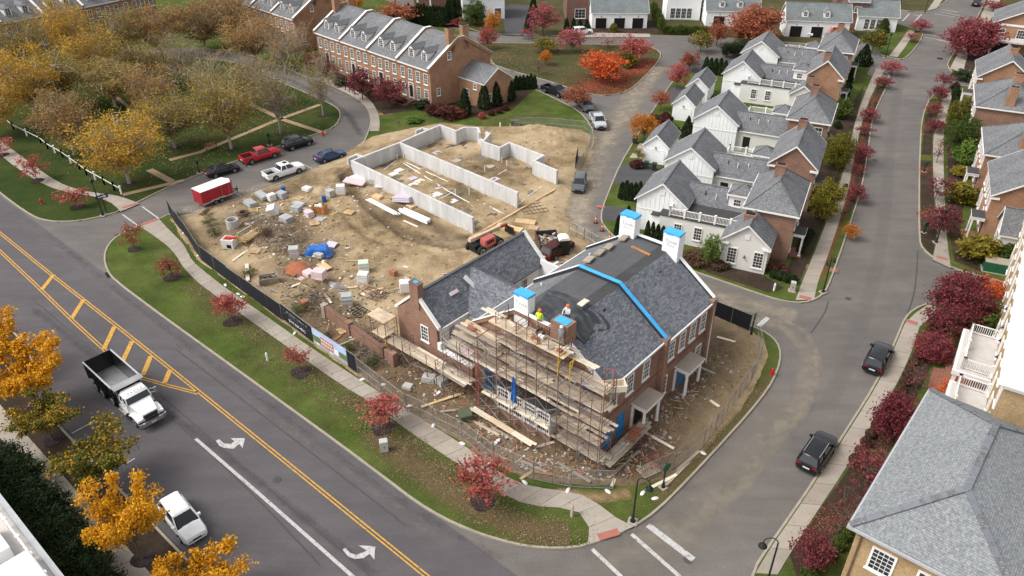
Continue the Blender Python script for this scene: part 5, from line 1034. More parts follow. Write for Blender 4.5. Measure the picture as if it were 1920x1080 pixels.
# ---------------------------------------------------------------- brick townhouses with dormers
def townhouse(loc, rz, units, uw, label, dep=13.4, ze=6.7, zr=10.6, fur=True, endwing=True, ivy=None):
    t = thing('townhouse_row', label, 'townhouses', loc, rz, 'brick townhouse rows'); W = units*uw; half = dep/2
    m = MB(); m.loft([[(x, 0, 0), (x, dep, 0), (x, dep, ze), (x, half+.7, zr-.02), (x, half-.7, zr-.02), (x, 0, ze)] for x in (0, W)]); m.build('wall', 'brick_orange', t)
    for u in range(units):
        x0 = u*uw
        r = MB(); slab_roof(r, [(x0+.22, -.35, ze+.02), (x0+uw-.22, -.35, ze+.02), (x0+uw-.22, half-.6, zr+.1), (x0+.22, half-.6, zr+.1)], .12); r.build('roof_slope', 'shingle', t)
        r = MB(); slab_roof(r, [(x0+uw-.22, dep+.3, ze+.02), (x0+.22, dep+.3, ze+.02), (x0+.22, half+.6, zr+.1), (x0+uw-.22, half+.6, zr+.1)], .12); r.build('roof_slope', 'shingle', t)
        r = MB(); r.box(x0+.22, x0+uw-.22, half-.6, half+.6, zr-.02, zr+.11); r.build('roof_ridge', 'shingle', t)
        e = MB(); e.box(x0+.1, x0+uw-.1, -.42, -.02, ze-.28, ze-.06); e.build('eave_board', 'trim', t)
        for k in range(2):         # dormers
            dx = x0+uw*(.3+.4*k); yb = 1.0; zb = ze+.02+(zr-ze)*(yb+.35)/(half-.25); hz = 1.45; ridge = zb+hz+.65; ylen = (ridge-zb)/((zr-ze)/(half-.25))
            dm = thing('dormer', '', ''); del dm['label']; del dm['category']; dm.parent = t; dm.location = (dx, yb, zb)
            w = .72; yl = hz/((zr-ze)/(half-.25))
            f = MB(); f.loft([[(-w, 0, -.1), (w, 0, -.1), (w, 0, hz), (0, 0, hz+.6), (-w, 0, hz)], [(-w, yl, hz-.05), (w, yl, hz-.05), (w, yl, hz), (0, yl, hz+.6), (-w, yl, hz)]]); f.build('dormer_wall', 'trim', dm)
            for s_ in (-1, 1):
                f = MB(); slab_roof(f, [(s_*(w+.14), -.15, hz-.08), (0, -.15, hz+.66), (0, ylen+.1, hz+.66), (s_*(w+.14), yl+.2, hz-.08)], .07); f.build('dormer_roof', 'shingle', dm)
            wn = MB(); wn.box(-.45, .45, -.05, -.001, .1, hz-.05); wn.build('dormer_window', 'glass', dm)
            wn = MB()
            for q in (-.48, -.015, .45): wn.box(q, q+.04, -.08, -.051, .05, hz)
            for q in (.05, .42, .75, 1.1, hz-.05): wn.box(-.48, .49, -.075, -.0505, q, q+.045)
            wn.build('dormer_frame', 'trim', dm)
        for k in range(4):
            x = x0+uw*(.14+.24*k); window(t, x, 0, 3.95, 1.05, 1.85, 0, 2, 4, pane='glass_green')
            if k != 1 or u % 2: window(t, x, 0, .8, 1.05, 2.3, 0, 3, 5, pane='glass')
        m = MB(); m.box(x0+uw*.38-.55, x0+uw*.38+.55, -.08, 0, .5, 2.9).box(x0+uw*.38-.5, x0+uw*.38+.5, -.07, 0, 2.95, 3.3); o = m.build('door', 'door_dark', t)
        m = MB(); m.box(x0+uw*.38-.72, x0+uw*.38-.56, -.1, 0, .5, 3.4).box(x0+uw*.38+.56, x0+uw*.38+.72, -.1, 0, .5, 3.4).box(x0+uw*.38-.55, x0+uw*.38+.55, -.1, 0, 3.301, 3.4); m.build('door_frame', 'trim', o)
        for q in range(4): m = MB(); m.box(x0+uw*.38-1.1, x0+uw*.38+1.1, -.6-.5*(q+1), -.02-.5*q, 0, .55-.13*q); m.build('step', 'brick_dark', o)
    for u in range(units+1):        # raised party walls with white copings
        x = u*uw; xw = .22
        for (ya, za, yb, zb) in ((-.45, ze, half-.7, zr+.1), (dep+.4, ze, half+.7, zr+.1), (half-.7, zr+.1, half+.7, zr+.1)):
            m = MB(); m.loft([[(x-xw, ya, za-.3), (x+xw, ya, za-.3), (x+xw, ya, za+.28), (x-xw, ya, za+.28)], [(x-xw, yb, zb-.3), (x+xw, yb, zb-.3), (x+xw, yb, zb+.28), (x-xw, yb, zb+.28)]]); m.build('party_wall', 'brick_orange', t)
            m = MB(); m.loft([[(x-xw-.04, ya, za+.284), (x+xw+.04, ya, za+.284), (x+xw+.04, ya, za+.36), (x-xw-.04, ya, za+.36)], [(x-xw-.04, yb, zb+.284), (x+xw+.04, yb, zb+.284), (x+xw+.04, yb, zb+.36), (x-xw-.04, yb, zb+.36)]]); m.build('coping', 'trim', t)
    for s_ in ((0, W) if True else ()):
        for y in (half-1.9, half+1.3): chimney(t, s_-(.45 if s_ else -.45), y, .9, 1.3, zr-2, zr+2.0, 'brick_orange')
        m = MB(); m.box(s_-.45 if s_ else -.05, s_+.05 if s_ else .45, half-1.2, half+.7, zr-1, zr+.55); m.build('parapet', 'brick_orange', t)
    window(t, W, 4.3, 7.6, .8, 1.4, PI/2, 2, 4); window(t, W, 1.6, 2.0, .8, 1.3, PI/2, 2, 4)
    if endwing:
        gable_block(t, W+.01, W+6.5, 6.2, 12.6, 4.3, 6.4, 'brick_orange', 'shingle', .12, 'x', rake=True)
        window(t, W+2.2, 6.2, .9, 1.1, 1.8, 0, 2, 3); window(t, W+4.3, 6.2, 3.0, .8, 1.0, 0, 2, 2); window(t, W+6.5, 7.5, 1.2, .8, 1.3, PI/2, 2, 3)
    return t
a, b = G(592, 60, 6.7), G(811, 127, 6.7)
townhouse((a.x, a.y, .06), R(-45.5), 4, 8.7, 'four unit brick townhouse row with white dormers beside the foundation', dep=13.8)
b = G(552, 37, 6.7); d_ = Vector((math.cos(R(-45.5)), math.sin(R(-45.5)), 0)); a = b-d_*34.8
townhouse((a.x, a.y, .06), R(-45.5), 4, 8.7, 'brick townhouse row at the top, left of the four unit row', dep=13.8, endwing=False)
a = G(0, 44, 6.7); e_ = Vector((math.cos(R(56)), math.sin(R(56)), 0)); a = a-e_*17.4
townhouse((a.x, a.y, .06), R(56), 6, 8.7, 'brick townhouse row behind the park trees at the upper left corner', dep=13.8, endwing=False)

# ---------------------------------------------------------------- garages and houses along the top
def garage_house(loc, rz, w, d, ze, zr, doors, dormers, label, roof='shingle_green', open_=True, brickend=False):
    t = thing('carriage_house', label, 'garage', loc, rz, 'white garages along the top alley')
    gable_block(t, 0, w, 0, d, ze, zr, 'siding', roof, .3, 'x')
    for k in range(doors):
        x = w*(k+.5)/doors; dr = MB(); dr.box(x-1.25, x+1.25, -.05, .0, .05, 2.35); o = dr.build('garage_opening', 'dark', t)
        m = MB(); m.box(x-1.4, x-1.25, -.09, 0, .05, 2.5).box(x+1.25, x+1.4, -.09, 0, .05, 2.5).box(x-1.25, x+1.25, -.09, 0, 2.351, 2.5); m.build('door_frame', 'trim', o); wall_lamp(t, x, 0, 2.8)
    for k in range(dormers):
        x = w*(.28+.34*k); zb = ze+.5
        m = MB(); m.loft([[(x-.7, .5, zb), (x+.7, .5, zb), (x+.7, .5, zb+1.2), (x, .5, zb+1.8), (x-.7, .5, zb+1.2)], [(x-.7, 2.8, zb+.9), (x+.7, 2.8, zb+.9), (x+.7, 2.8, zb+1.2), (x, 2.8, zb+1.8), (x-.7, 2.8, zb+1.2)]]); o = m.build('dormer', 'trim', t)
        for s_ in (-1, 1): m = MB(); slab_roof(m, [(x+s_*.85, .35, zb+1.12), (x, .35, zb+1.88), (x, 2.9, zb+1.88), (x+s_*.85, 2.9, zb+1.12)], .06); m.build('dormer_roof', roof, o)
        window(o, x, .5, zb+.12, .8, 1.1, 0, 2, 3)
    return t
p = G(1109, 54); garage_house((p.x, p.y, .06), 0, 12.7, 7, 3.6, 6.4, 3, 0, 'white three door garage at the top beside the pink trees')
p = G(1470, 69); garage_house((p.x, p.y, .06), R(-8), 13.5, 7, 3.7, 6.6, 3, 2, 'white three bay garage with two dormers and cars inside')
p = G(1322, 50); garage_house((p.x, p.y, .06), R(-4), 12, 7, 3.7, 6.8, 2, 2, 'white garage with dormers behind the rust coloured tree')
def small_house(loc, rz, w, d, ze, zr, wall, label, wins, axis='x', roof='shingle_green'):
    t = thing('house', label, 'house', loc, rz, 'houses along the top edge'); gable_block(t, 0, w, 0, d, ze, zr, wall, roof, .35, axis)
    for x, z, ww, hh in wins: window(t, x, 0, z, ww, hh, 0, 3, 3)
    return t
p = G(1248, 38); t = small_house((p.x, p.y, .06), R(-3), 8, 8, 6.2, 9, 'siding', 'white house with a bank of french doors at the top centre', [(1.5+1.3*k, .4, 1.2, 2.4) for k in range(4)])
p = G(1304, 34); small_house((p.x, p.y+1.5, .06), R(-3), 5, 8, 6.6, 9, 'brick_dark', 'dark brick house between two white garages at the top', [(1.5, 2.2, 2.0, 1.2)])
p = G(1062, 40); small_house((p.x, p.y, .06), R(2), 5.6, 9, 6.6, 9, 'brick_dark', 'dark brick house with covered patio left of the three door garage', [(3.2, .6, 2.6, 2.2)])
p = G(772, 26); t = small_house((p.x, p.y+6, .06), R(-3), 16, 9, 7, 10, 'brick_dark', 'dark red brick house behind the tall arborvitae hedge', [(2.5, 4.5, 1.6, 1.8), (8.5, 4.0, 1.2, 1.8), (12, 4.0, 2.4, 1.8)])
for x in (1.0, 4.2): m = MB(); m.box(x, x+.35, -1.6, -1.3, 0, 6); m.build('column', 'trim', t)
m = MB(); m.box(.6, 5, -1.8, -.02, 6, 6.3); m.build('porch_roof', 'trim', t)
p = G(868, 40); t = small_house((p.x, p.y+1, .06), R(6), 10, 9, 5.5, 8.5, 'siding', 'white building behind the round green tree by the drive', [(8.4, .4, 1.6, 2.2)])
p = G(1592, 60); t = small_house((p.x, p.y+3, .06), R(-10), 4, 8, 6, 8, 'brick_dark', 'dark brick bay between the garage and the sunroom', [(2, 3.6, 1.6, 1.3)])
p = G(1604, 58); t = small_house((p.x, p.y, .06), R(-12), 8.4, 8, 3.4, 6, 'siding', 'white sunroom with tall dark windows at the top', [(2.0+1.3*k, .4, 1.1, 2.3) for k in range(4)])
p = G(1640, 30); small_house((p.x-6, p.y+10, .06), R(-12), 9, 9, 6.5, 9, 'brick_dark', 'far dark brick house beyond the sunroom', [(3, 3.6, 1.6, 1.3)])

# ---------------------------------------------------------------- tan brick buildings at the lower right
plain('ridge_mid', (.16, .17, .185), .9, .2, 5)
p = G(1593, 985, 7.0); t = thing('hip_roof_building', 'tan brick building with a large pale grey hip roof at the lower right', 'building', (p.x, p.y, .06), R(-40.3))
Wd, Ln, zr = 9.5, 16.9, 9.4; z0 = 7.0
wall_block(t, .45, Wd-.45, .45, Ln-.45, z0-.1, 'brick_tan')
c = [(0, 0, z0), (Wd, 0, z0), (Wd, Ln, z0), (0, Ln, z0)]; A_, B_ = (Wd/2, 5.0, zr), (Wd/2, 12.4, zr)
for f in ([c[0], c[1], A_], [c[1], c[2], B_, A_], [c[2], c[3], B_], [c[3], c[0], A_, B_]): r = MB(); slab_roof(r, f, .08); r.build('roof_slope', 'shingle_pale', t)
for a_, b_ in ((c[0], A_), (c[1], A_), (A_, B_), (c[2], B_), (c[3], B_)):
    a_, b_ = Vector(a_), Vector(b_); n = int((b_-a_).length/.32)
    for k in range(n): q0, q1 = a_+(b_-a_)*(k/n), a_+(b_-a_)*((k+1.12)/n); m = MB(); m.beam(q0+Vector((0, 0, .05)), q1+Vector((0, 0, .075)), .42, .05); m.build('ridge_shingle', random.choice(['shingle', 'ridge_mid']), t)
m = MB(); m.box(-.12, Wd+.12, -.13, -.002, z0-.26, z0-.07).box(-.13, -.002, .0, Ln, z0-.26, z0-.07).box(Wd+.002, Wd+.13, 0, Ln, z0-.26, z0-.07); m.build('gutter', 'gutter', t)
m = MB(); m.box(0, Wd, 0, Ln-.01, z0-.24, z0-.09); m.build('soffit', 'trim', t)
m = MB(); m.box(Wd+1.6, Wd+16, -9, 9, 0, 7.4).box(Wd+1.3, Wd+16, -9.3, 9.3, 7.401, 7.9); m.build('annex', ['membrane_white'], t)
for x in (2.3, 5.0, 7.6): window(t, x, .45, 3.9, 1.5, 2.0, 0, 4, 5, fw=.14); window(t, x, .45, .8, 1.5, 2.0, 0, 4, 5, fw=.14)
m = MB(); m.tube((.8, .36, 0), (.8, .36, 6.3), .06, n=6); m.box(.6, 1.0, .2, .44, 6.3, 6.6); m.build('downspout', 'copper', t)
# tall building on the right edge
a, b = G(1836, 747), G(1880, 540); dd = (b-a).normalized(); base = a-dd*13
t = thing('tall_building', 'tall tan brick building with bright white roof at the right edge', 'building', (base.x, base.y, .06), math.atan2(dd.y, dd.x)-PI/2)
HT = 11.0; LN = 48
wall_block(t, 0, 16, 0, LN, HT-.6, 'brick_tan')
m = MB(); m.box(-.3, 16.3, -.3, LN+.3, HT-.599, HT-.2).box(-.62, 16.6, -.6, LN+.6, HT-.199, HT); m.build('cornice', 'trim', t)
m = MB(); m.box(-.5, 16.5, -.5, LN+.5, HT+.001, HT+.12); m.build('roof', 'membrane_white', t)
for k in range(15):
    for z in (.9, 4.3, 7.4): window(t, 0, 2.0+2.9*k, z, 1.1, 1.9, -PI/2, 2, 4)
for y in (10.0, 1.2):                                      # balconied porches
    bal = thing('balcony', '', ''); del bal['label']; del bal['category']; bal.parent = t; bal.location = (0, y, 0)
    m = MB(); m.box(-2.9, 0, 0, 7.2, 3.5, 3.95); m.build('balcony_beam', 'trim', bal); m = MB(); m.box(-2.7, -.02, .2, 7.0, 3.951, 4.0); m.build('balcony_floor', 'roof_grey', bal); railing(bal, [(-.15, .55), (-2.3, .55), (-2.3, 6.65), (-.15, 6.65)], 4.0, 1.0, 2.1)
    for yy in (.3, 6.9): m = MB(); m.box(-2.75, -2.45, yy-.15, yy+.15, .3, 3.5); m.build('column', 'trim', bal)
    m = MB(); m.box(-3.2, 0, -.2, 7.4, 0, .3); m.build('porch_floor', 'paver', bal)
    for q in range(3): m = MB(); m.box(-3.5-.3*q, -3.21-.3*q, 1.8, 5.4, 0, .24-.07*q); m.build('step', 'paver', bal)
    m = MB(); m.box(-.05, 0, 2.8, 4.6, .3, 2.7); m.build('door', 'door_dark', bal)
for y in (11.5, 14.2, 16.6, 20): wall_lamp(t, 0, y, 5.6, -PI/2)
# flat roofed building at the lower left
p = G(0, 925, 6.0); t = thing('flat_roof_building', 'flat roofed building with white metal roof railing at the lower left corner', 'building', (p.x, p.y, .06), R(-40.8))
wall_block(t, -9, 16, -14, -.15, 5.8, 'render_white')
m = MB(); m.box(-9.1, 16.1, -.35, 0, 5.3, 6.0).box(-9.1, 16.1, -14.1, -.351, 5.78, 5.9); m.build('parapet', 'gutter', t)
m = MB(); m.box(-9, 16, -14, -.36, 5.901, 5.93); m.build('roof', 'roof_grey', t)
rl = MB(); rl.tube((-9, -.75, 6.75), (16, -.75, 6.75), .07, n=8).tube((-9, -.75, 6.4), (16, -.75, 6.4), .035, n=6); o = rl.build('roof_railing', 'trim', t)
for k in range(13): m = MB(); m.tube((-8.5+2.0*k, -.75, 5.93), (-8.5+2.0*k, -.75, 6.85), .06, n=6).box(-8.62+2.0*k, -8.38+2.0*k, -.87, -.63, 6.7, 6.82); m.build('railing_post', 'trim', o)
q = lpx(t, 50, 1045, 6.6); m = MB(); m.box(q[0]-.2, q[0]+6, q[1]-6, q[1]+.2, 5.931, 6.9); m.build('roof_hatch', 'membrane_white', t); m = MB(); m.box(q[0]-4, q[0]-1.2, q[1]-5, q[1]-.4, 5.931, 6.9); m.build('roof_hatch', 'membrane_white', t)
m = MB(); m.lathe((q[0]-.6, q[1]+.1, 5.93), [(.2, 0), (.2, .3), (.12, .4)], 10); m.build('roof_vent', 'black_metal', t)
# ---------------------------------------------------------------- trees and shrubs: crowns of single leaves on branched trunks
rs = np.random.RandomState(11)
def leaf_mesh(name, cen, size, up=.35, fold=False, asp=.75):
    n = len(cen); nrm = rs.normal(size=(n, 3)); nrm[:, 2] += up*2; nrm /= np.linalg.norm(nrm, axis=1)[:, None]
    t_ = np.cross(nrm, rs.normal(size=(n, 3))); t_ /= np.linalg.norm(t_, axis=1)[:, None]+1e-9; b_ = np.cross(nrm, t_)
    s_ = size*(.6+.8*rs.rand(n))[:, None]; t_ = t_*s_; b_ = b_*s_*asp
    v = np.stack([cen-t_, cen-b_*.8+t_*.1, cen+t_, cen+b_*.8+t_*.1], 1).reshape(-1, 3)
    f = np.arange(n*4).reshape(-1, 4)
    me = bpy.data.meshes.new(name); me.vertices.add(len(v)); me.vertices.foreach_set('co', v.ravel()); me.loops.add(n*4); me.loops.foreach_set('vertex_index', f.ravel())
    me.polygons.add(n); me.polygons.foreach_set('loop_start', np.arange(0, n*4, 4)); me.polygons.foreach_set('loop_total', np.full(n, 4)); me.update(); return me
def bent(mb, p, q, r0, r1, seg=3, sag=.0, n=4):
    p, q = Vector(p), Vector(q); last = p; rl = r0
    for i in range(1, seg+1):
        u = i/seg; c = p+(q-p)*u; c.z += sag*math.sin(PI*u)*(q-p).length; c += Vector(rs.normal(size=3))*(.03*(q-p).length if i < seg else 0)
        r = r0+(r1-r0)*u; mb.tube(last, c, rl, r, n); last, rl = c, r
TREES = {}
def tree_variant(key, nclump=46, per=60, leaf=.04, b=.22, sig=.085, shell=.5, arms=0, trunk=.022, topw=1.0, vase=False, twigs=0, mat='bark', up=.35, flat=1.0):
    cen, cl = [], []; tk = MB(); zc = (b+1)/2; hz = (1-b)/2
    tk.tube((0, 0, -.02), (0, 0, b), trunk, trunk*.8, 7); bent(tk, (0, 0, b), (.02, .0, b+(1-b)*.72), trunk*.8, trunk*.2, 4, n=5)
    if arms:
        for a in range(arms):
            th = 2*PI*(a+rs.rand()*.7)/arms; el = rs.uniform(-.1, .9); L_ = rs.uniform(.36, .5)
            tip = Vector((math.cos(th)*L_, math.sin(th)*L_, zc+hz*el)); root = Vector((0, 0, b+(1-b)*rs.uniform(.05, .35))); bent(tk, root, tip, trunk*.5, trunk*.12, 3, .08)
            for k in range(nclump//arms): u = rs.uniform(.3, 1.05); cl.append(root+(tip-root)*u+Vector((rs.normal()*.045, rs.normal()*.045, .05+rs.normal()*.03)))
    else:
        while len(cl) < nclump:
            d = rs.normal(size=3); d /= np.linalg.norm(d); r = rs.rand()**shell*(1+.12*rs.normal()*.8)
            z = d[2]*r
            if z < -.75: continue
            w = .5*(topw if z > 0 else 1)*(1 if not vase else (.75+.35*z)); cl.append(Vector((d[0]*r*w, d[1]*r*w, zc+z*hz*flat)))
        for c in cl:
            if rs.rand() < .85: bent(tk, (0, 0, b+(1-b)*rs.uniform(0, .4)), c, trunk*.42, trunk*.08, 3, -.04 if vase else .03)
    for c in cl:
        n = int(per*rs.uniform(.5, 1.5)); cen.append(np.array(c)+rs.normal(size=(n, 3))*sig*np.array([1, 1, .75])*rs.uniform(.7, 1.2))
        for _ in range(twigs): q = Vector(np.array(c)+rs.normal(size=3)*sig*1.5); bent(tk, c, q, trunk*.1, trunk*.03, 1, n=3)
    cen = np.concatenate(cen); cen = cen[cen[:, 2] > b*.75]
    crown = leaf_mesh('crown', cen, leaf, up); crown.materials.append(MAT['leaf_green']); trunk_me = tk.mesh('trunk', mat)
    TREES.setdefault(key, []).append((trunk_me, crown))
for i in range(4): tree_variant('maple', 64, 34, .029, .2, .075, .45, twigs=2)
for i in range(4): tree_variant('young', 54, 26, .03, .36, .07, .5, twigs=4, trunk=.018)
for i in range(3): tree_variant('sparse', 30, 26, .034, .25, .085, .5, twigs=5, trunk=.016)
for i in range(3): tree_variant('bare', 26, 9, .03, .22, .09, .5, twigs=8, trunk=.016)
for i in range(6): tree_variant('park', 130, 66, .0118, .16, .055, .42, trunk=.02, vase=True, twigs=3, mat='bark_pale')
for i in range(3): tree_variant('parkthin', 95, 24, .0115, .16, .06, .45, trunk=.014, vase=True, twigs=7, mat='bark_pale')
for i in range(4): tree_variant('star', 110, 90, .02, .2, .045, arms=12, trunk=.02)
for i in range(3): tree_variant('wide', 60, 60, .026, .12, .07, .5, trunk=.02, flat=.8)
for i in range(3): tree_variant('shrub', 40, 60, .05, .02, .1, .35, trunk=.02, topw=.95)
for i in range(3): tree_variant('dense', 100, 90, .023, .04, .075, .35, trunk=.02)
def cone_variant(key, n=2600, leaf=.045, pw=.75, bulge=.12):
    z = rs.rand(n)**1.15; r = np.where(z < bulge, .35+.15*z/bulge, .5*(1-(z-bulge)/(1-bulge))**pw)*(.72+.3*rs.rand(n)); th = rs.rand(n)*2*PI; r = r*(1+.14*np.sin(5*th+z*9))
    cen = np.stack([r*np.cos(th), r*np.sin(th), z*.98+.015], 1); m = leaf_mesh('crown', cen, leaf, .1); m.materials.append(MAT['leaf_dark'])
    tk = MB(); tk.tube((0, 0, -.01), (0, 0, .9), .05, .01, 6); TREES.setdefault(key, []).append((tk.mesh('trunk', 'bark'), m))
for i in range(3): cone_variant('cone', 2200, .05, .8); cone_variant('column', 2200, .06, .42, .08); cone_variant('ball', 1500, .09, .5, .45); cone_variant('spire', 2200, .05, .6)
cnt = [0]
def px_height(b, ty):
    dy = (ty-540)/FOC; dYd = math.cos(PITCH)-dy*math.sin(PITCH); dZ = -math.sin(PITCH)-dy*math.cos(PITCH); return CAM_H+dZ*b.y/dYd
def plant(kind, x, y, ty, w, mat, label, cat='tree', name=None, group=None, mul=False, squash=None):
    b = G(x, y, KZ-.01); cnt[0] += 1; depth = b.y*math.cos(PITCH)+(CAM_H)*math.sin(PITCH); W = w*depth/FOC; h = max(.3, px_height(b, ty)-KZ)
    if squash: h = W*squash
    else: h = max(h-W*.22, h*.6)             # the far rim of a crown, not its axis, makes the top of the outline
    v = TREES[kind]; tm, cm = v[cnt[0] % len(v)]
    t = thing(name or {'shrub': 'shrub', 'ball': 'shrub', 'cone': 'conifer', 'column': 'arborvitae', 'spire': 'conifer'}.get(kind, 'tree'), label, cat, b, rs.uniform(0, 6.28), group); t.scale = (W, W, h)
    link('trunk', tm, t); c = link('crown', cm, t); c.material_slots[0].link = 'OBJECT'; c.material_slots[0].material = MAT[mat]
    if mul:
        m = MB(); r = mul; n = 22; pts = [(r*(1+.06*math.sin(3*a+x))*math.cos(a), r*(1+.06*math.sin(3*a+x))*math.sin(a)) for a in [2*PI*i/n for i in range(n)]]
        m.prism(pts, -.05, .05); o = m.build('mulch_ring', 'mulch', None, (b.x, b.y, b.z)); struct(o)
    return t
# small red trees on the roadside lawn
for i, (x, y, ty, w, k, mt, d) in enumerate([(252, 467, 408, 46, 'sparse', 'leaf_rust', 'thin rust red sapling beside the side street crosswalk'), (323, 520, 473, 52, 'sparse', 'leaf_rust', 'second thin rust sapling from the crosswalk on the roadside lawn'), (436, 603, 540, 66, 'young', 'leaf_red', 'bushy bright red young maple opposite the black fence screen'), (565, 698, 638, 48, 'sparse', 'leaf_red', 'half bare red sapling in front of the printed fence banner'), (717, 803, 735, 84, 'young', 'leaf_red', 'red young maple with a mulch ring above the grey utility box'), (905, 941, 855, 108, 'young', 'leaf_red', 'largest red young maple at the bottom end of the roadside lawn')]):
    plant(k, x, y, ty, w, mt, d, group='young maples on the roadside lawn', mul=.95 if i else .75)
for x, y, ty, w, d in [(5, 291, 250, 46, 'red sapling at the left edge beside the park pavement'), (70, 339, 280, 52, 'red sapling left of the park pavement bend'), (145, 388, 342, 58, 'red sapling beside the red hydrant at the park corner')]: plant('sparse', x, y, ty, w, 'leaf_red', d, group='saplings by the park corner', mul=.9)
# crimson street trees, both verges
for i, (x, y, ty, w, k) in enumerate([(1724, 60, 28, 40, 'maple'), (1706, 78, 52, 34, 'sparse'), (1670, 140, 105, 42, 'maple'), (1656, 166, 138, 36, 'maple'), (1627, 228, 195, 40, 'maple'), (1619, 254, 228, 34, 'sparse'), (1612, 305, 262, 40, 'maple'), (1609, 328, 300, 34, 'sparse'), (1603, 380, 340, 40, 'maple')]):
    plant(k, x, y, ty, w, 'leaf_crimson' if i > 2 else 'leaf_pink', f'{ORD[i]} crimson street tree from the top along the west verge', group='crimson trees on the west verge')
plant('maple', 1592, 448, 413, 34, 'leaf_orange', 'small round orange tree on the west verge among crimson ones')
for i, (x, y, ty, w, k) in enumerate([(1767, 168, 126, 42, 'sparse'), (1757, 192, 155, 40, 'maple'), (1748, 218, 185, 36, 'maple'), (1751, 248, 213, 42, 'maple'), (1755, 306, 256, 40, 'bare'), (1752, 377, 320, 46, 'sparse'), (1757, 440, 375, 66, 'maple')]):
    plant(k, x, y, ty, w, 'leaf_crimson', f'{ORD[i]} crimson street tree from the top along the east verge', group='crimson trees on the east verge')
plant('dense', 1814, 106, 32, 92, 'leaf_crimson', 'large round crimson tree by the upper right crosswalk', squash=.75); plant('maple', 1862, 20, -8, 44, 'leaf_crimson', 'crimson tree cut by the top edge near the far car')
for x, y, ty, w, k, mt, d in [(1790, 600, 500, 95, 'dense', 'leaf_crimson', 'largest crimson tree at the side street corner'), (1765, 640, 560, 83, 'maple', 'leaf_crimson', 'broad crimson tree just below the corner crimson tree'), (1745, 672, 620, 66, 'dense', 'leaf_crimson', 'deep red tree right of the kerbside pavement'), (1717, 728, 675, 66, 'bare', 'leaf_crimson', 'nearly bare crimson sapling in the hedged bed'), (1672, 822, 735, 92, 'dense', 'leaf_crimson', 'big dark crimson tree left of the pale hip roof'), (1622, 905, 838, 84, 'sparse', 'leaf_crimson', 'thinning crimson tree below the big dark crimson one'), (1570, 1000, 900, 84, 'bare', 'leaf_crimson', 'bare branched crimson tree in a mulch ring by the pale roof'), (1512, 1072, 990, 70, 'maple', 'leaf_crimson', 'crimson tree at the bottom edge beside the street lamp'), (1855, 568, 512, 66, 'maple', 'leaf_flame', 'orange red tree beside the tall tan building'), (1804, 760, 706, 76, 'dense', 'leaf_flame', 'orange red shrub tree below the white balcony'), (1846, 618, 560, 62, 'shrub', 'leaf_bright', 'light green bush above the white balcony')]: plant(k, x, y, ty, w, mt, d)
# greenery by the eastern houses
for x, y, ty, w, k, mt, d in [(1795, 285, 208, 58, 'dense', 'leaf_green', 'tall dark green rounded evergreen by the east pavement'), (1799, 240, 175, 52, 'dense', 'leaf_yellowgreen', 'yellowish tall evergreen behind the dark green one'), (1808, 312, 258, 48, 'shrub', 'leaf_bright', 'light green bush by the second east porch'), (1803, 330, 305, 34, 'shrub', 'leaf_yellowgreen', 'small yellow shrub by the brick path'), (1802, 380, 332, 60, 'shrub', 'leaf_yellowgreen', 'round yellow green tree before the brick gabled house'), (1822, 482, 428, 66, 'shrub', 'leaf_yellowgreen', 'yellow green tree above the green utility cabinet'), (1888, 490, 445, 48, 'shrub', 'leaf_green', 'small green tree against the white gabled wall'), (1815, 150, 120, 50, 'shrub', 'leaf_dark', 'dark shrub bed plant below the large crimson tree'), (1790, 478, 450, 40, 'bare', 'leaf_brown', 'brown dry shrub at the side street corner')]: plant(k, x, y, ty, w, mt, d, 'shrub' if 'shrub' in d or 'bush' in d else 'tree')
# western row gardens
for x, y, ty, w, k, mt, d in [(1567, 315, 240, 52, 'dense', 'leaf_yellowgreen', 'tall yellow green evergreen beside the second row house'), (1541, 408, 328, 64, 'dense', 'leaf_yellowgreen', 'golden green evergreen beside the nearest row house'), (1580, 222, 178, 34, 'shrub', 'leaf_green', 'green shrub tree beside the third row house'), (1634, 100, 42, 46, 'maple', 'leaf_turning', 'orange topped tree beside the farthest row house'), (1617, 122, 75, 34, 'cone', 'leaf_dark', 'dark conifer beside the farthest row house porch'), (1568, 72, 40, 44, 'maple', 'leaf_flame', 'orange tree behind the farthest row house'), (1332, 498, 428, 46, 'maple', 'leaf_bright', 'small green tree before the nearest row house wall'), (1455, 512, 487, 34, 'shrub', 'leaf_burgundy', 'rusty green shrub at the corner garden of the nearest house'), (1303, 490, 466, 50, 'shrub', 'leaf_brown', 'brown flower bush along the nearest house wall'), (1345, 500, 480, 40, 'shrub', 'leaf_brown', 'lower brown bush right of the small green tree'), (1655, 60, 30, 22, 'column', 'leaf_green', 'green column shrub beside the sunroom'), (1650, 82, 52, 22, 'column', 'leaf_dark', 'dark column shrub below the sunroom'), (1500, 440, 425, 22, 'shrub', 'leaf_green', 'green shrub behind the nearest house porch')]: plant(k, x, y, ty, w, mt, d, 'shrub' if 'shrub' in d or 'bush' in d else 'tree')
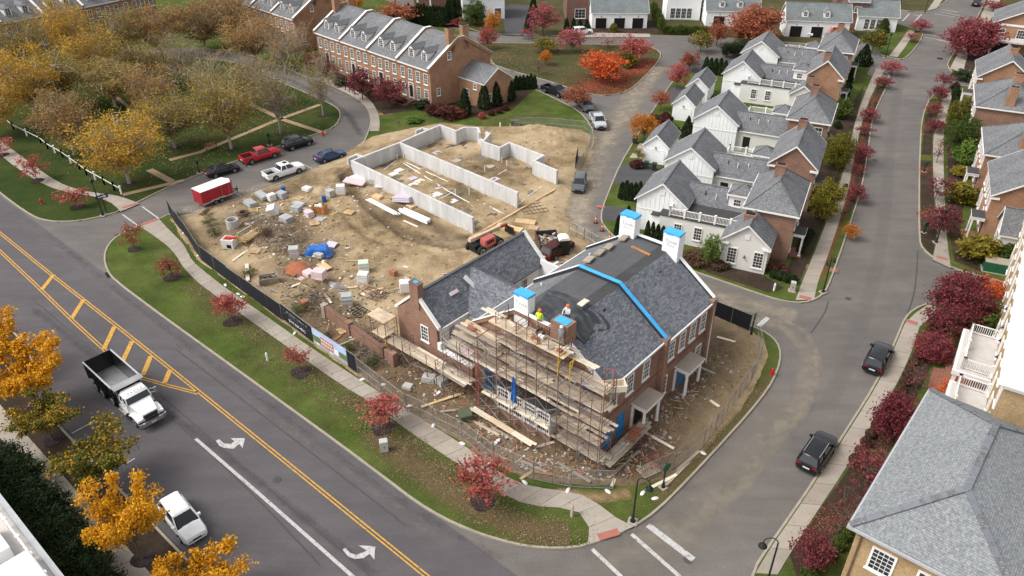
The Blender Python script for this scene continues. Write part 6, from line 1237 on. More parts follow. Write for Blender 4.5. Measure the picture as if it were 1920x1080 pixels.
for x, y, ty, w, k, mt, d in [(1268, 166, 110, 42, 'maple', 'leaf_red', 'red tree at the lane kerb above the small garages'), (1292, 133, 86, 40, 'maple', 'leaf_rust', 'dull red tree right behind the lane kerb red tree'), (1237, 206, 162, 34, 'maple', 'leaf_rust', 'small rust orange tree on the lane kerb'), (1206, 266, 204, 54, 'maple', 'leaf_orange', 'bright orange tree on the lane kerb'), (1313, 98, 48, 48, 'maple', 'leaf_turning', 'yellow green tree at the top of the lane'), (1343, 86, 26, 46, 'maple', 'leaf_rust', 'brown orange tree beside the trimmed dark hedge'), (1410, 74, -10, 104, 'dense', 'leaf_rust', 'large rust orange tree before the top garages'), (1196, 306, 270, 30, 'sparse', 'leaf_yellowgreen', 'thin yellow shrub behind the round burgundy bush'), (1246, 236, 205, 30, 'ball', 'leaf_burgundy', 'round brown bush beside the middle small garage'), (1194, 314, 295, 26, 'ball', 'leaf_burgundy', 'round burgundy bush at the driveway'), (1227, 235, 208, 22, 'shrub', 'leaf_brown', 'small brown shrub at the lane kerb'), (1287, 258, 212, 26, 'cone', 'leaf_dark', 'dark green conifer between the small garages'), (1271, 252, 235, 12, 'cone', 'leaf_dark', 'small dark conifer left of the taller one')]: plant(k, x, y, ty, w, mt, d, 'shrub' if 'bush' in d or 'shrub' in d else 'tree')
def hedge_row(pts, n, h, w, mat, label, kind='column', group=None):
    P_ = GL(pts, KZ)
    for i in range(n):
        p = P_[0]+(P_[-1]-P_[0])*(i/(max(1, n-1))); tm, cm = TREES[kind][i % 3]
        t = thing('arborvitae' if kind != 'ball' else 'boxwood', f'{ORD[i]} {label}', 'shrub', p, rs.uniform(0, 6), group or label); k = rs.uniform(.88, 1.1); t.scale = (w*k, w*k, h*rs.uniform(.9, 1.1))
        link('trunk', tm, t); c = link('crown', cm, t); c.material_slots[0].link = 'OBJECT'; c.material_slots[0].material = MAT[mat]
hedge_row([(1165, 372), (1215, 380)], 7, 2.6, 1.1, 'leaf_dark', 'arborvitae from the left beside the nearest driveway'); hedge_row([(1158, 440), (1176, 425)], 4, 2.6, 1.0, 'leaf_dark', 'arborvitae from the front beside the nearest white carriage house'); hedge_row([(1322, 137), (1358, 142)], 5, 3.0, 1.3, 'leaf_dark', 'arborvitae from the left behind the small garages'); hedge_row([(1212, 452), (1240, 462)], 4, 2.6, .9, 'leaf_dark', 'arborvitae from the left under the black side roof')
hedge_row([(768, 46), (838, 50)], 13, 4.6, 1.5, 'leaf_dark', 'arborvitae from the left before the dark red brick house'); hedge_row([(842, 48), (858, 30)], 3, 6.0, 2.2, 'leaf_dark', 'tall arborvitae from the front right of the brick house hedge'); hedge_row([(968, 168), (1002, 166)], 6, 2.6, 1.2, 'leaf_dark', 'arborvitae from the left by the parked black pickup'); hedge_row([(990, 60), (1000, 20)], 3, 4.5, 2.0, 'leaf_dark', 'dark conifer from the front beside the top drive', 'cone'); hedge_row([(1062, 62), (1100, 62)], 4, 3.2, 1.6, 'leaf_dark', 'dark shrub from the left before the patio house'); hedge_row([(1225, 30), (1238, 62)], 4, 3.6, 2.0, 'leaf_green', 'green hedge plant from the back beside the three door garage', 'dense'); hedge_row([(1246, 64), (1322, 66)], 9, 2.0, 1.8, 'leaf_green', 'clipped hedge bush from the left below the french doors', 'dense'); hedge_row([(1362, 108), (1408, 100)], 4, 3.0, 2.6, 'leaf_dark', 'trimmed dark hedge bush from the left under the rust tree', 'dense')
hedge_row([(1516, 1085), (1606, 990)], 6, 1.1, 1.1, 'leaf_green', 'round boxwood from the bottom along the tan brick wall', 'ball'); hedge_row([(1450, 520), (1486, 530)], 4, 1.0, 1.1, 'leaf_dark', 'round dark boxwood from the left in the corner garden', 'ball'); hedge_row([(1500, 475), (1518, 440)], 5, .9, 1.0, 'leaf_dark', 'low boxwood from the front beside the nearest porch', 'ball'); hedge_row([(1570, 240), (1600, 130)], 9, 1.1, 1.2, 'leaf_dark', 'dark garden shrub from the front along the row house beds', 'ball'); hedge_row([(1790, 170), (1790, 198)], 4, 1.6, 1.4, 'leaf_dark', 'dark clipped shrub from the top by the east house', 'ball')
hedge_row([(1688, 735), (1722, 660)], 7, .9, .8, 'leaf_brown', 'brown hedge bush from the bottom beside the kerbside pavement', 'ball'); hedge_row([(1735, 632), (1765, 596)], 5, .9, .8, 'leaf_brown', 'brown hedge bush from the bottom at the corner bed', 'ball'); hedge_row([(1600, 868), (1668, 760)], 8, .9, .8, 'leaf_brown', 'brown hedge bush from the bottom beside the dark crimson tree', 'ball')
# the triangle lawn and the top gardens
for x, y, ty, w, k, mt, d in [(1022, 98, 55, 54, 'maple', 'leaf_yellowgreen', 'yellow green tree on the triangle lawn'), (1023, 122, 88, 24, 'maple', 'leaf_orange', 'small orange sapling below the yellow green triangle tree'), (1073, 100, 42, 56, 'maple', 'leaf_pink', 'pink red tree at the top of the triangle lawn'), (1128, 150, 75, 96, 'wide', 'leaf_flame', 'widest flame orange tree on the triangle lawn'), (1188, 118, 52, 62, 'maple', 'leaf_red', 'red tree at the right side of the triangle lawn'), (1176, 126, 90, 34, 'shrub', 'leaf_yellowgreen', 'green tree between the flame orange and red triangle trees'), (1140, 90, 50, 70, 'bare', 'leaf_pink', 'bare grey twigged tree at the triangle top'), (1018, 66, -6, 62, 'maple', 'leaf_pink', 'tall pink tree beside the top drive'), (990, 72, 45, 34, 'sparse', 'leaf_pink', 'pale pink sapling left of the tall pink tree'), (1080, 203, 150, 52, 'maple', 'leaf_rust', 'rust red tree beside the parked black pickup'), (736, 56, -14, 92, 'maple', 'leaf_rust', 'rust orange tree behind the townhouse roof'), (915, 92, 42, 40, 'maple', 'leaf_red', 'red tree at the alley beside the townhouse chimneys'), (925, 64, 10, 32, 'maple', 'leaf_orange', 'slim orange tree by the top drive'), (890, 46, -8, 42, 'dense', 'leaf_green', 'round green tree before the white building'), (850, 48, 28, 28, 'shrub', 'leaf_red', 'pinkish red shrub right of the hedge'), (665, 20, -20, 40, 'maple', 'leaf_orange', 'yellow orange tree above the townhouse ridge'), (826, 45, 20, 20, 'shrub', 'leaf_orange', 'small orange bush behind the townhouse ridge'), (1150, 60, 40, 16, 'ball', 'leaf_yellowgreen', 'small round yellow bush left of the garage doors'), (1010, 140, 105, 30, 'bare', 'leaf_brown', 'bare sapling on the left of the triangle lawn')]: plant(k, x, y, ty, w, mt, d, 'shrub' if 'bush' in d or 'shrub' in d else 'tree')
# townhouse gardens
for x, y, ty, w, k, mt, d in [(680, 186, 118, 58, 'maple', 'leaf_crimson', 'left crimson tree before the townhouse row'), (731, 200, 130, 66, 'maple', 'leaf_crimson', 'right crimson tree before the townhouse row'), (592, 135, 88, 40, 'maple', 'leaf_crimson', 'crimson tree at the left end of the townhouse row'), (628, 150, 105, 34, 'sparse', 'leaf_crimson', 'thin crimson tree between the townhouse crimson trees'), (842, 222, 190, 44, 'shrub', 'leaf_burgundy', 'burgundy shrub at the townhouse corner'), (818, 214, 188, 36, 'shrub', 'leaf_burgundy', 'dull burgundy shrub left of the corner one'), (862, 218, 196, 30, 'shrub', 'leaf_rust', 'reddish shrub right of the corner shrub'), (776, 228, 212, 32, 'ball', 'leaf_bright', 'lime green low bush on the townhouse lawn'), (790, 202, 180, 30, 'shrub', 'leaf_dark', 'dark shrub beside the townhouse steps'), (752, 192, 178, 24, 'shrub', 'leaf_dark', 'dark shrub left of the townhouse steps'), (872, 216, 160, 26, 'spire', 'leaf_dark', 'first dark conifer from the left at the townhouse end wing'), (908, 204, 150, 26, 'spire', 'leaf_dark', 'second dark conifer from the left at the townhouse end wing'), (930, 198, 148, 26, 'spire', 'leaf_dark', 'third dark conifer from the left at the townhouse end wing'), (956, 188, 142, 24, 'spire', 'leaf_dark', 'fourth dark conifer from the left at the townhouse end wing'), (903, 222, 208, 14, 'ball', 'leaf_red', 'round bright red bush at the mulch edge'), (922, 216, 203, 13, 'ball', 'leaf_burgundy', 'round burgundy bush right of the bright red one'), (936, 212, 199, 13, 'ball', 'leaf_burgundy', 'second round burgundy bush from the bright red one'), (948, 207, 195, 13, 'ball', 'leaf_burgundy', 'third round burgundy bush from the bright red one'), (700, 178, 164, 26, 'shrub', 'leaf_dark', 'dark evergreen shrub between the crimson trees'), (640, 160, 142, 26, 'shrub', 'leaf_dark', 'dark shrub along the middle townhouse front'), (610, 140, 124, 24, 'shrub', 'leaf_brown', 'brown shrub along the left townhouse front'), (748, 235, 222, 12, 'bare', 'leaf_brown', 'tiny bare sapling on the townhouse lawn')]: plant(k, x, y, ty, w, mt, d, 'shrub' if 'bush' in d or 'shrub' in d else 'tree')
# park trees
PARK = [(243, 344, 196, 150, 'park', 'leaf_park_gold', 'big golden tree at the front park corner by the white fence'), (140, 290, 160, 118, 'park', 'leaf_park_brown', 'brown gold tree left of the big front corner tree'), (70, 222, 72, 128, 'park', 'leaf_park_gold', 'bright golden tree at the left side of the park'), (0, 255, 150, 100, 'park', 'leaf_park_gold', 'golden tree cut by the left edge'), (190, 160, 48, 116, 'park', 'leaf_park_gold', 'golden tree in the middle left of the park'), (217, 200, 95, 130, 'park', 'leaf_olive', 'wide olive tree in the park centre'), (328, 277, 165, 122, 'park', 'leaf_olive', 'olive tree with pale forked trunk at the park front'), (434, 279, 125, 122, 'park', 'leaf_olive', 'thin olive tree over the park path bench'), (296, 222, 120, 104, 'park', 'leaf_park_brown', 'brownish tree behind the front olive tree'), (400, 205, 95, 110, 'parkthin', 'leaf_olive', 'thin olive tree in the right centre of the park'), (386, 96, -12, 120, 'park', 'leaf_park_brown', 'rusty brown tree at the back of the park loop'), (305, 108, 8, 104, 'park', 'leaf_park_brown', 'back row brown tree left of the rusty one'), (236, 118, 12, 104, 'park', 'leaf_olive', 'back row olive tree before the brick townhouses'), (140, 120, -8, 96, 'park', 'leaf_park_gold', 'golden back row tree before the upper left townhouses'), (482, 122, 18, 116, 'park', 'leaf_park_brown', 'rusty tree outside the loop below the top townhouses'), (535, 135, 45, 92, 'parkthin', 'leaf_park_brown', 'brown tree outside the loop left of the four unit row'), (440, 80, -25, 110, 'park', 'leaf_park_brown', 'brown tree before the top townhouse row'), (526, 250, 92, 110, 'parkthin', 'leaf_olive', 'nearly bare pale tree on the right park lawn'), (606, 216, 98, 84, 'parkthin', 'leaf_olive', 'nearly bare tree at the park loop bend'), (480, 200, 88, 104, 'parkthin', 'leaf_olive', 'thin olive tree left of the nearly bare lawn tree'), (60, 150, 25, 100, 'park', 'leaf_olive', 'olive tree below the upper left townhouse dormers'), (345, 165, 55, 104, 'parkthin', 'leaf_olive', 'thin tree by the back park path'), (120, 200, 95, 100, 'park', 'leaf_olive', 'olive tree between the two left golden trees'), (560, 120, 50, 70, 'parkthin', 'leaf_park_brown', 'slim brown tree beside the left end of the four unit row'), (0, 180, 95, 90, 'park', 'leaf_olive', 'olive tree at the left edge behind the golden one'), (270, 165, 70, 100, 'park', 'leaf_olive', 'olive tree just behind the park centre')]
for i, (x, y, ty, w, k, mt, d) in enumerate(PARK): plant(k, x, y, ty-26, w*1.22, mt, d, group='park trees', mul=.9 if i in (0, 6, 7, 17, 18, 9) else False)
# golden trees and hedge along the near road edge
for x, y, ty, w, k, mt, d in [(5, 705, 590, 110, 'star', 'leaf_gold', 'golden tree at the left edge of the near verge'), (72, 762, 634, 140, 'star', 'leaf_gold', 'orange gold tree below the left edge tree'), (100, 826, 735, 116, 'star', 'leaf_turning', 'half green golden tree above the parking line'), (196, 915, 808, 138, 'star', 'leaf_turning', 'green tree with orange tips in the near verge'), (268, 1048, 905, 132, 'star', 'leaf_gold', 'bright golden tree beside the parked white car'), (395, 1150, 1035, 150, 'star', 'leaf_gold', 'golden tree cut by the bottom edge')]: plant(k, x, y, ty, w, mt, d, mul=.8)
HB = [(20, 900), (52, 925), (30, 960), (75, 975), (105, 990), (70, 1020), (130, 1025), (110, 1060), (165, 1070), (140, 1095), (195, 1110), (90, 1050), (0, 925), (45, 985)]
for i, (x, y) in enumerate(HB):
    plant('dense', x, y, y-72, 84, 'leaf_dark', f'{ORD[i]} dark green evergreen in the clump beside the flat roofed building', 'shrub', 'evergreen_shrub', 'dark evergreens by the flat roof')
for i, (x, y) in enumerate([(390, 410), (395, 425), (404, 445), (500, 455), (560, 590), (545, 600), (612, 640), (655, 660), (700, 690), (690, 645), (470, 520)]):
    q = plant('sparse', x, y, y-14, 30, 'leaf_green' if i % 3 else 'leaf_brown', f'{ORD[i]} weed clump from the left across the building site', 'weeds', 'weed_clump', 'weeds on the building site', squash=.5); q.location.z = site_at(x, y).z
# ---------------------------------------------------------------- site fences
def fence_run(name, label, pts, h, screen, group=None, panel=3.0, lean=0.0, z=KZ):
    t = thing(name, label, 'fence', (0, 0, 0), 0, group); P_ = []
    for a, b in zip(pts, pts[1:]):
        n = max(1, round((b-a).length/panel)); P_ += [a+(b-a)*(i/n) for i in range(n)]
    P_.append(pts[-1])
    for a, b in zip(P_, P_[1:]):
        d = (b-a).normalized(); n = Vector((-d.y, d.x, 0)); l = (b-a).length; rz = math.atan2(d.y, d.x)
        j = random.uniform(-.03, .03); k = ('fp', round(l, 1), h, screen)
        if k not in FRM:
            f = MB(); l_ = round(l, 1)
            for x in (.04, l_/2, l_-.04): f.tube((x, 0, 0), (x, 0, h), .03, n=5)
            for zz in (.12, h/2 if not screen else .12, h-.03): f.tube((.04, 0, zz), (l_-.04, 0, zz), .025, n=5)
            s_ = MB(); s_.box(.05, l_-.05, -.012, .0, .06 if screen else .12, h-.02); FRM[k] = (f.mesh('panel_frame', 'steel'), s_.mesh('screen' if screen else 'mesh', 'screen' if screen else 'chainlink'))
        o = link('panel_frame', FRM[k][0], t, (a.x+n.x*j, a.y+n.y*j, z), rz); o.rotation_euler = (lean+random.uniform(-.03, .03), 0, rz); link('screen' if screen else 'mesh', FRM[k][1], o, (0, -.03 if screen else 0, 0))
    return t, P_
t, P_ = fence_run('screen_fence', 'temporary fence with black privacy screen along the roadside pavement', GL([(318, 398), (330, 420), (352, 447), (379, 488), (430, 528), (530, 600)], KZ), 2.0, True)
t2, P2 = fence_run('screen_fence', 'black screened fence end panel right of the printed banner', GL([(653, 688), (671, 701)], KZ), 2.0, True)
# printed banners: black with lettering, then a picture of houses under a sky
a, b, c = GL([(531, 600), (589, 645), (653, 688)], KZ)
for nm, lab, p, q, mats in (('banner', 'black fence banner with white lettering and phone number', a, b, 'screen'), ('banner', 'printed fence banner showing a row of houses under a blue sky', b, c, 'print_sky')):
    d = (q-p).normalized(); l = (q-p).length; rz = math.atan2(d.y, d.x); t = thing(nm, lab, 'banner', p, rz)
    if mats == 'print_sky' and 'print_sky' not in MAT: plain('print_sky', (.42, .52, .72), .7, .25, .8); plain('print_brick', (.42, .16, .1), .7, .15); plain('print_tree', (.12, .17, .06), .7, .3); plain('print_road', (.35, .36, .38), .7, .2); plain('print_white', (.72, .72, .74), .7, .1)
    m = MB(); m.box(.02, l-.02, -.02, .02, .15, 2.0); m.build('banner_sheet', mats, t)
    m = MB()
    for x in (.03, l/2, l-.03): m.tube((x, .06, 0), (x, .06, 2.02), .03, n=5)
    m.tube((0, .06, 2.02), (l, .06, 2.02), .03, n=5); m.build('panel_frame', 'steel', t)
    if mats == 'screen':
        text_mesh('lettering', '(614) 669-4012', .5, 'trim', t, (l/2, -.03, .55)); rr = random.Random(4)
        for z_, s_, n_ in ((1.5, .2, 22), (1.2, .1, 26)):
            for k in range(n_):
                if rr.random() < .2: continue
                m = MB(); x = .5+(l-1.0)*k/n_; m.box(x, x+s_*rr.uniform(.2, .6), -.03, -.0205, z_, z_+s_*rr.uniform(.6, 1)); m.build('lettering', 'pack_grey', t)
    else:
        def flat(x0, x1, z0, z1, mt, k): f = MB(); f.box(x0, x1, -.03-.004*k, -.0205, z0, z1); f.build('print', mt, t)
        flat(0.05, l-.05, .2, .62, 'print_road', 0); flat(.05, l*.24, .6, 1.3, 'print_tree', 1); flat(l*.78, l-.05, .6, 1.25, 'print_tree', 1); flat(l*.25, l*.63, .58, 1.55, 'print_brick', 2); flat(l*.63, l*.76, .55, 1.1, 'print_white', 2)
        for k in range(7):
            for zz in (.75, 1.15): flat(l*(.27+.05*k), l*(.295+.05*k), zz, zz+.25, 'print_white', 3)
        flat(l*.1, l*.2, .35, .5, 'print_white', 3); flat(l*.5, l*.6, .3, .45, 'print_white', 3)
fence_run('wire_fence', 'temporary wire mesh fence in front of the scaffolded house', GL([(671, 701), (763, 772), (866, 822), (925, 866), (1000, 900), (1070, 914), (1150, 917)], KZ), 2.0, False)
fence_run('wire_fence', 'leaning wire mesh fence along the street side of the house', GL([(1200, 908), (1262, 880), (1318, 838), (1362, 780), (1408, 715), (1425, 670), (1418, 640)], KZ), 2.0, False)
fence_run('wire_fence', 'black screened fence panels behind the rear corner of the house', GL([(1405, 622), (1335, 594)], KZ), 2.0, True)
fence_run('wire_fence', 'faint wire fence along the lawn behind the foundation', GL([(965, 240), (1030, 242), (1095, 248), (1112, 262), (1100, 296), (1080, 335)], KZ), 1.9, False)
fence_run('wire_fence', 'wire fence panels beside the portable toilet', GL([(1066, 440), (1095, 455), (1120, 470)], KZ), 1.9, False)
fence_run('wire_fence', 'black screen panel standing by the lane kerb', GL([(1078, 318), (1083, 296)], KZ), 1.9, True)
t, _ = fence_run('wire_fence', 'green meshed gate panel leaning behind the red trailer', GL([(338, 416), (385, 410)], KZ), 1.7, False, lean=R(-48))
for i, (x, y) in enumerate([(345, 437), (372, 480), (423, 535), (447, 552), (455, 557), (553, 625), (680, 712), (718, 722), (768, 762), (813, 798), (867, 832), (917, 870), (984, 905), (1065, 920), (1140, 922), (1205, 925), (1318, 850), (1228, 935)]):
    p = site_at(x, y) if inside(G(x, y, KZ), SITE) else G(x, y, KZ); m = MB(); m.lathe((0, 0, 0), [(.28, 0), (.33, .06), (.26, .14), (.05, .18)], 9); o = m.build('sandbag', 'sandbag', None, (p.x, p.y, p.z), random.uniform(0, 3), smooth=True); o.scale = (.95, .5, .75); tag(o, f'{ORD[i]} white sandbag from the left along the site fence foot', 'sandbag', 'sandbags at the fence foot')

# ---------------------------------------------------------------- lamps, signs, small street things
def lamp_post(x, y, h, label, kind='lantern', rz=0.0, bz=KZ, group='street lamps'):
    p = G(x, y, bz); t = thing('street_lamp', label, 'street lamp', p, rz, group)
    m = MB(); m.box(-.35, .35, -.35, .35, -.05, .06); m.build('footing', 'concrete', t)
    m = MB(); m.lathe((0, 0, .06), [(.2, 0), (.2, .12), (.13, .2), (.11, .6), (.075, .75), (.06, h-.5), (.05, h-.06)], 10); m.build('post', 'black_metal', t, smooth=True)
    if kind == 'lantern':
        m = MB(); m.lathe((0, 0, h-.05), [(.1, 0), (.17, .08), (.2, .4), (.24, .42), (.1, .55), (.02, .62)], 8); m.build('lantern', 'black_metal', t); m = MB(); m.lathe((0, 0, h+.04), [(.165, 0), (.19, .28)], 8); m.build('lantern_glass', 'lamp_white', t)
    elif kind == 'crook':
        m = MB(); last = Vector((0, 0, h-.1))
        for i in range(1, 11): a = PI*i/10*1.05; q = Vector((.45-.45*math.cos(a), 0, h-.1+.45*math.sin(a))); m.tube(last, q, .035, n=6); last = q
        m.build('arm', 'black_metal', t); m = MB(); m.lathe((last.x, 0, last.z-.38), [(.3, 0), (.28, .08), (.1, .26), (.06, .4)], 10); m.build('lamp_shade', 'black_metal', t, smooth=True); m = MB(); m.lathe((last.x, 0, last.z-.44), [(.16, 0), (.18, .07)], 8); m.build('bulb', 'lamp_white', t)
    elif kind == 'twin':
        for s_ in (-1, 1):
            m = MB(); m.tube((0, 0, h-.5), (s_*.55, 0, h-.25), .03).tube((s_*.55, 0, h-.25), (s_*.55, 0, h-.45), .03); m.build('arm', 'black_metal', t); m = MB(); m.lathe((s_*.55, 0, h-.8), [(.22, 0), (.1, .22), (.05, .36)], 8); m.build('lamp_shade', 'black_metal', t); m = MB(); m.lathe((s_*.55, 0, h-.86), [(.1, 0), (.14, .07)], 8); m.build('bulb', 'lamp_white', t)
    return t
lamp_post(193, 404, 4.6, 'black lantern post at the park corner beside the street sign'); lamp_post(1186, 978, 4.3, 'black crook arm street lamp at the site corner by the crosswalk', 'crook', R(-20)); lamp_post(1437, 1096, 4.3, 'black crook arm street lamp at the bottom right edge', 'crook', R(170)); lamp_post(1543, 548, 4.4, 'black twin arm street lamp at the west street corner', 'twin', R(30)); lamp_post(1690, 520-40, 0.01, '', 'none') if False else None
lamp_post(1755, 455, 4.0, 'dark green lamp post on the east verge corner', 'lantern'); lamp_post(1660, 108, 4.4, 'dark lamp post on the far corner lawn', 'lantern'); lamp_post(1734, 24, 4.8, 'dark lamp post at the top crosswalk', 'lantern'); lamp_post(374, 324, 1.4, 'short dark park lamp beside the black sedan', 'lantern'); lamp_post(506, 272, 1.4, 'short dark park lamp beside the red pickup', 'lantern'); lamp_post(1681, 36, 5.0, 'tall dark pole left of the top crosswalk', 'lantern')
p = G(200, 398, KZ); t = thing('street_sign', 'blue street sign with a white arrow beside the park lamp', 'sign', p, R(40)); m = MB(); m.tube((0, 0, 0), (0, 0, 2.6), .06, n=6); m.build('post', 'black_metal', t); m = MB(); m.box(-.75, .75, -.09, -.062, 2.0, 2.5); o = m.build('sign_plate', 'sign_blue', t)
m = MB(); m.poly([(-.5, -.095, 2.2), (.2, -.095, 2.2), (.2, -.095, 2.08), (.55, -.095, 2.25), (.2, -.095, 2.42), (.2, -.095, 2.3), (-.5, -.095, 2.3)]); m.build('arrow', 'lamp_white', o)
def back_sign(x, y, h, label, rz, bz=KZ):
    p = G(x, y, bz); t = thing('traffic_sign', label, 'sign', p, rz); m = MB(); m.box(-.28, .28, -.28, .28, -.05, .05); m.build('footing', 'concrete', t); m = MB(); m.tube((0, 0, 0), (0, 0, h), .07, n=6).lathe((0, 0, 0), [(.16, .05), (.1, .5)], 8); m.build('post', 'black_metal', t)
    m = MB(); n = 8; m.loft([[(.42*math.cos(2*PI*(i+.5)/n), y_, h-.35+.42*math.sin(2*PI*(i+.5)/n)) for i in range(n)] for y_ in (-.1, -.06)]); m.build('sign_plate', 'green_box', t)
back_sign(1243, 914, 2.6, 'dark backed octagonal traffic sign at the site corner', R(35)); back_sign(1408, 628, 2.6, 'dark backed traffic sign by the rear fence corner', R(60)); back_sign(1578, 380-6, 2.3, 'dark backed sign on the west verge', R(20)); back_sign(1732, 436, 1.5, 'small dark sign at the lower east verge', R(20)); back_sign(1732, 322, 1.5, 'small dark sign at the middle east verge', R(20))
def hydrant(x, y, label):
    p = G(x, y, KZ); t = thing('fire_hydrant', label, 'hydrant', p, .4, 'fire hydrants'); m = MB(); m.lathe((0, 0, 0), [(.18, 0), (.18, .06), (.12, .08), (.12, .55), (.15, .58), (.13, .68), (.05, .78)], 10); m.build('barrel', 'hydrant_red', t, smooth=True); m = MB(); m.tube((-.22, 0, .45), (.22, 0, .45), .07, n=8).tube((0, -.2, .4), (0, 0, .4), .09, n=8); m.build('outlet', 'hydrant_red', t)
hydrant(79, 382, 'red fire hydrant on the lawn at the park corner'); hydrant(606, 254, 'red fire hydrant at the end of the park path'); hydrant(1447, 703, 'red fire hydrant on the verge by the street fence')
def cabinet(name, label, x, y, sx, sy, h, mat, rz, cap=None, base=True):
    p = G(x, y, KZ); t = thing(name, label, 'utility box', p, rz); m = MB(); m.box(-sx/2, sx/2, -sy/2, sy/2, .05, h-.08); m.build('case', mat, t); m = MB(); m.hexa([(-sx/2-.03, -sy/2-.03, h-.079), (sx/2+.03, -sy/2-.03, h-.079), (sx/2+.03, sy/2+.03, h-.079), (-sx/2-.03, sy/2+.03, h-.079)], [(-sx/2, -sy/2, h), (sx/2, -sy/2, h), (sx/2, sy/2, h), (-sx/2, sy/2, h)]); m.build('lid', cap or mat, t)
    if base: m = MB(); m.box(-sx/2-.15, sx/2+.15, -sy/2-.15, sy/2+.15, -.05, .05); m.build('pad', 'concrete', t)
    m = MB(); m.box(-.03, .03, -sy/2-.03, -sy/2, h*.45, h*.6); m.build('handle', 'black_metal', t); return t
cabinet('utility_box', 'pale grey utility pedestal on the roadside lawn', 721, 845, .62, .5, 1.15, 'grey_box', R(15), base=False); cabinet('utility_box', 'large green utility cabinet with pale lid at the east corner', 1866, 507, 2.6, 1.5, 1.3, 'green_box', R(-24), 'concrete'); cabinet('utility_box', 'olive transformer box behind the wire fence', 873, 790, 1.0, 1.0, 1.0, 'olive_box', R(20)); cabinet('utility_box', 'tan stone letter box pillar in the corner garden', 1485, 545, .5, .5, 1.1, 'block', R(-20)); cabinet('utility_box', 'grey green cabinet on the lawn behind the foundation', 965, 235, 1.3, .9, .9, 'olive_box', 0)
for i, (x, y, h, mt, d) in enumerate([(502, 676, .9, 'pvc', 'white marker bollard on the roadside lawn'), (1072, 968, 1.2, 'plank_pale', 'white and yellow survey stake on the lawn by the pavement'), (938, 238, .7, 'pvc', 'short white pipe bollard on the lawn behind the foundation'), (1451, 545, .9, 'pvc', 'white pipe bollard in the corner garden')]):
    p = G(x, y, KZ); t = thing('bollard', d, 'bollard', p); m = MB(); m.lathe((0, 0, 0), [(.11, 0), (.11, h-.1), (.07, h)], 9); m.build('post', mt, t); m = MB(); m.lathe((0, 0, h+.001), [(.08, 0), (.03, .06)], 9); m.build('cap', 'paint_yellow' if i == 1 else mt, t)
for i, (x, y) in enumerate([(1117, 418), (1129, 433), (1143, 452)]):
    p = G(x, y, .0); t = thing('delineator', f'{ORD[i]} orange traffic delineator from the top beside the lane', 'traffic cone', p, 0, 'orange delineators'); m = MB(); m.lathe((0, 0, .06), [(.12, 0), (.09, 1.0), (.05, 1.08)], 9); m.build('post', 'orange', t); m = MB(); m.box(-.25, .25, -.25, .25, 0, .06); m.build('foot', 'tyre', t); m = MB(); m.lathe((0, 0, .6), [(.115, 0), (.11, .12)], 9); m.build('band', 'lamp_white', t)
for i, (x, y) in enumerate([(1211, 316), (1226, 319)]):
    p = G(x, y, KZ); t = thing('wheelie_bin', ('left', 'right')[i]+' dark wheeled bin by the nearest small garage door', 'bin', p, R(-20), 'dark wheeled bins'); m = MB(); m.hexa([(-.25, -.28, .1), (.25, -.28, .1), (.25, .28, .1), (-.25, .28, .1)], [(-.32, -.36, 1.0), (.32, -.36, 1.0), (.32, .36, 1.0), (-.32, .36, 1.0)]); m.build('bin_body', 'bin_dark', t); m = MB(); m.box(-.34, .34, -.38, .4, 1.001, 1.08); m.build('lid', 'bin_dark', t); m = MB(); m.tube((-.3, .3, .12), (.3, .3, .12), .12, n=8); m.build('wheels', 'tyre', t)
p = G(1190, 268, KZ); t = thing('wheelie_bin', 'black bin at the lane kerb under the bright orange tree', 'bin', p, R(-20), 'dark wheeled bins'); m = MB(); m.hexa([(-.28, -.3, 0), (.28, -.3, 0), (.28, .3, 0), (-.28, .3, 0)], [(-.35, -.38, 1.0), (.35, -.38, 1.0), (.35, .38, 1.0), (-.35, .38, 1.0)]); m.build('bin_body', 'bin_dark', t); m = MB(); m.box(-.37, .37, -.4, .4, 1.001, 1.08); m.build('lid', 'bin_dark', t)
p = G(397, 280, KZ); t = thing('park_bench', 'brown red park bench on the path beneath the thin olive tree', 'bench', p, R(22))
for k in range(3): m = MB(); m.box(-.9, .9, -.25+.17*k, -.11+.17*k, .42, .46); m.build('slat', 'brick_loose', t); m = MB(); m.box(-.9, .9, .27, .31, .55+.15*k, .67+.15*k); m.build('back_slat', 'brick_loose', t)
for x in (-.75, .75):
    for y in (-.2, .24): m = MB(); m.box(x-.04, x+.04, y-.04, y+.04, 0, .42 if y < 0 else .98); m.build('leg', 'black_metal', t)
# white rail fence along the park
fp0 = GL([(-12, 212), (26, 243), (77, 268), (90, 279), (118, 295), (150, 318), (163, 328), (196, 346), (215, 357), (228, 364)], KZ); t = thing('rail_fence', 'white post and rail fence along the park edge', 'fence', (0, 0, 0))
for a, b in zip(fp0, fp0[1:]):
    if (b-a).length > 4: pts = [a, (a+b)/2, b]
    else: pts = [a, b]
    for q, r in zip(pts, pts[1:]):
        for zz in (.85,): m = MB(); m.beam(q+Vector((0, 0, zz)), r+Vector((0, 0, zz)), .06, .12); m.build('rail', 'trim', t)
    for q in pts: m = MB(); m.box(-.09, .09, -.09, .09, 0, 1.15).box(-.13, .13, -.13, .13, 1.151, 1.22); m.build('post', 'trim', t, q)
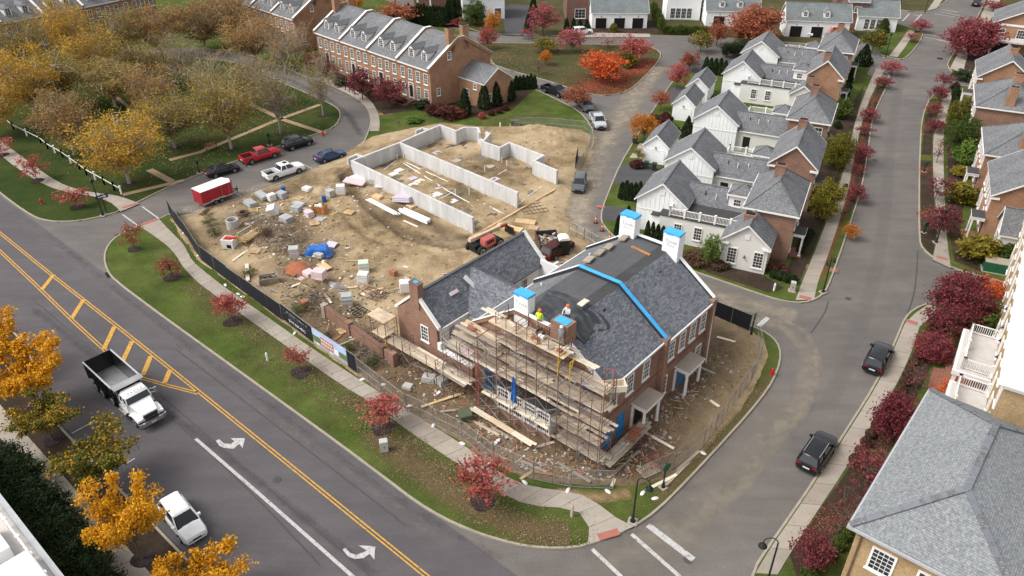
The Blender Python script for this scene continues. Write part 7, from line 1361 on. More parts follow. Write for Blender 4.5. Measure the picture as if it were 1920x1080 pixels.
# ---------------------------------------------------------------- vehicles (local x forward, y left)
CARP = {
 'sedan': dict(L=4.75, st=[(2.38, .4, .6, .6), (2.3, .25, .68, .78), (2.0, .2, .78, .88), (1.0, .2, .9, .91), (0, .2, .95, .92), (-1.2, .2, .98, .92), (-1.95, .22, 1.0, .88), (-2.28, .28, .95, .8), (-2.38, .42, .8, .66)], base=(-1.85, 1.1, .83), top=(-1.0, .25, .6), zr=1.43, r=.34, wb=1.4),
 'suv': dict(L=4.8, st=[(2.4, .45, .7, .66), (2.32, .28, .86, .82), (2.0, .25, .98, .92), (1.1, .25, 1.06, .95), (0, .25, 1.08, .96), (-1.3, .25, 1.1, .96), (-2.1, .28, 1.1, .93), (-2.35, .35, 1.05, .86), (-2.42, .5, .9, .78)], base=(-2.32, 1.2, .86), top=(-1.95, .35, .68), zr=1.7, r=.37, wb=1.42),
 'pickup': dict(L=5.8, st=[(2.9, .5, .8, .8), (2.82, .35, 1.02, .92), (2.4, .35, 1.12, .98), (1.3, .35, 1.18, 1.0), (0, .35, 1.2, 1.0), (-.85, .35, 1.2, 1.0), (-.95, .36, 1.2, 1.0)], base=(-.9, 1.55, .9), top=(-.62, .78, .72), zr=1.86, r=.41, wb=1.8)}
def wheel(par, x, y, r, w=.24, name='wheel'):
    k = ('whl', round(r, 2), w, y > 0)
    if k not in FRM:
        m = MB(); n = 20; prof = [(r*.62, -w/2), (r*.92, -w/2), (r, -w/2+.04), (r, w/2-.04), (r*.92, w/2), (r*.62, w/2)]; rings = [[(q[0]*math.cos(2*PI*i/n), q[1], q[0]*math.sin(2*PI*i/n)) for i in range(n)] for q in prof]; m.loft(rings)
        s_ = 1 if y > 0 else -1; c = MB(); c.loft([[(q*math.cos(2*PI*i/14), yy, q*math.sin(2*PI*i/14)) for i in range(14)] for q, yy in ((r*.64, s_*(w/2-.03)), (r*.6, s_*(w/2+.01)), (r*.2, s_*(w/2-.01)))])
        for a in range(5): t_ = 2*PI*a/5; c.beam((r*.15*math.cos(t_), s_*(w/2+.005), r*.15*math.sin(t_)), (r*.6*math.cos(t_), s_*(w/2+.012), r*.6*math.sin(t_)), .07, .05)
        FRM[k] = (m.mesh('wheel', 'tyre', True), c.mesh('rim', 'rim'))
    o = link(name, FRM[k][0], par, (x, y, r)); link('rim', FRM[k][1], o); return o
def glass_ring(x0, x1, w, z, c=.12): return [(x0+c, -w, z), (x1-c, -w, z), (x1, -w+c, z), (x1, w-c, z), (x1-c, w, z), (x0+c, w, z), (x0, w-c, z), (x0, -w+c, z)]
def car(name, label, cat, rear, front, kind, body, group=None, z=.0, rails=False, sunroof=False, scale=1.0, dark_rim=False):
    P = CARP[kind]; a, b = G(*rear), G(*front); mid = (a+b)/2; t = thing(name, label, cat, (mid.x, mid.y, z), ang(a, b), group); t.scale = (scale,)*3
    rings = []
    for x, zl, zb, w in P['st']: rings.append([(x, -w*.86, zl), (x, -w*.99, zl+.16), (x, -w, zb-.3), (x, -w*.97, zb-.13), (x, -w*.88, zb-.01), (x, -w*.4, zb+.035), (x, w*.4, zb+.035), (x, w*.88, zb-.01), (x, w*.97, zb-.13), (x, w, zb-.3), (x, w*.99, zl+.16), (x, w*.86, zl)])
    m = MB(); m.loft(rings); m.build('body', body, t, smooth=True)
    x0, x1, wb_ = P['base']; u0, u1, wt = P['top']; zr = P['zr']; zb = P['st'][4][2]-.03
    m = MB(); m.loft([glass_ring(x0, x1, wb_, zb), glass_ring(u0, u1, wt, zr-.06)]); m.build('window_glass', 'car_glass', t)
    m = MB(); m.loft([glass_ring(u0-.06, u1+.05, wt+.02, zr-.075), glass_ring(u0-.02, u1, wt-.01, zr-.02), glass_ring(u0+.15, u1-.15, wt-.2, zr+.01)]); m.build('roof', body, t, smooth=True)
    m = MB()
    for s_ in (-1, 1):
        for q0, q1 in (((x0+.1, s_*wb_, zb), (u0+.08, s_*wt, zr-.05)), ((x1-.1, s_*wb_, zb), (u1-.08, s_*wt, zr-.05)), (((x0+x1)/2-.15, s_*(wb_+.005), zb), ((u0+u1)/2-.1, s_*(wt+.005), zr-.05))): m.beam(q0, q1, .09, .07)
        m.beam((x0+.3, s_*(wb_+.03), zb+.04), (x1-.2, s_*(wb_+.03), zb+.04), .06, .06)
    if kind == 'suv':
        for s_ in (-1, 1): m.beam((-1.2, s_*wb_, zb), (-1.1, s_*wt, zr-.05), .1, .06)
    m.build('pillars', body, t)
    if rails:
        for s_ in (-1, 1): m = MB(); m.beam((u0+.1, s_*(wt-.06), zr+.05), (u1-.15, s_*(wt-.06), zr+.05), .05, .05); m.build('roof_rail', 'chrome', t)
    if sunroof: m = MB(); m.box(u1-.75, u1-.2, -.35, .35, zr+.0, zr+.022); m.build('sunroof', 'car_glass', t)
    for sx in (-1, 1):
        for sy in (-1, 1): wheel(t, sx*P['wb']+(.0 if kind != 'pickup' else .02), sy*(P['st'][4][3]-.1), P['r'])
    n = 16
    for sx in (-1, 1):
        for sy in (-1, 1):
            y = sy*(P['st'][4][3]+.004); cx_ = sx*P['wb']+(.02 if kind == 'pickup' else 0); R_ = P['r']+.07; m = MB(); m.poly([(cx_+R_*math.cos(PI*i/n), y, P['r']+R_*math.sin(PI*i/n)) for i in range(n+1)]); m.build('wheel_arch', 'tyre', t)
    xf, xr = P['L']/2, -P['L']/2; zl = P['st'][1][2]-.16; wf = P['st'][1][3]
    for s_ in (-1, 1):
        m = MB(); m.box(xf-.22, xf-.03, s_*wf*.62-.2, s_*wf*.62+.2, zl-.06, zl+.06); m.build('headlight', 'lamp_white', t)
        zt = .9 if kind != 'pickup' else 1.0; wr = .62 if kind != 'pickup' else .93
        m = MB(); m.box(xr-.01, xr+.14, s_*wr-.14*(kind != 'pickup')-.04, s_*wr+.14*(kind != 'pickup')+.04, zt-.12, zt+.09); m.build('taillight', 'lamp_red', t)
        m = MB(); m.box(x1-.42, x1-.22, s_*(wb_+.12)-.11, s_*(wb_+.12)+.11, zb+.06, zb+.22); m.build('mirror', body, t)
    m = MB(); m.box(xf-.08, xf+.015, -wf*.4, wf*.4, zl-.22, zl-.02); m.build('grille', 'dark', t); m = MB(); m.box(xf-.05, xf+.02, -wf*.8, wf*.8, .38, .5); m.build('bumper', 'black_metal' if body != 'car_white' else body, t)
    m = MB(); m.box(xr-.03, xr+.01, -.26, .26, .66, .8); m.build('number_plate', 'plate', t)
    if kind == 'pickup':
        m = MB(); m.box(-2.88, -.96, -1.0, -.9, .42, 1.2).box(-2.88, -.96, .9, 1.0, .42, 1.2).box(-2.9, -2.8, -.899, .899, .42, 1.2).box(-1.05, -.951, -.899, .899, .42, 1.2); m.build('bed_side', body, t)
        m = MB(); m.box(-2.79, -1.06, -.89, .89, .6, .78); m.build('bed_floor', 'dark', t); m = MB(); m.box(-3.0, -2.9, -.9, .9, .45, .62); m.build('rear_bumper', 'chrome' if body != 'car_red' else 'black_metal', t)
    elif True:
        m = MB(); m.box(xr-.02, xr+.1, -.7, .7, .36, .5); m.build('rear_bumper', 'black_metal', t)
    return t
car('parked_sedan', 'black sedan parked at the park kerb behind the red trailer', 'car', (392, 333), (444, 318), 'sedan', 'car_black', 'cars parked along the side street')
o = car('parked_pickup', 'red pickup truck parked at the park kerb', 'pickup', (457, 308), (520, 290), 'pickup', 'car_red', 'cars parked along the side street')
car('parked_suv', 'black sport utility with roof rails parked ahead of the red pickup', 'car', (535, 282), (582, 268), 'suv', 'car_black', 'cars parked along the side street', rails=True)
t = car('parked_pickup', 'white crew cab pickup truck parked beside the building site', 'pickup', (498, 340), (568, 318), 'pickup', 'car_white', 'cars parked along the side street', sunroof=True)
m = MB(); m.box(-1.5, -1.1, -.85, .85, .95, 1.25); m.build('tool_chest', 'gutter', t)
t = car('parked_sedan', 'dark blue sedan parked at the site kerb', 'car', (593, 306), (645, 291), 'sedan', 'car_blue', 'cars parked along the side street'); m = MB(); m.box(-2.3, -2.1, -.75, .75, 1.12, 1.16).box(-2.25, -2.18, -.5, -.45, .98, 1.12).box(-2.25, -2.18, .45, .5, .98, 1.12); m.build('spoiler', 'car_blue', t)
car('parked_pickup', 'black pickup truck parked by the triangle lawn', 'pickup', (1022, 170), (1060, 184), 'pickup', 'car_black', 'cars parked along the lane')
car('parked_suv', 'dark grey sport utility behind the silver pickup on the lane', 'car', (1090, 194), (1106, 214), 'suv', 'car_grey', 'cars parked along the lane')
car('parked_pickup', 'silver pickup truck parked on the lane', 'pickup', (1113, 219), (1129, 250), 'pickup', 'car_silver', 'cars parked along the lane')
car('parked_sedan', 'grey compact car parked on the lane beside the foundation', 'car', (1089, 337), (1083, 367), 'suv', 'car_grey', 'cars parked along the lane', scale=.95)
car('street_suv', 'black sport utility parked near the street corner, seen from behind', 'car', (1632, 703), (1655, 658), 'suv', 'car_black', 'black cars on the right street', rails=False)
car('street_suv', 'black sport utility with silver roof rails lower on the right street', 'car', (1510, 886), (1548, 830), 'suv', 'car_black', 'black cars on the right street', rails=True, sunroof=True)
car('parked_suv', 'white sport utility parked under the golden tree at the lower left', 'car', (318, 948), (376, 1022), 'suv', 'car_white', sunroof=False, scale=.97)
car('suv', 'black car far off at the top right by the crosswalk', 'car', (1826, 19), (1832, 1), 'suv', 'car_black')
car('suv', 'white car in the driveway behind the pink triangle tree', 'car', (1078, 66), (1104, 64), 'suv', 'car_white', z=KZ)
p = car('suv', 'white car inside the left bay of the dormered garage', 'car', (1487, 62), (1487, 70), 'suv', 'car_white', z=.2); p.scale = (.5, .8, .8); p = car('suv', 'white car inside the middle bay of the dormered garage', 'car', (1517, 64), (1517, 73), 'suv', 'car_white', z=.2); p.scale = (.5, .8, .8)
car('suv', 'dark red car hidden behind the left wing beside the rubbish container', 'car', (1034, 486), (1054, 474), 'suv', 'red_bin', z=.3)
# dump truck
fr, rr = G(292, 800), G(183, 668, 2.9); rr = Vector((rr.x, rr.y, 0)); d = (fr-rr).normalized()
t = thing('dump_truck', 'white cab dump truck with black open dump body on the main road', 'truck', (fr.x-d.x*4.6, fr.y-d.y*4.6, .03), math.atan2(d.y, d.x))
m = MB()                                                   # dump body: sloping walls round an open steel bed
x0, x1 = -4.6, .75; w0, w1 = 1.12, 1.28
m.hexa([(x0, -w0, 1.1), (x1, -w0, 1.1), (x1, w0, 1.1), (x0, w0, 1.1)], [(x0, -w0, 1.2), (x1, -w0, 1.2), (x1, w0, 1.2), (x0, w0, 1.2)])
for s_ in (-1, 1): m.loft([[(x, s_*(w0-.05), 1.2), (x, s_*w0, 1.2), (x, s_*w1, 2.75), (x, s_*(w1-.1), 2.75)] for x in (x0, x1)])
m.loft([[(x1-.1, y, 1.2), (x1, y, 1.2), (x1+.15, y, 2.9), (x1+.05, y, 2.9)] for y in (-w0, w0)]); m.loft([[(x0-.05, y, 1.05), (x0+.05, y, 1.05), (x0-.1, y, 2.8), (x0-.2, y, 2.8)] for y in (-w1, w1)])
for k in range(7):
    x = x0+.35+k*.78
    for s_ in (-1, 1): m.beam((x, s_*(w0+.04), 1.15), (x, s_*(w1+.04), 2.7), .09, .1)
body = m.build('dump_body', 'car_black', t)
m = MB(); m.box(x0+.06, x1-.12, -w0+.06, w0-.06, 1.205, 1.23); m.build('bed_floor', 'bed_steel', body) if 'bed_steel' in MAT else (plain('bed_steel', (.42, .41, .4), .32, .3, .9, metal=.75), m.build('bed_floor', 'bed_steel', body))
m = MB()
for s_ in (-1, 1): m.beam((x0-.1, s_*(w1-.04), 2.79), (x1+.1, s_*(w1-.04), 2.79), .12, .08)
m.build('bed_rail', 'gutter', body)
m = MB(); m.loft([[(x1+.02, y, 2.86), (x1+.02, y, 2.98), (x1+.75, y, 2.95), (x1+.75, y, 2.88)] for y in (-w1-.02, w1+.02)]); m.build('cab_guard', 'bed_steel', body)
m = MB(); m.box(-4.5, 4.1, -.45, .45, .7, 1.0); m.build('chassis', 'black_metal', t)
m = MB(); m.loft([glass_ring(1.35, 2.75, 1.08, 1.0, .1), glass_ring(1.35, 2.75, 1.1, 1.85, .1)]); m.build('cab', 'car_white', t)
m = MB(); m.loft([glass_ring(1.36, 2.74, 1.07, 1.851, .1), glass_ring(1.4, 2.45, .98, 2.42, .12)]); m.build('window_glass', 'car_glass', t)
m = MB(); m.loft([glass_ring(1.33, 2.56, 1.02, 2.421, .12), glass_ring(1.42, 2.38, .92, 2.62, .14)]); m.build('cab_roof', 'car_white', t, smooth=True)
for k in range(5): m = MB(); m.box(2.2, 2.32, -.6+.28*k, -.52+.28*k, 2.6, 2.68); m.build('marker_lamp', 'orange', t)
m = MB()
for s_ in (-1, 1):
    for q0, q1 in (((2.7, s_*1.04, 1.85), (2.42, s_*.95, 2.43)), ((1.42, s_*1.06, 1.85), (1.45, s_*.97, 2.43)), ((2.05, s_*1.07, 1.85), (2.0, s_*.98, 2.43))): m.beam(q0, q1, .1, .08)
m.build('pillars', 'car_white', t)
m = MB(); m.loft([[(2.7, -.95, .95), (2.7, .95, .95), (2.7, .92, 1.84), (2.7, -.92, 1.84)], [(3.6, -.84, .9), (3.6, .84, .9), (3.6, .78, 1.66), (3.6, -.78, 1.66)], [(4.35, -.7, .85), (4.35, .7, .85), (4.35, .62, 1.5), (4.35, -.62, 1.5)]]); m.build('hood', 'car_white', t, smooth=True)
m = MB(); m.box(4.33, 4.42, -.62, .62, .85, 1.45); g = m.build('grille', 'chrome', t)
for k in range(6): m = MB(); m.box(4.421, 4.44, -.56, .56, .9+.09*k, .95+.09*k); m.build('grille_slat', 'dark', g)
for s_ in (-1, 1):
    m = MB(); m.loft([[(2.75, s_*.86, .85), (2.75, s_*1.2, .85), (2.75, s_*1.16, 1.0), (2.75, s_*.86, 1.05)], [(3.2, s_*.84, 1.15), (3.2, s_*1.2, 1.15), (3.2, s_*1.14, 1.26), (3.2, s_*.82, 1.3)], [(3.9, s_*.78, 1.15), (3.9, s_*1.2, 1.15), (3.9, s_*1.12, 1.27), (3.9, s_*.72, 1.3)], [(4.3, s_*.72, .85), (4.3, s_*1.16, .85), (4.3, s_*1.1, 1.05), (4.3, s_*.68, 1.1)]]); m.build('fender', 'car_white', t, smooth=True)
    m = MB(); m.box(4.2, 4.38, s_*.95-.16, s_*.95+.16, .98, 1.14); m.build('headlight', 'lamp_white', t)
    m = MB(); m.tube((2.55, s_*1.1, 1.9), (2.75, s_*1.5, 1.95), .025).tube((2.55, s_*1.1, 2.35), (2.75, s_*1.5, 2.3), .025).box(2.7, 2.8, s_*1.5-.1, s_*1.5+.1, 1.85, 2.4); m.build('mirror', 'chrome', t)
    m = MB(); m.tube((1.15, s_*1.05, 1.0), (1.15, s_*1.05, 2.75), .08, n=8); m.build('exhaust_stack', 'chrome', t)
    m = MB(); m.tube((1.3, s_*1.12, .75), (2.5, s_*1.12, .75), .3, n=10); m.build('fuel_tank', 'chrome', t); m = MB(); m.box(1.5, 2.4, s_*1.2-.15, s_*1.2+.15, .45, .5); m.build('step', 'steel', t)
    wheel(t, 3.5, s_*1.0, .52, .3)
    for x in (-3.6, -2.3, -.6): wheel(t, x, s_*.98, .52, .5 if x < -1 else .3)
m = MB(); m.loft([[(4.45, -1.22, .5), (4.62, -1.1, .5), (4.62, -1.1, .86), (4.45, -1.22, .86)], [(4.52, -.8, .5), (4.7, -.8, .5), (4.7, -.8, .86), (4.52, -.8, .86)], [(4.52, .8, .5), (4.7, .8, .5), (4.7, .8, .86), (4.52, .8, .86)], [(4.45, 1.22, .5), (4.62, 1.1, .5), (4.62, 1.1, .86), (4.45, 1.22, .86)]]); m.build('bumper', 'chrome', t)
m = MB(); m.box(4.702, 4.715, -.22, .22, .6, .74); m.build('number_plate', 'plate', t)
# box trailer
q0, q1, q2 = G(383, 393), G(444, 369), G(364, 385); L_ = (q1-q0).length; w = 2.1; a = ang(q0, q1); n = Vector((-math.sin(a), math.cos(a), 0)); c = (q0+q1)/2+n*w/2
t = thing('cargo_trailer', 'red enclosed box trailer with white roof parked at the street end', 'trailer', (c.x, c.y, .02), a); h = L_/2
m = MB(); m.loft([[(x, -w/2, .55), (x, w/2, .55), (x, w/2, 2.35), (x, -w/2, 2.35)] for x in (-h, h-.5)]+[[(h, -.5, .55), (h, .5, .55), (h, .5, 2.25), (h, -.5, 2.25)]]); m.build('box', 'trailer_red', t)
m = MB(); m.hexa([(-h-.03, -w/2-.03, 2.36), (h-.5, -w/2-.03, 2.36), (h+.02, 0, 2.3), (h-.5, w/2+.03, 2.36), (-h-.03, w/2+.03, 2.36)], [(-h-.03, -w/2, 2.4), (h-.5, -w/2, 2.4), (h, 0, 2.36), (h-.5, w/2, 2.4), (-h-.03, w/2, 2.4)]); m.build('roof', 'trim', t)
m = MB(); m.box(h-1.9, h-.9, -w/2-.02, -w/2-.001, .7, 2.2); o = m.build('side_door', 'trailer_red', t); m = MB(); m.box(h-1.93, h-1.89, -w/2-.03, -w/2-.002, .68, 2.22).box(h-.91, h-.87, -w/2-.03, -w/2-.002, .68, 2.22); m.build('door_frame', 'chrome', o)
m = MB(); m.box(-h, h-.5, -w/2-.012, -w/2-.001, .56, .72).box(-1.2, .8, -w/2-.2, -w/2-.013, .78, .84); m.build('fender', 'gutter', t)
for s_ in (-1, 1):
    for x in (-.65, .2): wheel(t, x, s_*(w/2+.02), .33, .2)
    m = MB(); m.box(-h-.015, -h+.02, s_*.85-.07, s_*.85+.07, .7, .82); m.build('taillight', 'lamp_red', t)
m = MB(); m.beam((h, -.5, .6), (h+1.0, 0, .55), .09, .1).beam((h, .5, .6), (h+1.0, 0, .55), .09, .1).tube((h+.85, 0, .05), (h+.85, 0, 1.0), .05); m.build('hitch', 'black_metal', t)
# telehandler
p = G(909, 464, .5); t = thing('telehandler', 'telescopic handler with faded red engine cover and long pale boom beside the foundation', 'telehandler', (p.x, p.y, .32), ang(G(882, 462), G(950, 428)))
m = MB(); m.box(-2.0, 2.0, -.55, .55, .5, 1.0); m.build('chassis', 'black_metal', t)
for sx in (-1, 1):
    for sy in (-1, 1): wheel(t, sx*1.45, sy*.95, .62, .42)
m = MB(); m.loft([[(-1.0, -1.05, .8), (.9, -1.05, .8), (.8, -.98, 1.75), (-.9, -.98, 1.75)], [(-1.0, -.2, .8), (.9, -.2, .8), (.8, -.2, 1.85), (-.9, -.2, 1.85)]]); o = m.build('engine_cover', 'machine_red', t)
for k in range(4): m = MB(); m.box(-.55+.28*k, -.4+.28*k, -1.07, -.96, 1.2, 1.55); m.build('louvre', 'dark', o)
m = MB(); m.box(-.6, .8, .75, 1.1, .8, 1.3); m.build('side_box', 'black_metal', t)
m = MB(); m.beam((-2.0, .45, 1.75), (3.0, .45, 1.6), .4, .42); m.build('boom', 'plank_new', t); m = MB(); m.beam((3.0, .45, 1.6), (4.2, .45, 1.5), .3, .3).beam((4.0, .45, 1.5), (4.4, .45, .8), .3, .25); m.build('boom_head', 'red_steel', t)
m = MB(); m.box(4.2, 4.35, -.6, .8, .4, 1.3).box(4.35, 5.4, -.35, -.2, .4, .46).box(4.35, 5.4, .4, .55, .4, .46); m.build('fork', 'black_metal', t)
m = MB(); m.tube((-1.6, -.5, 1.0), (-1.6, -.5, 1.5), .1).box(-2.1, -1.2, -.5, .5, 1.0, 1.3).tube((-1.0, .3, 1.0), (1.6, .3, 1.5), .08); m.build('hydraulics', 'black_metal', t)
# ---------------------------------------------------------------- things lying about the building site
def at(x, y): return site_at(x, y)
def pallet_mesh():
    if 'pal' not in FRM:
        m = MB()
        for k in range(3): m.box(-.6, .6, -.5+.45*k, -.4+.45*k, 0, .1)
        FRM['pal'] = m.mesh('bearer', 'lumber'); m = MB(); m.box(-.06, .06, -.52, .52, .101, .125); FRM['pals'] = m.mesh('slat', 'lumber')
    return FRM['pal'], FRM['pals']
def pallet(par, loc=(0, 0, 0), rz=0):
    a, b = pallet_mesh(); o = link('pallet', a, par, loc, rz)
    for k in range(7): link('slat', b, o, (-.54+.18*k, 0, 0))
    return o
def stack(name, label, cat, x, y, sx, sy, h, mat, rz=0, layers=4, on_pallet=True, jit=.03, group=None, tilt=None):
    p = at(x, y); t = thing(name, label, cat, p, rz, group); z = 0
    if tilt: t.rotation_euler = (tilt[0], tilt[1], rz); t.location.z += .25
    if on_pallet: pallet(t); z = .13
    for k in range(layers):
        m = MB(); dx, dy = random.uniform(-jit, jit), random.uniform(-jit, jit); e = .03; a, b = sx/2, sy/2; zz = z+h/layers*k; hh = h/layers-.012
        m.loft([[(-a+e+dx, -b+e+dy, zz), (a-e+dx, -b+e+dy, zz), (a-e+dx, b-e+dy, zz), (-a+e+dx, b-e+dy, zz)], [(-a+dx, -b+dy, zz+hh*.4), (a+dx, -b+dy, zz+hh*.4), (a+dx, b+dy, zz+hh*.4), (-a+dx, b+dy, zz+hh*.4)], [(-a+e+dx, -b+e+dy, zz+hh), (a-e+dx, -b+e+dy, zz+hh), (a-e+dx, b-e+dy, zz+hh), (-a+e+dx, b-e+dy, zz+hh)]]); m.build('layer', mat if isinstance(mat, str) else mat[k % len(mat)], t)
    return t
plain('bag_green', (.5, .58, .47), .6, .1, 3)
for x, y, d, mt in [(683, 508, 'pallet of white and green cement bags at the middle of the yard', ['bag_green', 'pack_white']), (682, 530, 'pallet of white bags below the green striped pallet', 'pack_white'), (760, 545, 'tall white wrapped pallet left of the wing roof', 'pack_white'), (651, 570, 'black and white wrapped stone pallet near the long brick wall', ['pack_grey', 'pack_white']), (553, 482, 'pallet of concrete blocks with a pale lid beside the blue tarpaulin', ['block', 'block', 'foam_pink']), (640, 364, 'white wrapped machine crate near the foundation corner', 'pack_white')]: stack('pallet_stack', d, 'pallet', x, y, 1.15, 1.0, 1.15, mt, random.uniform(-.4, .4), 5)
for x, y, sx, sy, h, mt, d, cat, tl in [(518, 402, 1.2, 1.0, 1.1, 'pack_white', 'white caged tank tilted in the rubble', 'tank', (R(25), R(-20))), (538, 416, 1.5, 1.2, .8, 'pack_grey', 'grey wrapped lump right of the tilted white tank', 'bundle', None), (492, 372, 1.7, 1.0, .5, 'pack_grey', 'grey metal sheets near the red trailer', 'sheets', (R(8), R(10))), (510, 374, .8, 1.0, .9, 'pack_white', 'small white crate behind the grey sheets', 'crate', None), (529, 371, 1.2, 1.0, .8, 'pack_grey', 'grey crate below the blue barrel', 'crate', None), (470, 388, 1.5, 1.1, .6, 'pack_grey', 'pale grey crate left of the tilted tank', 'crate', (R(-6), R(8))), (561, 385, 1.5, .8, .35, 'gutter', 'grey trough left of the orange wooden bin', 'trough', None), (557, 396, 1.3, 1.0, .7, 'pack_grey', 'wrapped stone block below the grey trough', 'block', None), (580, 405, 1.2, .9, .8, 'foam_pink', 'pinkish wrapped lump below the orange wooden bin', 'bundle', None), (600, 412, 1.3, .9, .2, 'pack_grey', 'flat stack of pavers beside the pink lump', 'pavers', None), (576, 357, 1.2, .9, .5, 'pack_white', 'white sack pile at the top of the yard', 'sacks', None), (620, 366, 1.0, .9, .9, 'block', 'cement mixer drum block left of the white crate', 'mixer', None), (622, 462, 1.3, 1.0, .12, 'foam_lilac', 'lilac foam board right of the blue tarpaulin', 'board', (R(12), 0)), (607, 498, 2.0, 1.0, .1, 'ply', 'tan plywood sheet below the blue tarpaulin', 'board', (R(6), 0)), (598, 484, 1.1, .6, .5, 'block', 'grey block pile at the foot of the blue tarpaulin', 'blocks', None), (580, 517, 1.2, 1.0, .6, 'foam_pink', 'left pink brick pallet beside the red sand', 'bricks', None), (600, 525, 1.4, 1.1, 1.0, 'foam_pink', 'right taller pink brick pallet beside the red sand', 'bricks', None), (566, 524, .9, .6, .2, 'foam_pink', 'small pink slab pile left of the pink pallets', 'slabs', None), (635, 538, 1.5, 1.0, .15, 'steel', 'dark grey metal sheet stack below the pink pallets', 'sheets', None), (617, 533, 1.5, .9, .1, 'gutter', 'ribbed grey sheet left of the dark sheets', 'sheets', None), (738, 516, .8, .6, .7, 'brick_loose', 'small brown brick cube in the middle of the yard', 'bricks', None), (572, 575, .8, .7, .8, 'brick_loose', 'small brown crate behind the black banner', 'crate', None), (955, 432, 3.4, 1.1, .5, 'lumber', 'front lumber stack beside the foundation end', 'lumber', None), (985, 420, 2.6, 1.1, .5, 'lumber', 'rear lumber stack beside the foundation end', 'lumber', None), (1000, 445, 1.2, 1.0, 1.3, 'ply', 'brown carton stack with a blue lid by the wing gable', 'cartons', None), (758, 380, 2.6, 1.6, .7, 'foam_lilac', 'lilac insulation board stack against the foundation wall', 'insulation', (R(-10), R(-8))), (772, 388, 1.2, 1.0, .3, 'ply', 'small plywood stack right of the lilac insulation', 'plywood', None), (708, 372, 1.4, 1.0, .4, 'lumber', 'small lumber stack left of the lilac insulation', 'lumber', None), (665, 345, 3.0, 1.4, .2, 'foam_pink', 'pale pink board stack by the foundation corner', 'boards', (R(5), R(4))), (672, 335, 2.4, 1.5, .3, 'pack_white', 'white board stack against the foundation corner', 'boards', None), (712, 345, 2.6, 1.2, .8, 'block', 'grey block stack along the foundation wall', 'blocks', None), (716, 352, 1.6, 1.2, .3, 'foam_lilac', 'torn lilac foam heap along the foundation wall', 'foam', (R(14), R(-10))), (805, 715, 1.2, .8, .7, 'block', 'pale block stack under the low scaffold', 'blocks', None), (828, 720, .9, .9, .7, 'block', 'second pale block stack under the low scaffold', 'blocks', None), (765, 728, .9, .7, .4, 'block', 'left small block stack under the low scaffold', 'blocks', None)]:
    stack(cat.replace(' ', '_')+'_stack' if cat not in ('tank', 'mixer', 'trough', 'board') else cat if cat != 'tank' else 'caged_tank', d, cat, x, y, sx, sy, h, mt, R(random.uniform(-50, -10)), max(1, int(h/.22)), h > .9 and cat not in ('mixer',), .02, tilt=tl)
# barrels, rings, tarps
def barrel(x, y, r, h, mat, label, cat='barrel', hollow=False):
    p = at(x, y); t = thing('concrete_ring' if hollow else 'barrel', label, cat, p)
    m = MB()
    if hollow:
        n = 20; q = [(r, 0), (r, h), (r*.82, h), (r*.82, .1)]; m.loft([[(a*math.cos(2*PI*i/n), a*math.sin(2*PI*i/n), z) for i in range(n)] for a, z in q]); m.build('ring', mat, t, smooth=True); m = MB(); m.lathe((0, 0, .1), [(r*.8, 0), (r*.8, .02)], 16); m.build('ring_floor', 'dark', t)
    else:
        m.lathe((0, 0, 0), [(r, 0), (r, h*.33), (r*1.04, h*.34), (r, h*.36), (r, h*.66), (r*1.04, h*.67), (r, h*.7), (r*.97, h)], 14); m.build('drum', mat, t, smooth=True); m = MB(); m.lathe((0, 0, h+.001), [(r*.9, 0), (r*.88, .02)], 14); m.build('lid', mat, t)
barrel(438, 428, .75, 1.2, 'block', 'pale concrete manhole ring at the left of the yard', 'manhole ring', True); barrel(532, 362, .32, .9, 'blue_plastic', 'blue barrel at the top of the yard'); barrel(608, 378, .3, .8, 'blue_plastic', 'dark blue barrel beside the orange wooden bin'); barrel(457, 402, .6, .4, 'rust', 'rusty low ring left of the pale grey crate', 'ring', True)
p = at(432, 462); t = thing('catch_basin', 'white concrete catch basin box with a dark hole and red top', 'catch basin', p, R(-12)); m = MB(); m.box(-.75, .75, -.6, .6, 0, 1.15); m.build('box', 'pack_white', t); m = MB(); m.box(-.05, .5, -.63, -.601, .15, .6); m.build('opening', 'dark', t); m = MB(); m.cbox((.3, 0, 1.25), (1.3, .4, .15), .2); m.build('red_board', 'hydrant_red', t); m = MB(); m.box(-.6, .5, -.45, .45, 1.151, 1.18); m.build('grating', 'brick_loose', t)
p = at(468, 448); t = thing('lumber_cart', 'yellow framed pallet cage holding loose lumber', 'cage', p, R(62)); m = MB(); m.box(-1.2, 1.2, -.6, .6, .2, .3); m.build('deck', 'lumber', t)
for x in (-1.15, 1.15):
    for y in (-.55, .55): m = MB(); m.box(x-.05, x+.05, y-.05, y+.05, .1, 1.1); m.build('post', 'yellow_steel', t)
for y in (-.55, .55): m = MB(); m.box(-1.2, 1.2, y-.04, y+.04, 1.101, 1.18); m.build('rail', 'plank_pale', t)
for k in range(5): m = MB(); m.cbox((0, -.4+.2*k, .38+.03*k), (2.2, .12, .08), random.uniform(-.15, .15)); m.build('timber', 'lumber', t)
p = at(464, 512); t = thing('timber_cross', 'white board lying across a slatted pallet like a cross', 'boards', p, R(-72)); m = MB(); m.box(-1.9, 1.9, -.2, .2, .14, .2); m.build('board', 'plank_pale', t); pallet(t)
p = at(505, 530); t = thing('wooden_crate', 'open grey wooden crate full of scrap behind the fence screen', 'crate', p, R(20))
for y in (-.55, .55):
    for k in range(3): m = MB(); m.box(-1.0, 1.0, y-.03, y+.03, .05+.26*k, .27+.26*k); m.build('slat', 'plank_old', t)
for x in (-1.0, 1.0):
    for k in range(3): m = MB(); m.box(x-.03, x+.03, -.52, .52, .05+.26*k, .27+.26*k); m.build('slat', 'plank_old', t)
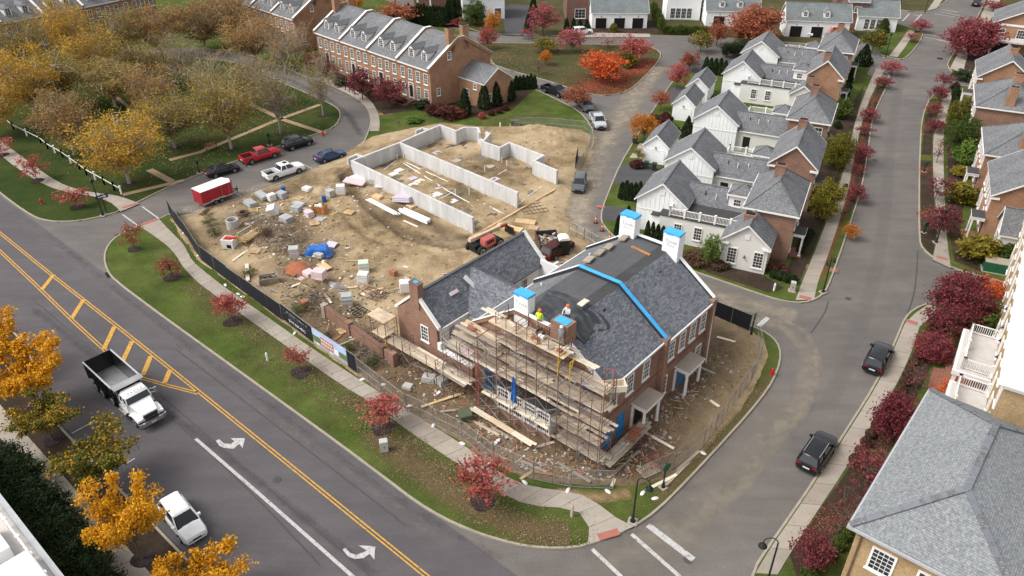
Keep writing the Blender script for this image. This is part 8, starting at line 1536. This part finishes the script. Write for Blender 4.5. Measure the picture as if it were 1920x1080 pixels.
for k in range(6): m = MB(); m.cbox((random.uniform(-.6, .6), random.uniform(-.3, .3), .75), (1.4, .15, .1), random.uniform(-.6, .6)); m.build('scrap', random.choice(['plank_old', 'steel', 'stick']), t)
p = at(600, 398); t = thing('wooden_bin', 'orange cedar bin filled with white bags and bottles', 'bin', p, R(-15))
for k in range(7):
    for y in (-.6, .6): m = MB(); x = -.72+.24*k; m.hexa([(x-.1, y*.85-.03, 0), (x+.1, y*.85-.03, 0), (x+.1, y*.85+.03, 0), (x-.1, y*.85+.03, 0)], [(x-.11, y-.03, 1.1), (x+.11, y-.03, 1.1), (x+.11, y+.03, 1.1), (x-.11, y+.03, 1.1)]); m.build('slat', 'cedar', t)
for x in (-.8, .8): m = MB(); m.box(x-.03, x+.03, -.55, .55, 0, 1.1); m.build('end_board', 'cedar', t)
for k in range(6): m = MB(); m.lathe((random.uniform(-.5, .5), random.uniform(-.35, .35), .85), [(.2, 0), (.26, .15), (.2, .3), (.05, .36)], 8); m.build('bag', 'bag_green' if k % 2 else 'pack_white', t, smooth=True)
p = at(597, 478)
def drape(x, y, z): e = max(abs(x)/1.35, abs(y)/.85); return z+(.95 if e < .8 else max(.02, .95-(e-.8)*4.2))
cloth('tarpaulin', 'bright blue tarpaulin draped over a pile in the yard', 'tarpaulin', (p.x, p.y, p.z), 3.2, 2.1, .14, 'tarp_blue', R(10), n=30, seed=8, drape=drape)
m = MB(); m.lathe((0, 0, -.1), [(1.6, 0), (1.1, .35), (.5, .6), (.1, .7)], 18); tag(m.build('sand_heap', 'red_sand', None, at(560, 500), smooth=True), 'heap of brick red sand beside the pink pallets', 'sand') if 'red_sand' in MAT else (ground_mat('red_sand', [(.22, .075, .04), (.33, .12, .065), (.42, .17, .1)], 6, .6), tag(m.build('sand_heap', 'red_sand', None, at(560, 500), smooth=True), 'heap of brick red sand beside the pink pallets', 'sand'))
def pipes(x0, y0, x1, y1, n, mat, label, r=.09, cat='pipes'):
    a, b = at(x0, y0), at(x1, y1); t = thing('pipe_bundle', label, cat, (a+b)/2, ang(a, b)); l = (b-a).length
    for k in range(n): m = MB(); m.tube((-l/2+random.uniform(-.3, .3), (k % 4-1.5)*r*2.05, r+r*1.8*(k//4)), (l/2+random.uniform(-.3, .3), (k % 4-1.5)*r*2.05, r+r*1.8*(k//4)), r, n=8); m.build('pipe', mat, t)
pipes(692, 376, 745, 404, 7, 'pvc', 'left bundle of white pipes on the bare earth'); pipes(755, 396, 805, 420, 9, 'pvc', 'right bundle of white wrapped pipes on the bare earth', .12)
def rebar(x, y, label, w=2.6, d=1.8, rz=0, mat='rust', n=9):
    p = at(x, y); t = thing('steel_grid', label, 'steel grid', p, rz); 
    for k in range(n): m = MB(); m.box(-w/2+w*k/(n-1)-.03, -w/2+w*k/(n-1)+.03, -d/2, d/2, .1, .15); m.build('bar', mat, t)
    for k in range(4): m = MB(); m.box(-w/2, w/2, -d/2+d*k/3-.03, -d/2+d*k/3+.03, .151, .2); m.build('cross_bar', mat, t)
rebar(700, 552, 'rusty steel grid lying left of the white wrapped pallet', rz=R(-30)); rebar(672, 585, 'black steel grate beside the long brick wall', 2.0, 1.5, R(-40), 'black_metal', 6); rebar(1000, 392, 'rusty fence panel lying flat at the foundation end', 3.2, 2.6, R(20), 'rust', 7); rebar(1216, 884, 'pale slatted pallet beside the street fence', 1.5, 1.1, R(30), 'plank_worn', 9); rebar(638, 545, 'grey slatted rack below the dark metal sheets', 1.4, 1.0, R(-20), 'plank_old', 7)
for i, (x, y, r) in enumerate([(475, 395, 15), (560, 372, -40), (590, 420, 20), (623, 400, 60), (655, 398, -20), (645, 620, 35), (480, 470, 80)]):
    p = at(x, y); t = thing('pallet', f'{ORD[i]} loose wooden pallet counted from the top of the yard', 'pallet', p, R(r), 'loose pallets'); pallet(t)
# long brick garden wall with piers
a, b = G(612, 598, KZ), G(740, 690, KZ); d_ = (b-a).normalized(); L_ = (b-a).length; t = thing('garden_wall', 'long unfinished brick garden wall with piers left of the wing', 'wall', (a.x, a.y, 0), math.atan2(d_.y, d_.x))
m = MB(); m.box(.3, L_*.38-.3, -.17, .17, .05, 1.75).box(L_*.38+.3, L_*.86-.3, -.17, .17, .05, 1.65).box(L_*.86+.3, L_-.3, -.17, .17, .05, 1.75); m.build('wall', 'brick_red', t)
m = MB(); m.box(.3, L_*.38-.3, -.23, .23, 1.751, 1.85).box(L_*.38+.3, L_*.86-.3, -.23, .23, 1.651, 1.75); m.build('coping', 'brick_dark', t)
for x, mt in ((0, 'plank_old'), (L_*.38, 'brick_red'), (L_*.86, 'brick_dark'), (L_, 'brick_red')): m = MB(); m.box(x-.3, x+.3, -.28, .28, .02, 1.95); m.build('pier', mt, t)
# container, toilet
p = G(1028, 445, 1.9); t = thing('rubbish_container', 'open dark red rubbish container full of rubble behind the wing', 'container', (p.x, p.y, .3), R(8)); t.scale = (.85, .8, 1)
for x0, x1, y0, y1 in ((-1.5, 1.5, -2.2, -2.1), (-1.5, 1.5, 2.1, 2.2), (-1.5, -1.4, -2.1, 2.1), (1.4, 1.5, -2.1, 2.1)): m = MB(); m.box(x0, x1, y0, y1, 0, 1.6, 0, 1); m.build('side', ['tarp_black', 'red_bin'], t)
m = MB(); m.box(-1.39, 1.39, -2.09, 2.09, 0, .9); m.build('load', 'rubble', t)
for k in range(40): m = MB(); m.cbox((random.uniform(-1.2, 1.2), random.uniform(-1.9, 1.9), random.uniform(.9, 1.15)), (random.uniform(.2, .7), random.uniform(.1, .4), random.uniform(.1, .3)), random.uniform(0, 3), tilt=(random.uniform(-.5, .5), random.uniform(-.5, .5))); m.build('rubble_piece', random.choice(['rubble', 'block', 'plank_pale', 'brick_loose', 'pack_white']), t)
p = G(1057, 444, 2.55); t = thing('portable_toilet', 'dark portable toilet with a domed white roof', 'toilet', (p.x, p.y, .3), R(8)); m = MB(); m.box(-.6, .6, -.6, .6, 0, 2.05); m.build('cabin', 'bin_dark', t); m = MB(); m.loft([[(-.64, y, 2.05), (.64, y, 2.05), (.6, y, 2.2), (.3, y, 2.36), (-.3, y, 2.36), (-.6, y, 2.2)] for y in (-.64, .64)]); m.build('roof', 'pvc', t); m = MB(); m.box(-.4, .4, -.63, -.601, .1, 1.9); m.build('door', 'black_metal', t)
# scattered boards one can pick out
BOARDS = [(1020, 835, 1.8, 20, 'plank_pale'), (1075, 885, 3.2, -38, 'plank_old'), (1000, 875, 2.4, -30, 'plank_old'), (990, 890, 1.6, 40, 'lumber'), (1018, 888, 1.8, -8, 'cedar'), (1160, 880, 1.7, 50, 'plank_old'), (1187, 855, 1.6, 40, 'plank_old'), (1228, 822, 3.6, -40, 'plank_pale'), (1245, 816, 1.2, 60, 'plank_old'), (1150, 905, 1.0, 70, 'plank_pale'), (1240, 905, 3.0, 30, 'plank_pale'), (1270, 888, 3.4, 48, 'plank_old'), (1290, 865, 3.0, 44, 'plank_old'), (1340, 757, 1.0, -50, 'plank_pale'), (1375, 640, 3.2, -28, 'plank_pale'), (735, 545, 3.2, 25, 'plank_old'), (700, 545, 2.4, 30, 'lumber'), (655, 540, 1.8, 10, 'plank_pale'), (615, 560, 2.2, -60, 'plank_pale'), (560, 535, 1.6, 40, 'plank_pale'), (495, 540, 2.4, -35, 'plank_old'), (520, 548, 3.0, -30, 'plank_old'), (540, 560, 3.0, -40, 'plank_old'), (450, 480, 2.6, 70, 'plank_pale'), (565, 485, 2.4, -50, 'plank_old'), (655, 640, 2.2, 40, 'plank_pale'), (665, 625, 1.8, 70, 'pack_white'), (640, 628, 2.0, 60, 'brick_loose'), (830, 750, 4.0, 28, 'lumber'), (862, 742, 3.6, -20, 'lumber'), (905, 800, 3.6, -38, 'plank_new'), (790, 690, 2.4, -30, 'plank_old'), (545, 375, 2.0, 30, 'lumber'), (570, 390, 2.6, -40, 'plank_old'), (580, 395, 2.4, -30, 'plank_pale'), (660, 490, 1.4, 0, 'lumber'), (905, 495, 1.8, 30, 'lumber'), (770, 420, 2.4, -38, 'plank_pale'), (1060, 488, 3.0, -30, 'lumber'), (1082, 480, 3.0, -35, 'plank_old'), (1070, 492, 2.6, 10, 'plank_old'), (850, 770, 2.2, 10, 'plank_old'), (945, 815, 2.6, -35, 'plank_old')]
for i, (x, y, l, a, mt) in enumerate(sorted(BOARDS)):
    p = at(x, y); m = MB(); m.box(-l/2, l/2, -.13, .13, 0, .06); o = m.build('loose_board', mt, None, p+Vector((0, 0, .02)), R(a)); o.rotation_euler = (0, random.uniform(-.05, .05), R(a))
    tag(o, f'{ORD[i]} loose board from the left on the site ground', 'board', 'loose boards on the site')
# rubble, brick bits and brush: too small to count
def scatter(name, label, areas, mats, n, smin, smax, seed, flat=.5, stick=False):
    rr = random.Random(seed); mb = MB()
    for _ in range(n):
        x, y, r_ = rr.choice(areas); px, py = x+rr.gauss(0, r_*.5), y+rr.gauss(0, r_*.32); q = G(px, py, KZ); q.z = 0
        if not inside(q, SITE): continue
        loc = MAIN_O; lx = (q-loc).dot(Vector((math.cos(MAIN_RZ), math.sin(MAIN_RZ), 0))); ly = (q-loc).dot(Vector((-math.sin(MAIN_RZ), math.cos(MAIN_RZ), 0)))
        if (-23 < lx < .3 and -.2 < ly < 16): continue
        p = at(px, py); s_ = rr.uniform(smin, smax); m = rr.randrange(len(mats))
        if stick: mb.cbox(p+Vector((0, 0, rr.uniform(.03, .25))), (s_*rr.uniform(4, 14), s_*.5, s_*.5), rr.uniform(0, 6.3), m, (0, rr.uniform(-.35, .35)))
        else: mb.cbox(p+Vector((0, 0, s_*.15)), (s_*rr.uniform(.6, 2.2), s_*rr.uniform(.5, 1.1), s_*rr.uniform(.2, flat)), rr.uniform(0, 6.3), m, (rr.uniform(-.4, .4), rr.uniform(-.4, .4)))
    o = mb.build(name, mats); struct(o, 'stuff', label)
FRONT = [(1000, 860, 60), (1060, 880, 60), (1130, 885, 50), (1180, 860, 40), (1220, 830, 50), (950, 830, 60), (900, 790, 60), (840, 740, 60), (780, 700, 60), (1250, 780, 50), (1290, 730, 50), (1100, 890, 80)]
YARD = [(470, 390, 60), (500, 400, 60), (540, 390, 70), (580, 400, 70), (480, 450, 70), (530, 440, 70), (560, 480, 60), (600, 510, 60), (560, 545, 60), (640, 550, 60), (650, 600, 60), (700, 560, 60), (620, 470, 60), (760, 540, 60), (660, 370, 60)]
scatter('site_rubble', 'small stones and rubble strewn over the building site', FRONT+YARD+[(900, 430, 120), (1350, 700, 60), (1000, 280, 60), (720, 450, 120)], ['rubble', 'block', 'dirt_dark', 'straw'], 2900, .05, .22, 5)
scatter('white_scraps', 'white scraps of wrapping and board offcuts on the site', FRONT[:8]+YARD*2, ['pack_white', 'plank_pale', 'foam_pink', 'plank_old'], 240, .1, .34, 6, .2)
scatter('brick_bits', 'broken red bricks scattered round the house', FRONT+[(1225, 862, 26), (1225, 862, 18), (1225, 862, 22), (650, 610, 40), (575, 520, 40)], ['brick_loose', 'brick_dark'], 520, .08, .22, 8)
scatter('brush_heap', 'heap of dark sticks and brush in the yard', [(520, 440, 46), (540, 450, 40), (500, 420, 50), (470, 420, 50), (560, 505, 30), (585, 560, 40), (600, 575, 40), (690, 650, 40), (700, 670, 40)], ['stick', 'bark', 'plank_old'], 2600, .03, .07, 9, stick=True)
scatter('wood_offcuts', 'wood offcuts and laths scattered round the scaffold', FRONT+YARD, ['plank_old', 'plank_worn', 'lumber'], 360, .05, .09, 10, stick=True)
# fallen leaves on the lawns
def leaf_scatter(name, label, polys, n, mat, size, seed, clip=None):
    rr = np.random.RandomState(seed); pts = []
    for _ in range(n):
        x, y, r_ = polys[rr.randint(len(polys))]; p = G(x+rr.normal()*r_, y+rr.normal()*r_*.6, KZ)
        if clip and not any(inside(p, c_) for c_ in clip): continue
        pts.append((p.x, p.y, KZ+.03+.02*rr.rand()))
    me = leaf_mesh(name, np.array(pts), size, 2.5); me.materials.append(MAT[mat]); struct(link(name, me), 'stuff', label)
leafmat('leaf_fallen', [(.09, .06, .03), (.2, .13, .07), (.36, .27, .18)]); leafmat('leaf_fallen_red', [(.2, .05, .03), (.34, .09, .05), (.42, .16, .08)])
leaf_scatter('fallen_leaves', 'pale brown fallen leaves on the roadside lawn', [(720+40*i, 830+24*i, 36) for i in range(10)]+[(340+60*i, 530+44*i, 26) for i in range(8)]+[(1000, 990, 50), (1050, 990, 40), (900, 960, 50)]+[(310+58*i, 500+42*i, 16) for i in range(11)]+[(1260, 915, 30), (1340, 830, 26), (1420, 740, 20)], 7500, 'leaf_fallen', .06, 3, [K_SITE+K_SITE_N+K_LOOP])
leaf_scatter('fallen_red_leaves', 'red fallen leaves under the triangle trees', [(1130, 160, 26), (1170, 155, 22), (1200, 130, 16), (1100, 160, 20), (1150, 170, 20)], 4500, 'leaf_fallen_red', .13, 4, [K_TRI])
leaf_scatter('fallen_gold_leaves', 'yellow fallen leaves on the triangle and park lawns', [(1000, 120, 30), (960, 110, 26), (300, 250, 60), (400, 230, 60), (200, 280, 50), (520, 220, 40), (350, 300, 40)], 4200, 'leaf_fallen', .11, 5, [K_TRI, K_PARK])
leaf_scatter('fallen_verge_leaves', 'fallen crimson leaves along the street verges', [(1600, 360, 14), (1612, 290, 12), (1625, 230, 10), (1640, 185, 8), (1735, 400, 10), (1735, 320, 8), (1738, 240, 7), (1700, 760, 30), (1640, 850, 30), (1560, 980, 30)], 4200, 'leaf_fallen_red', .06, 6)
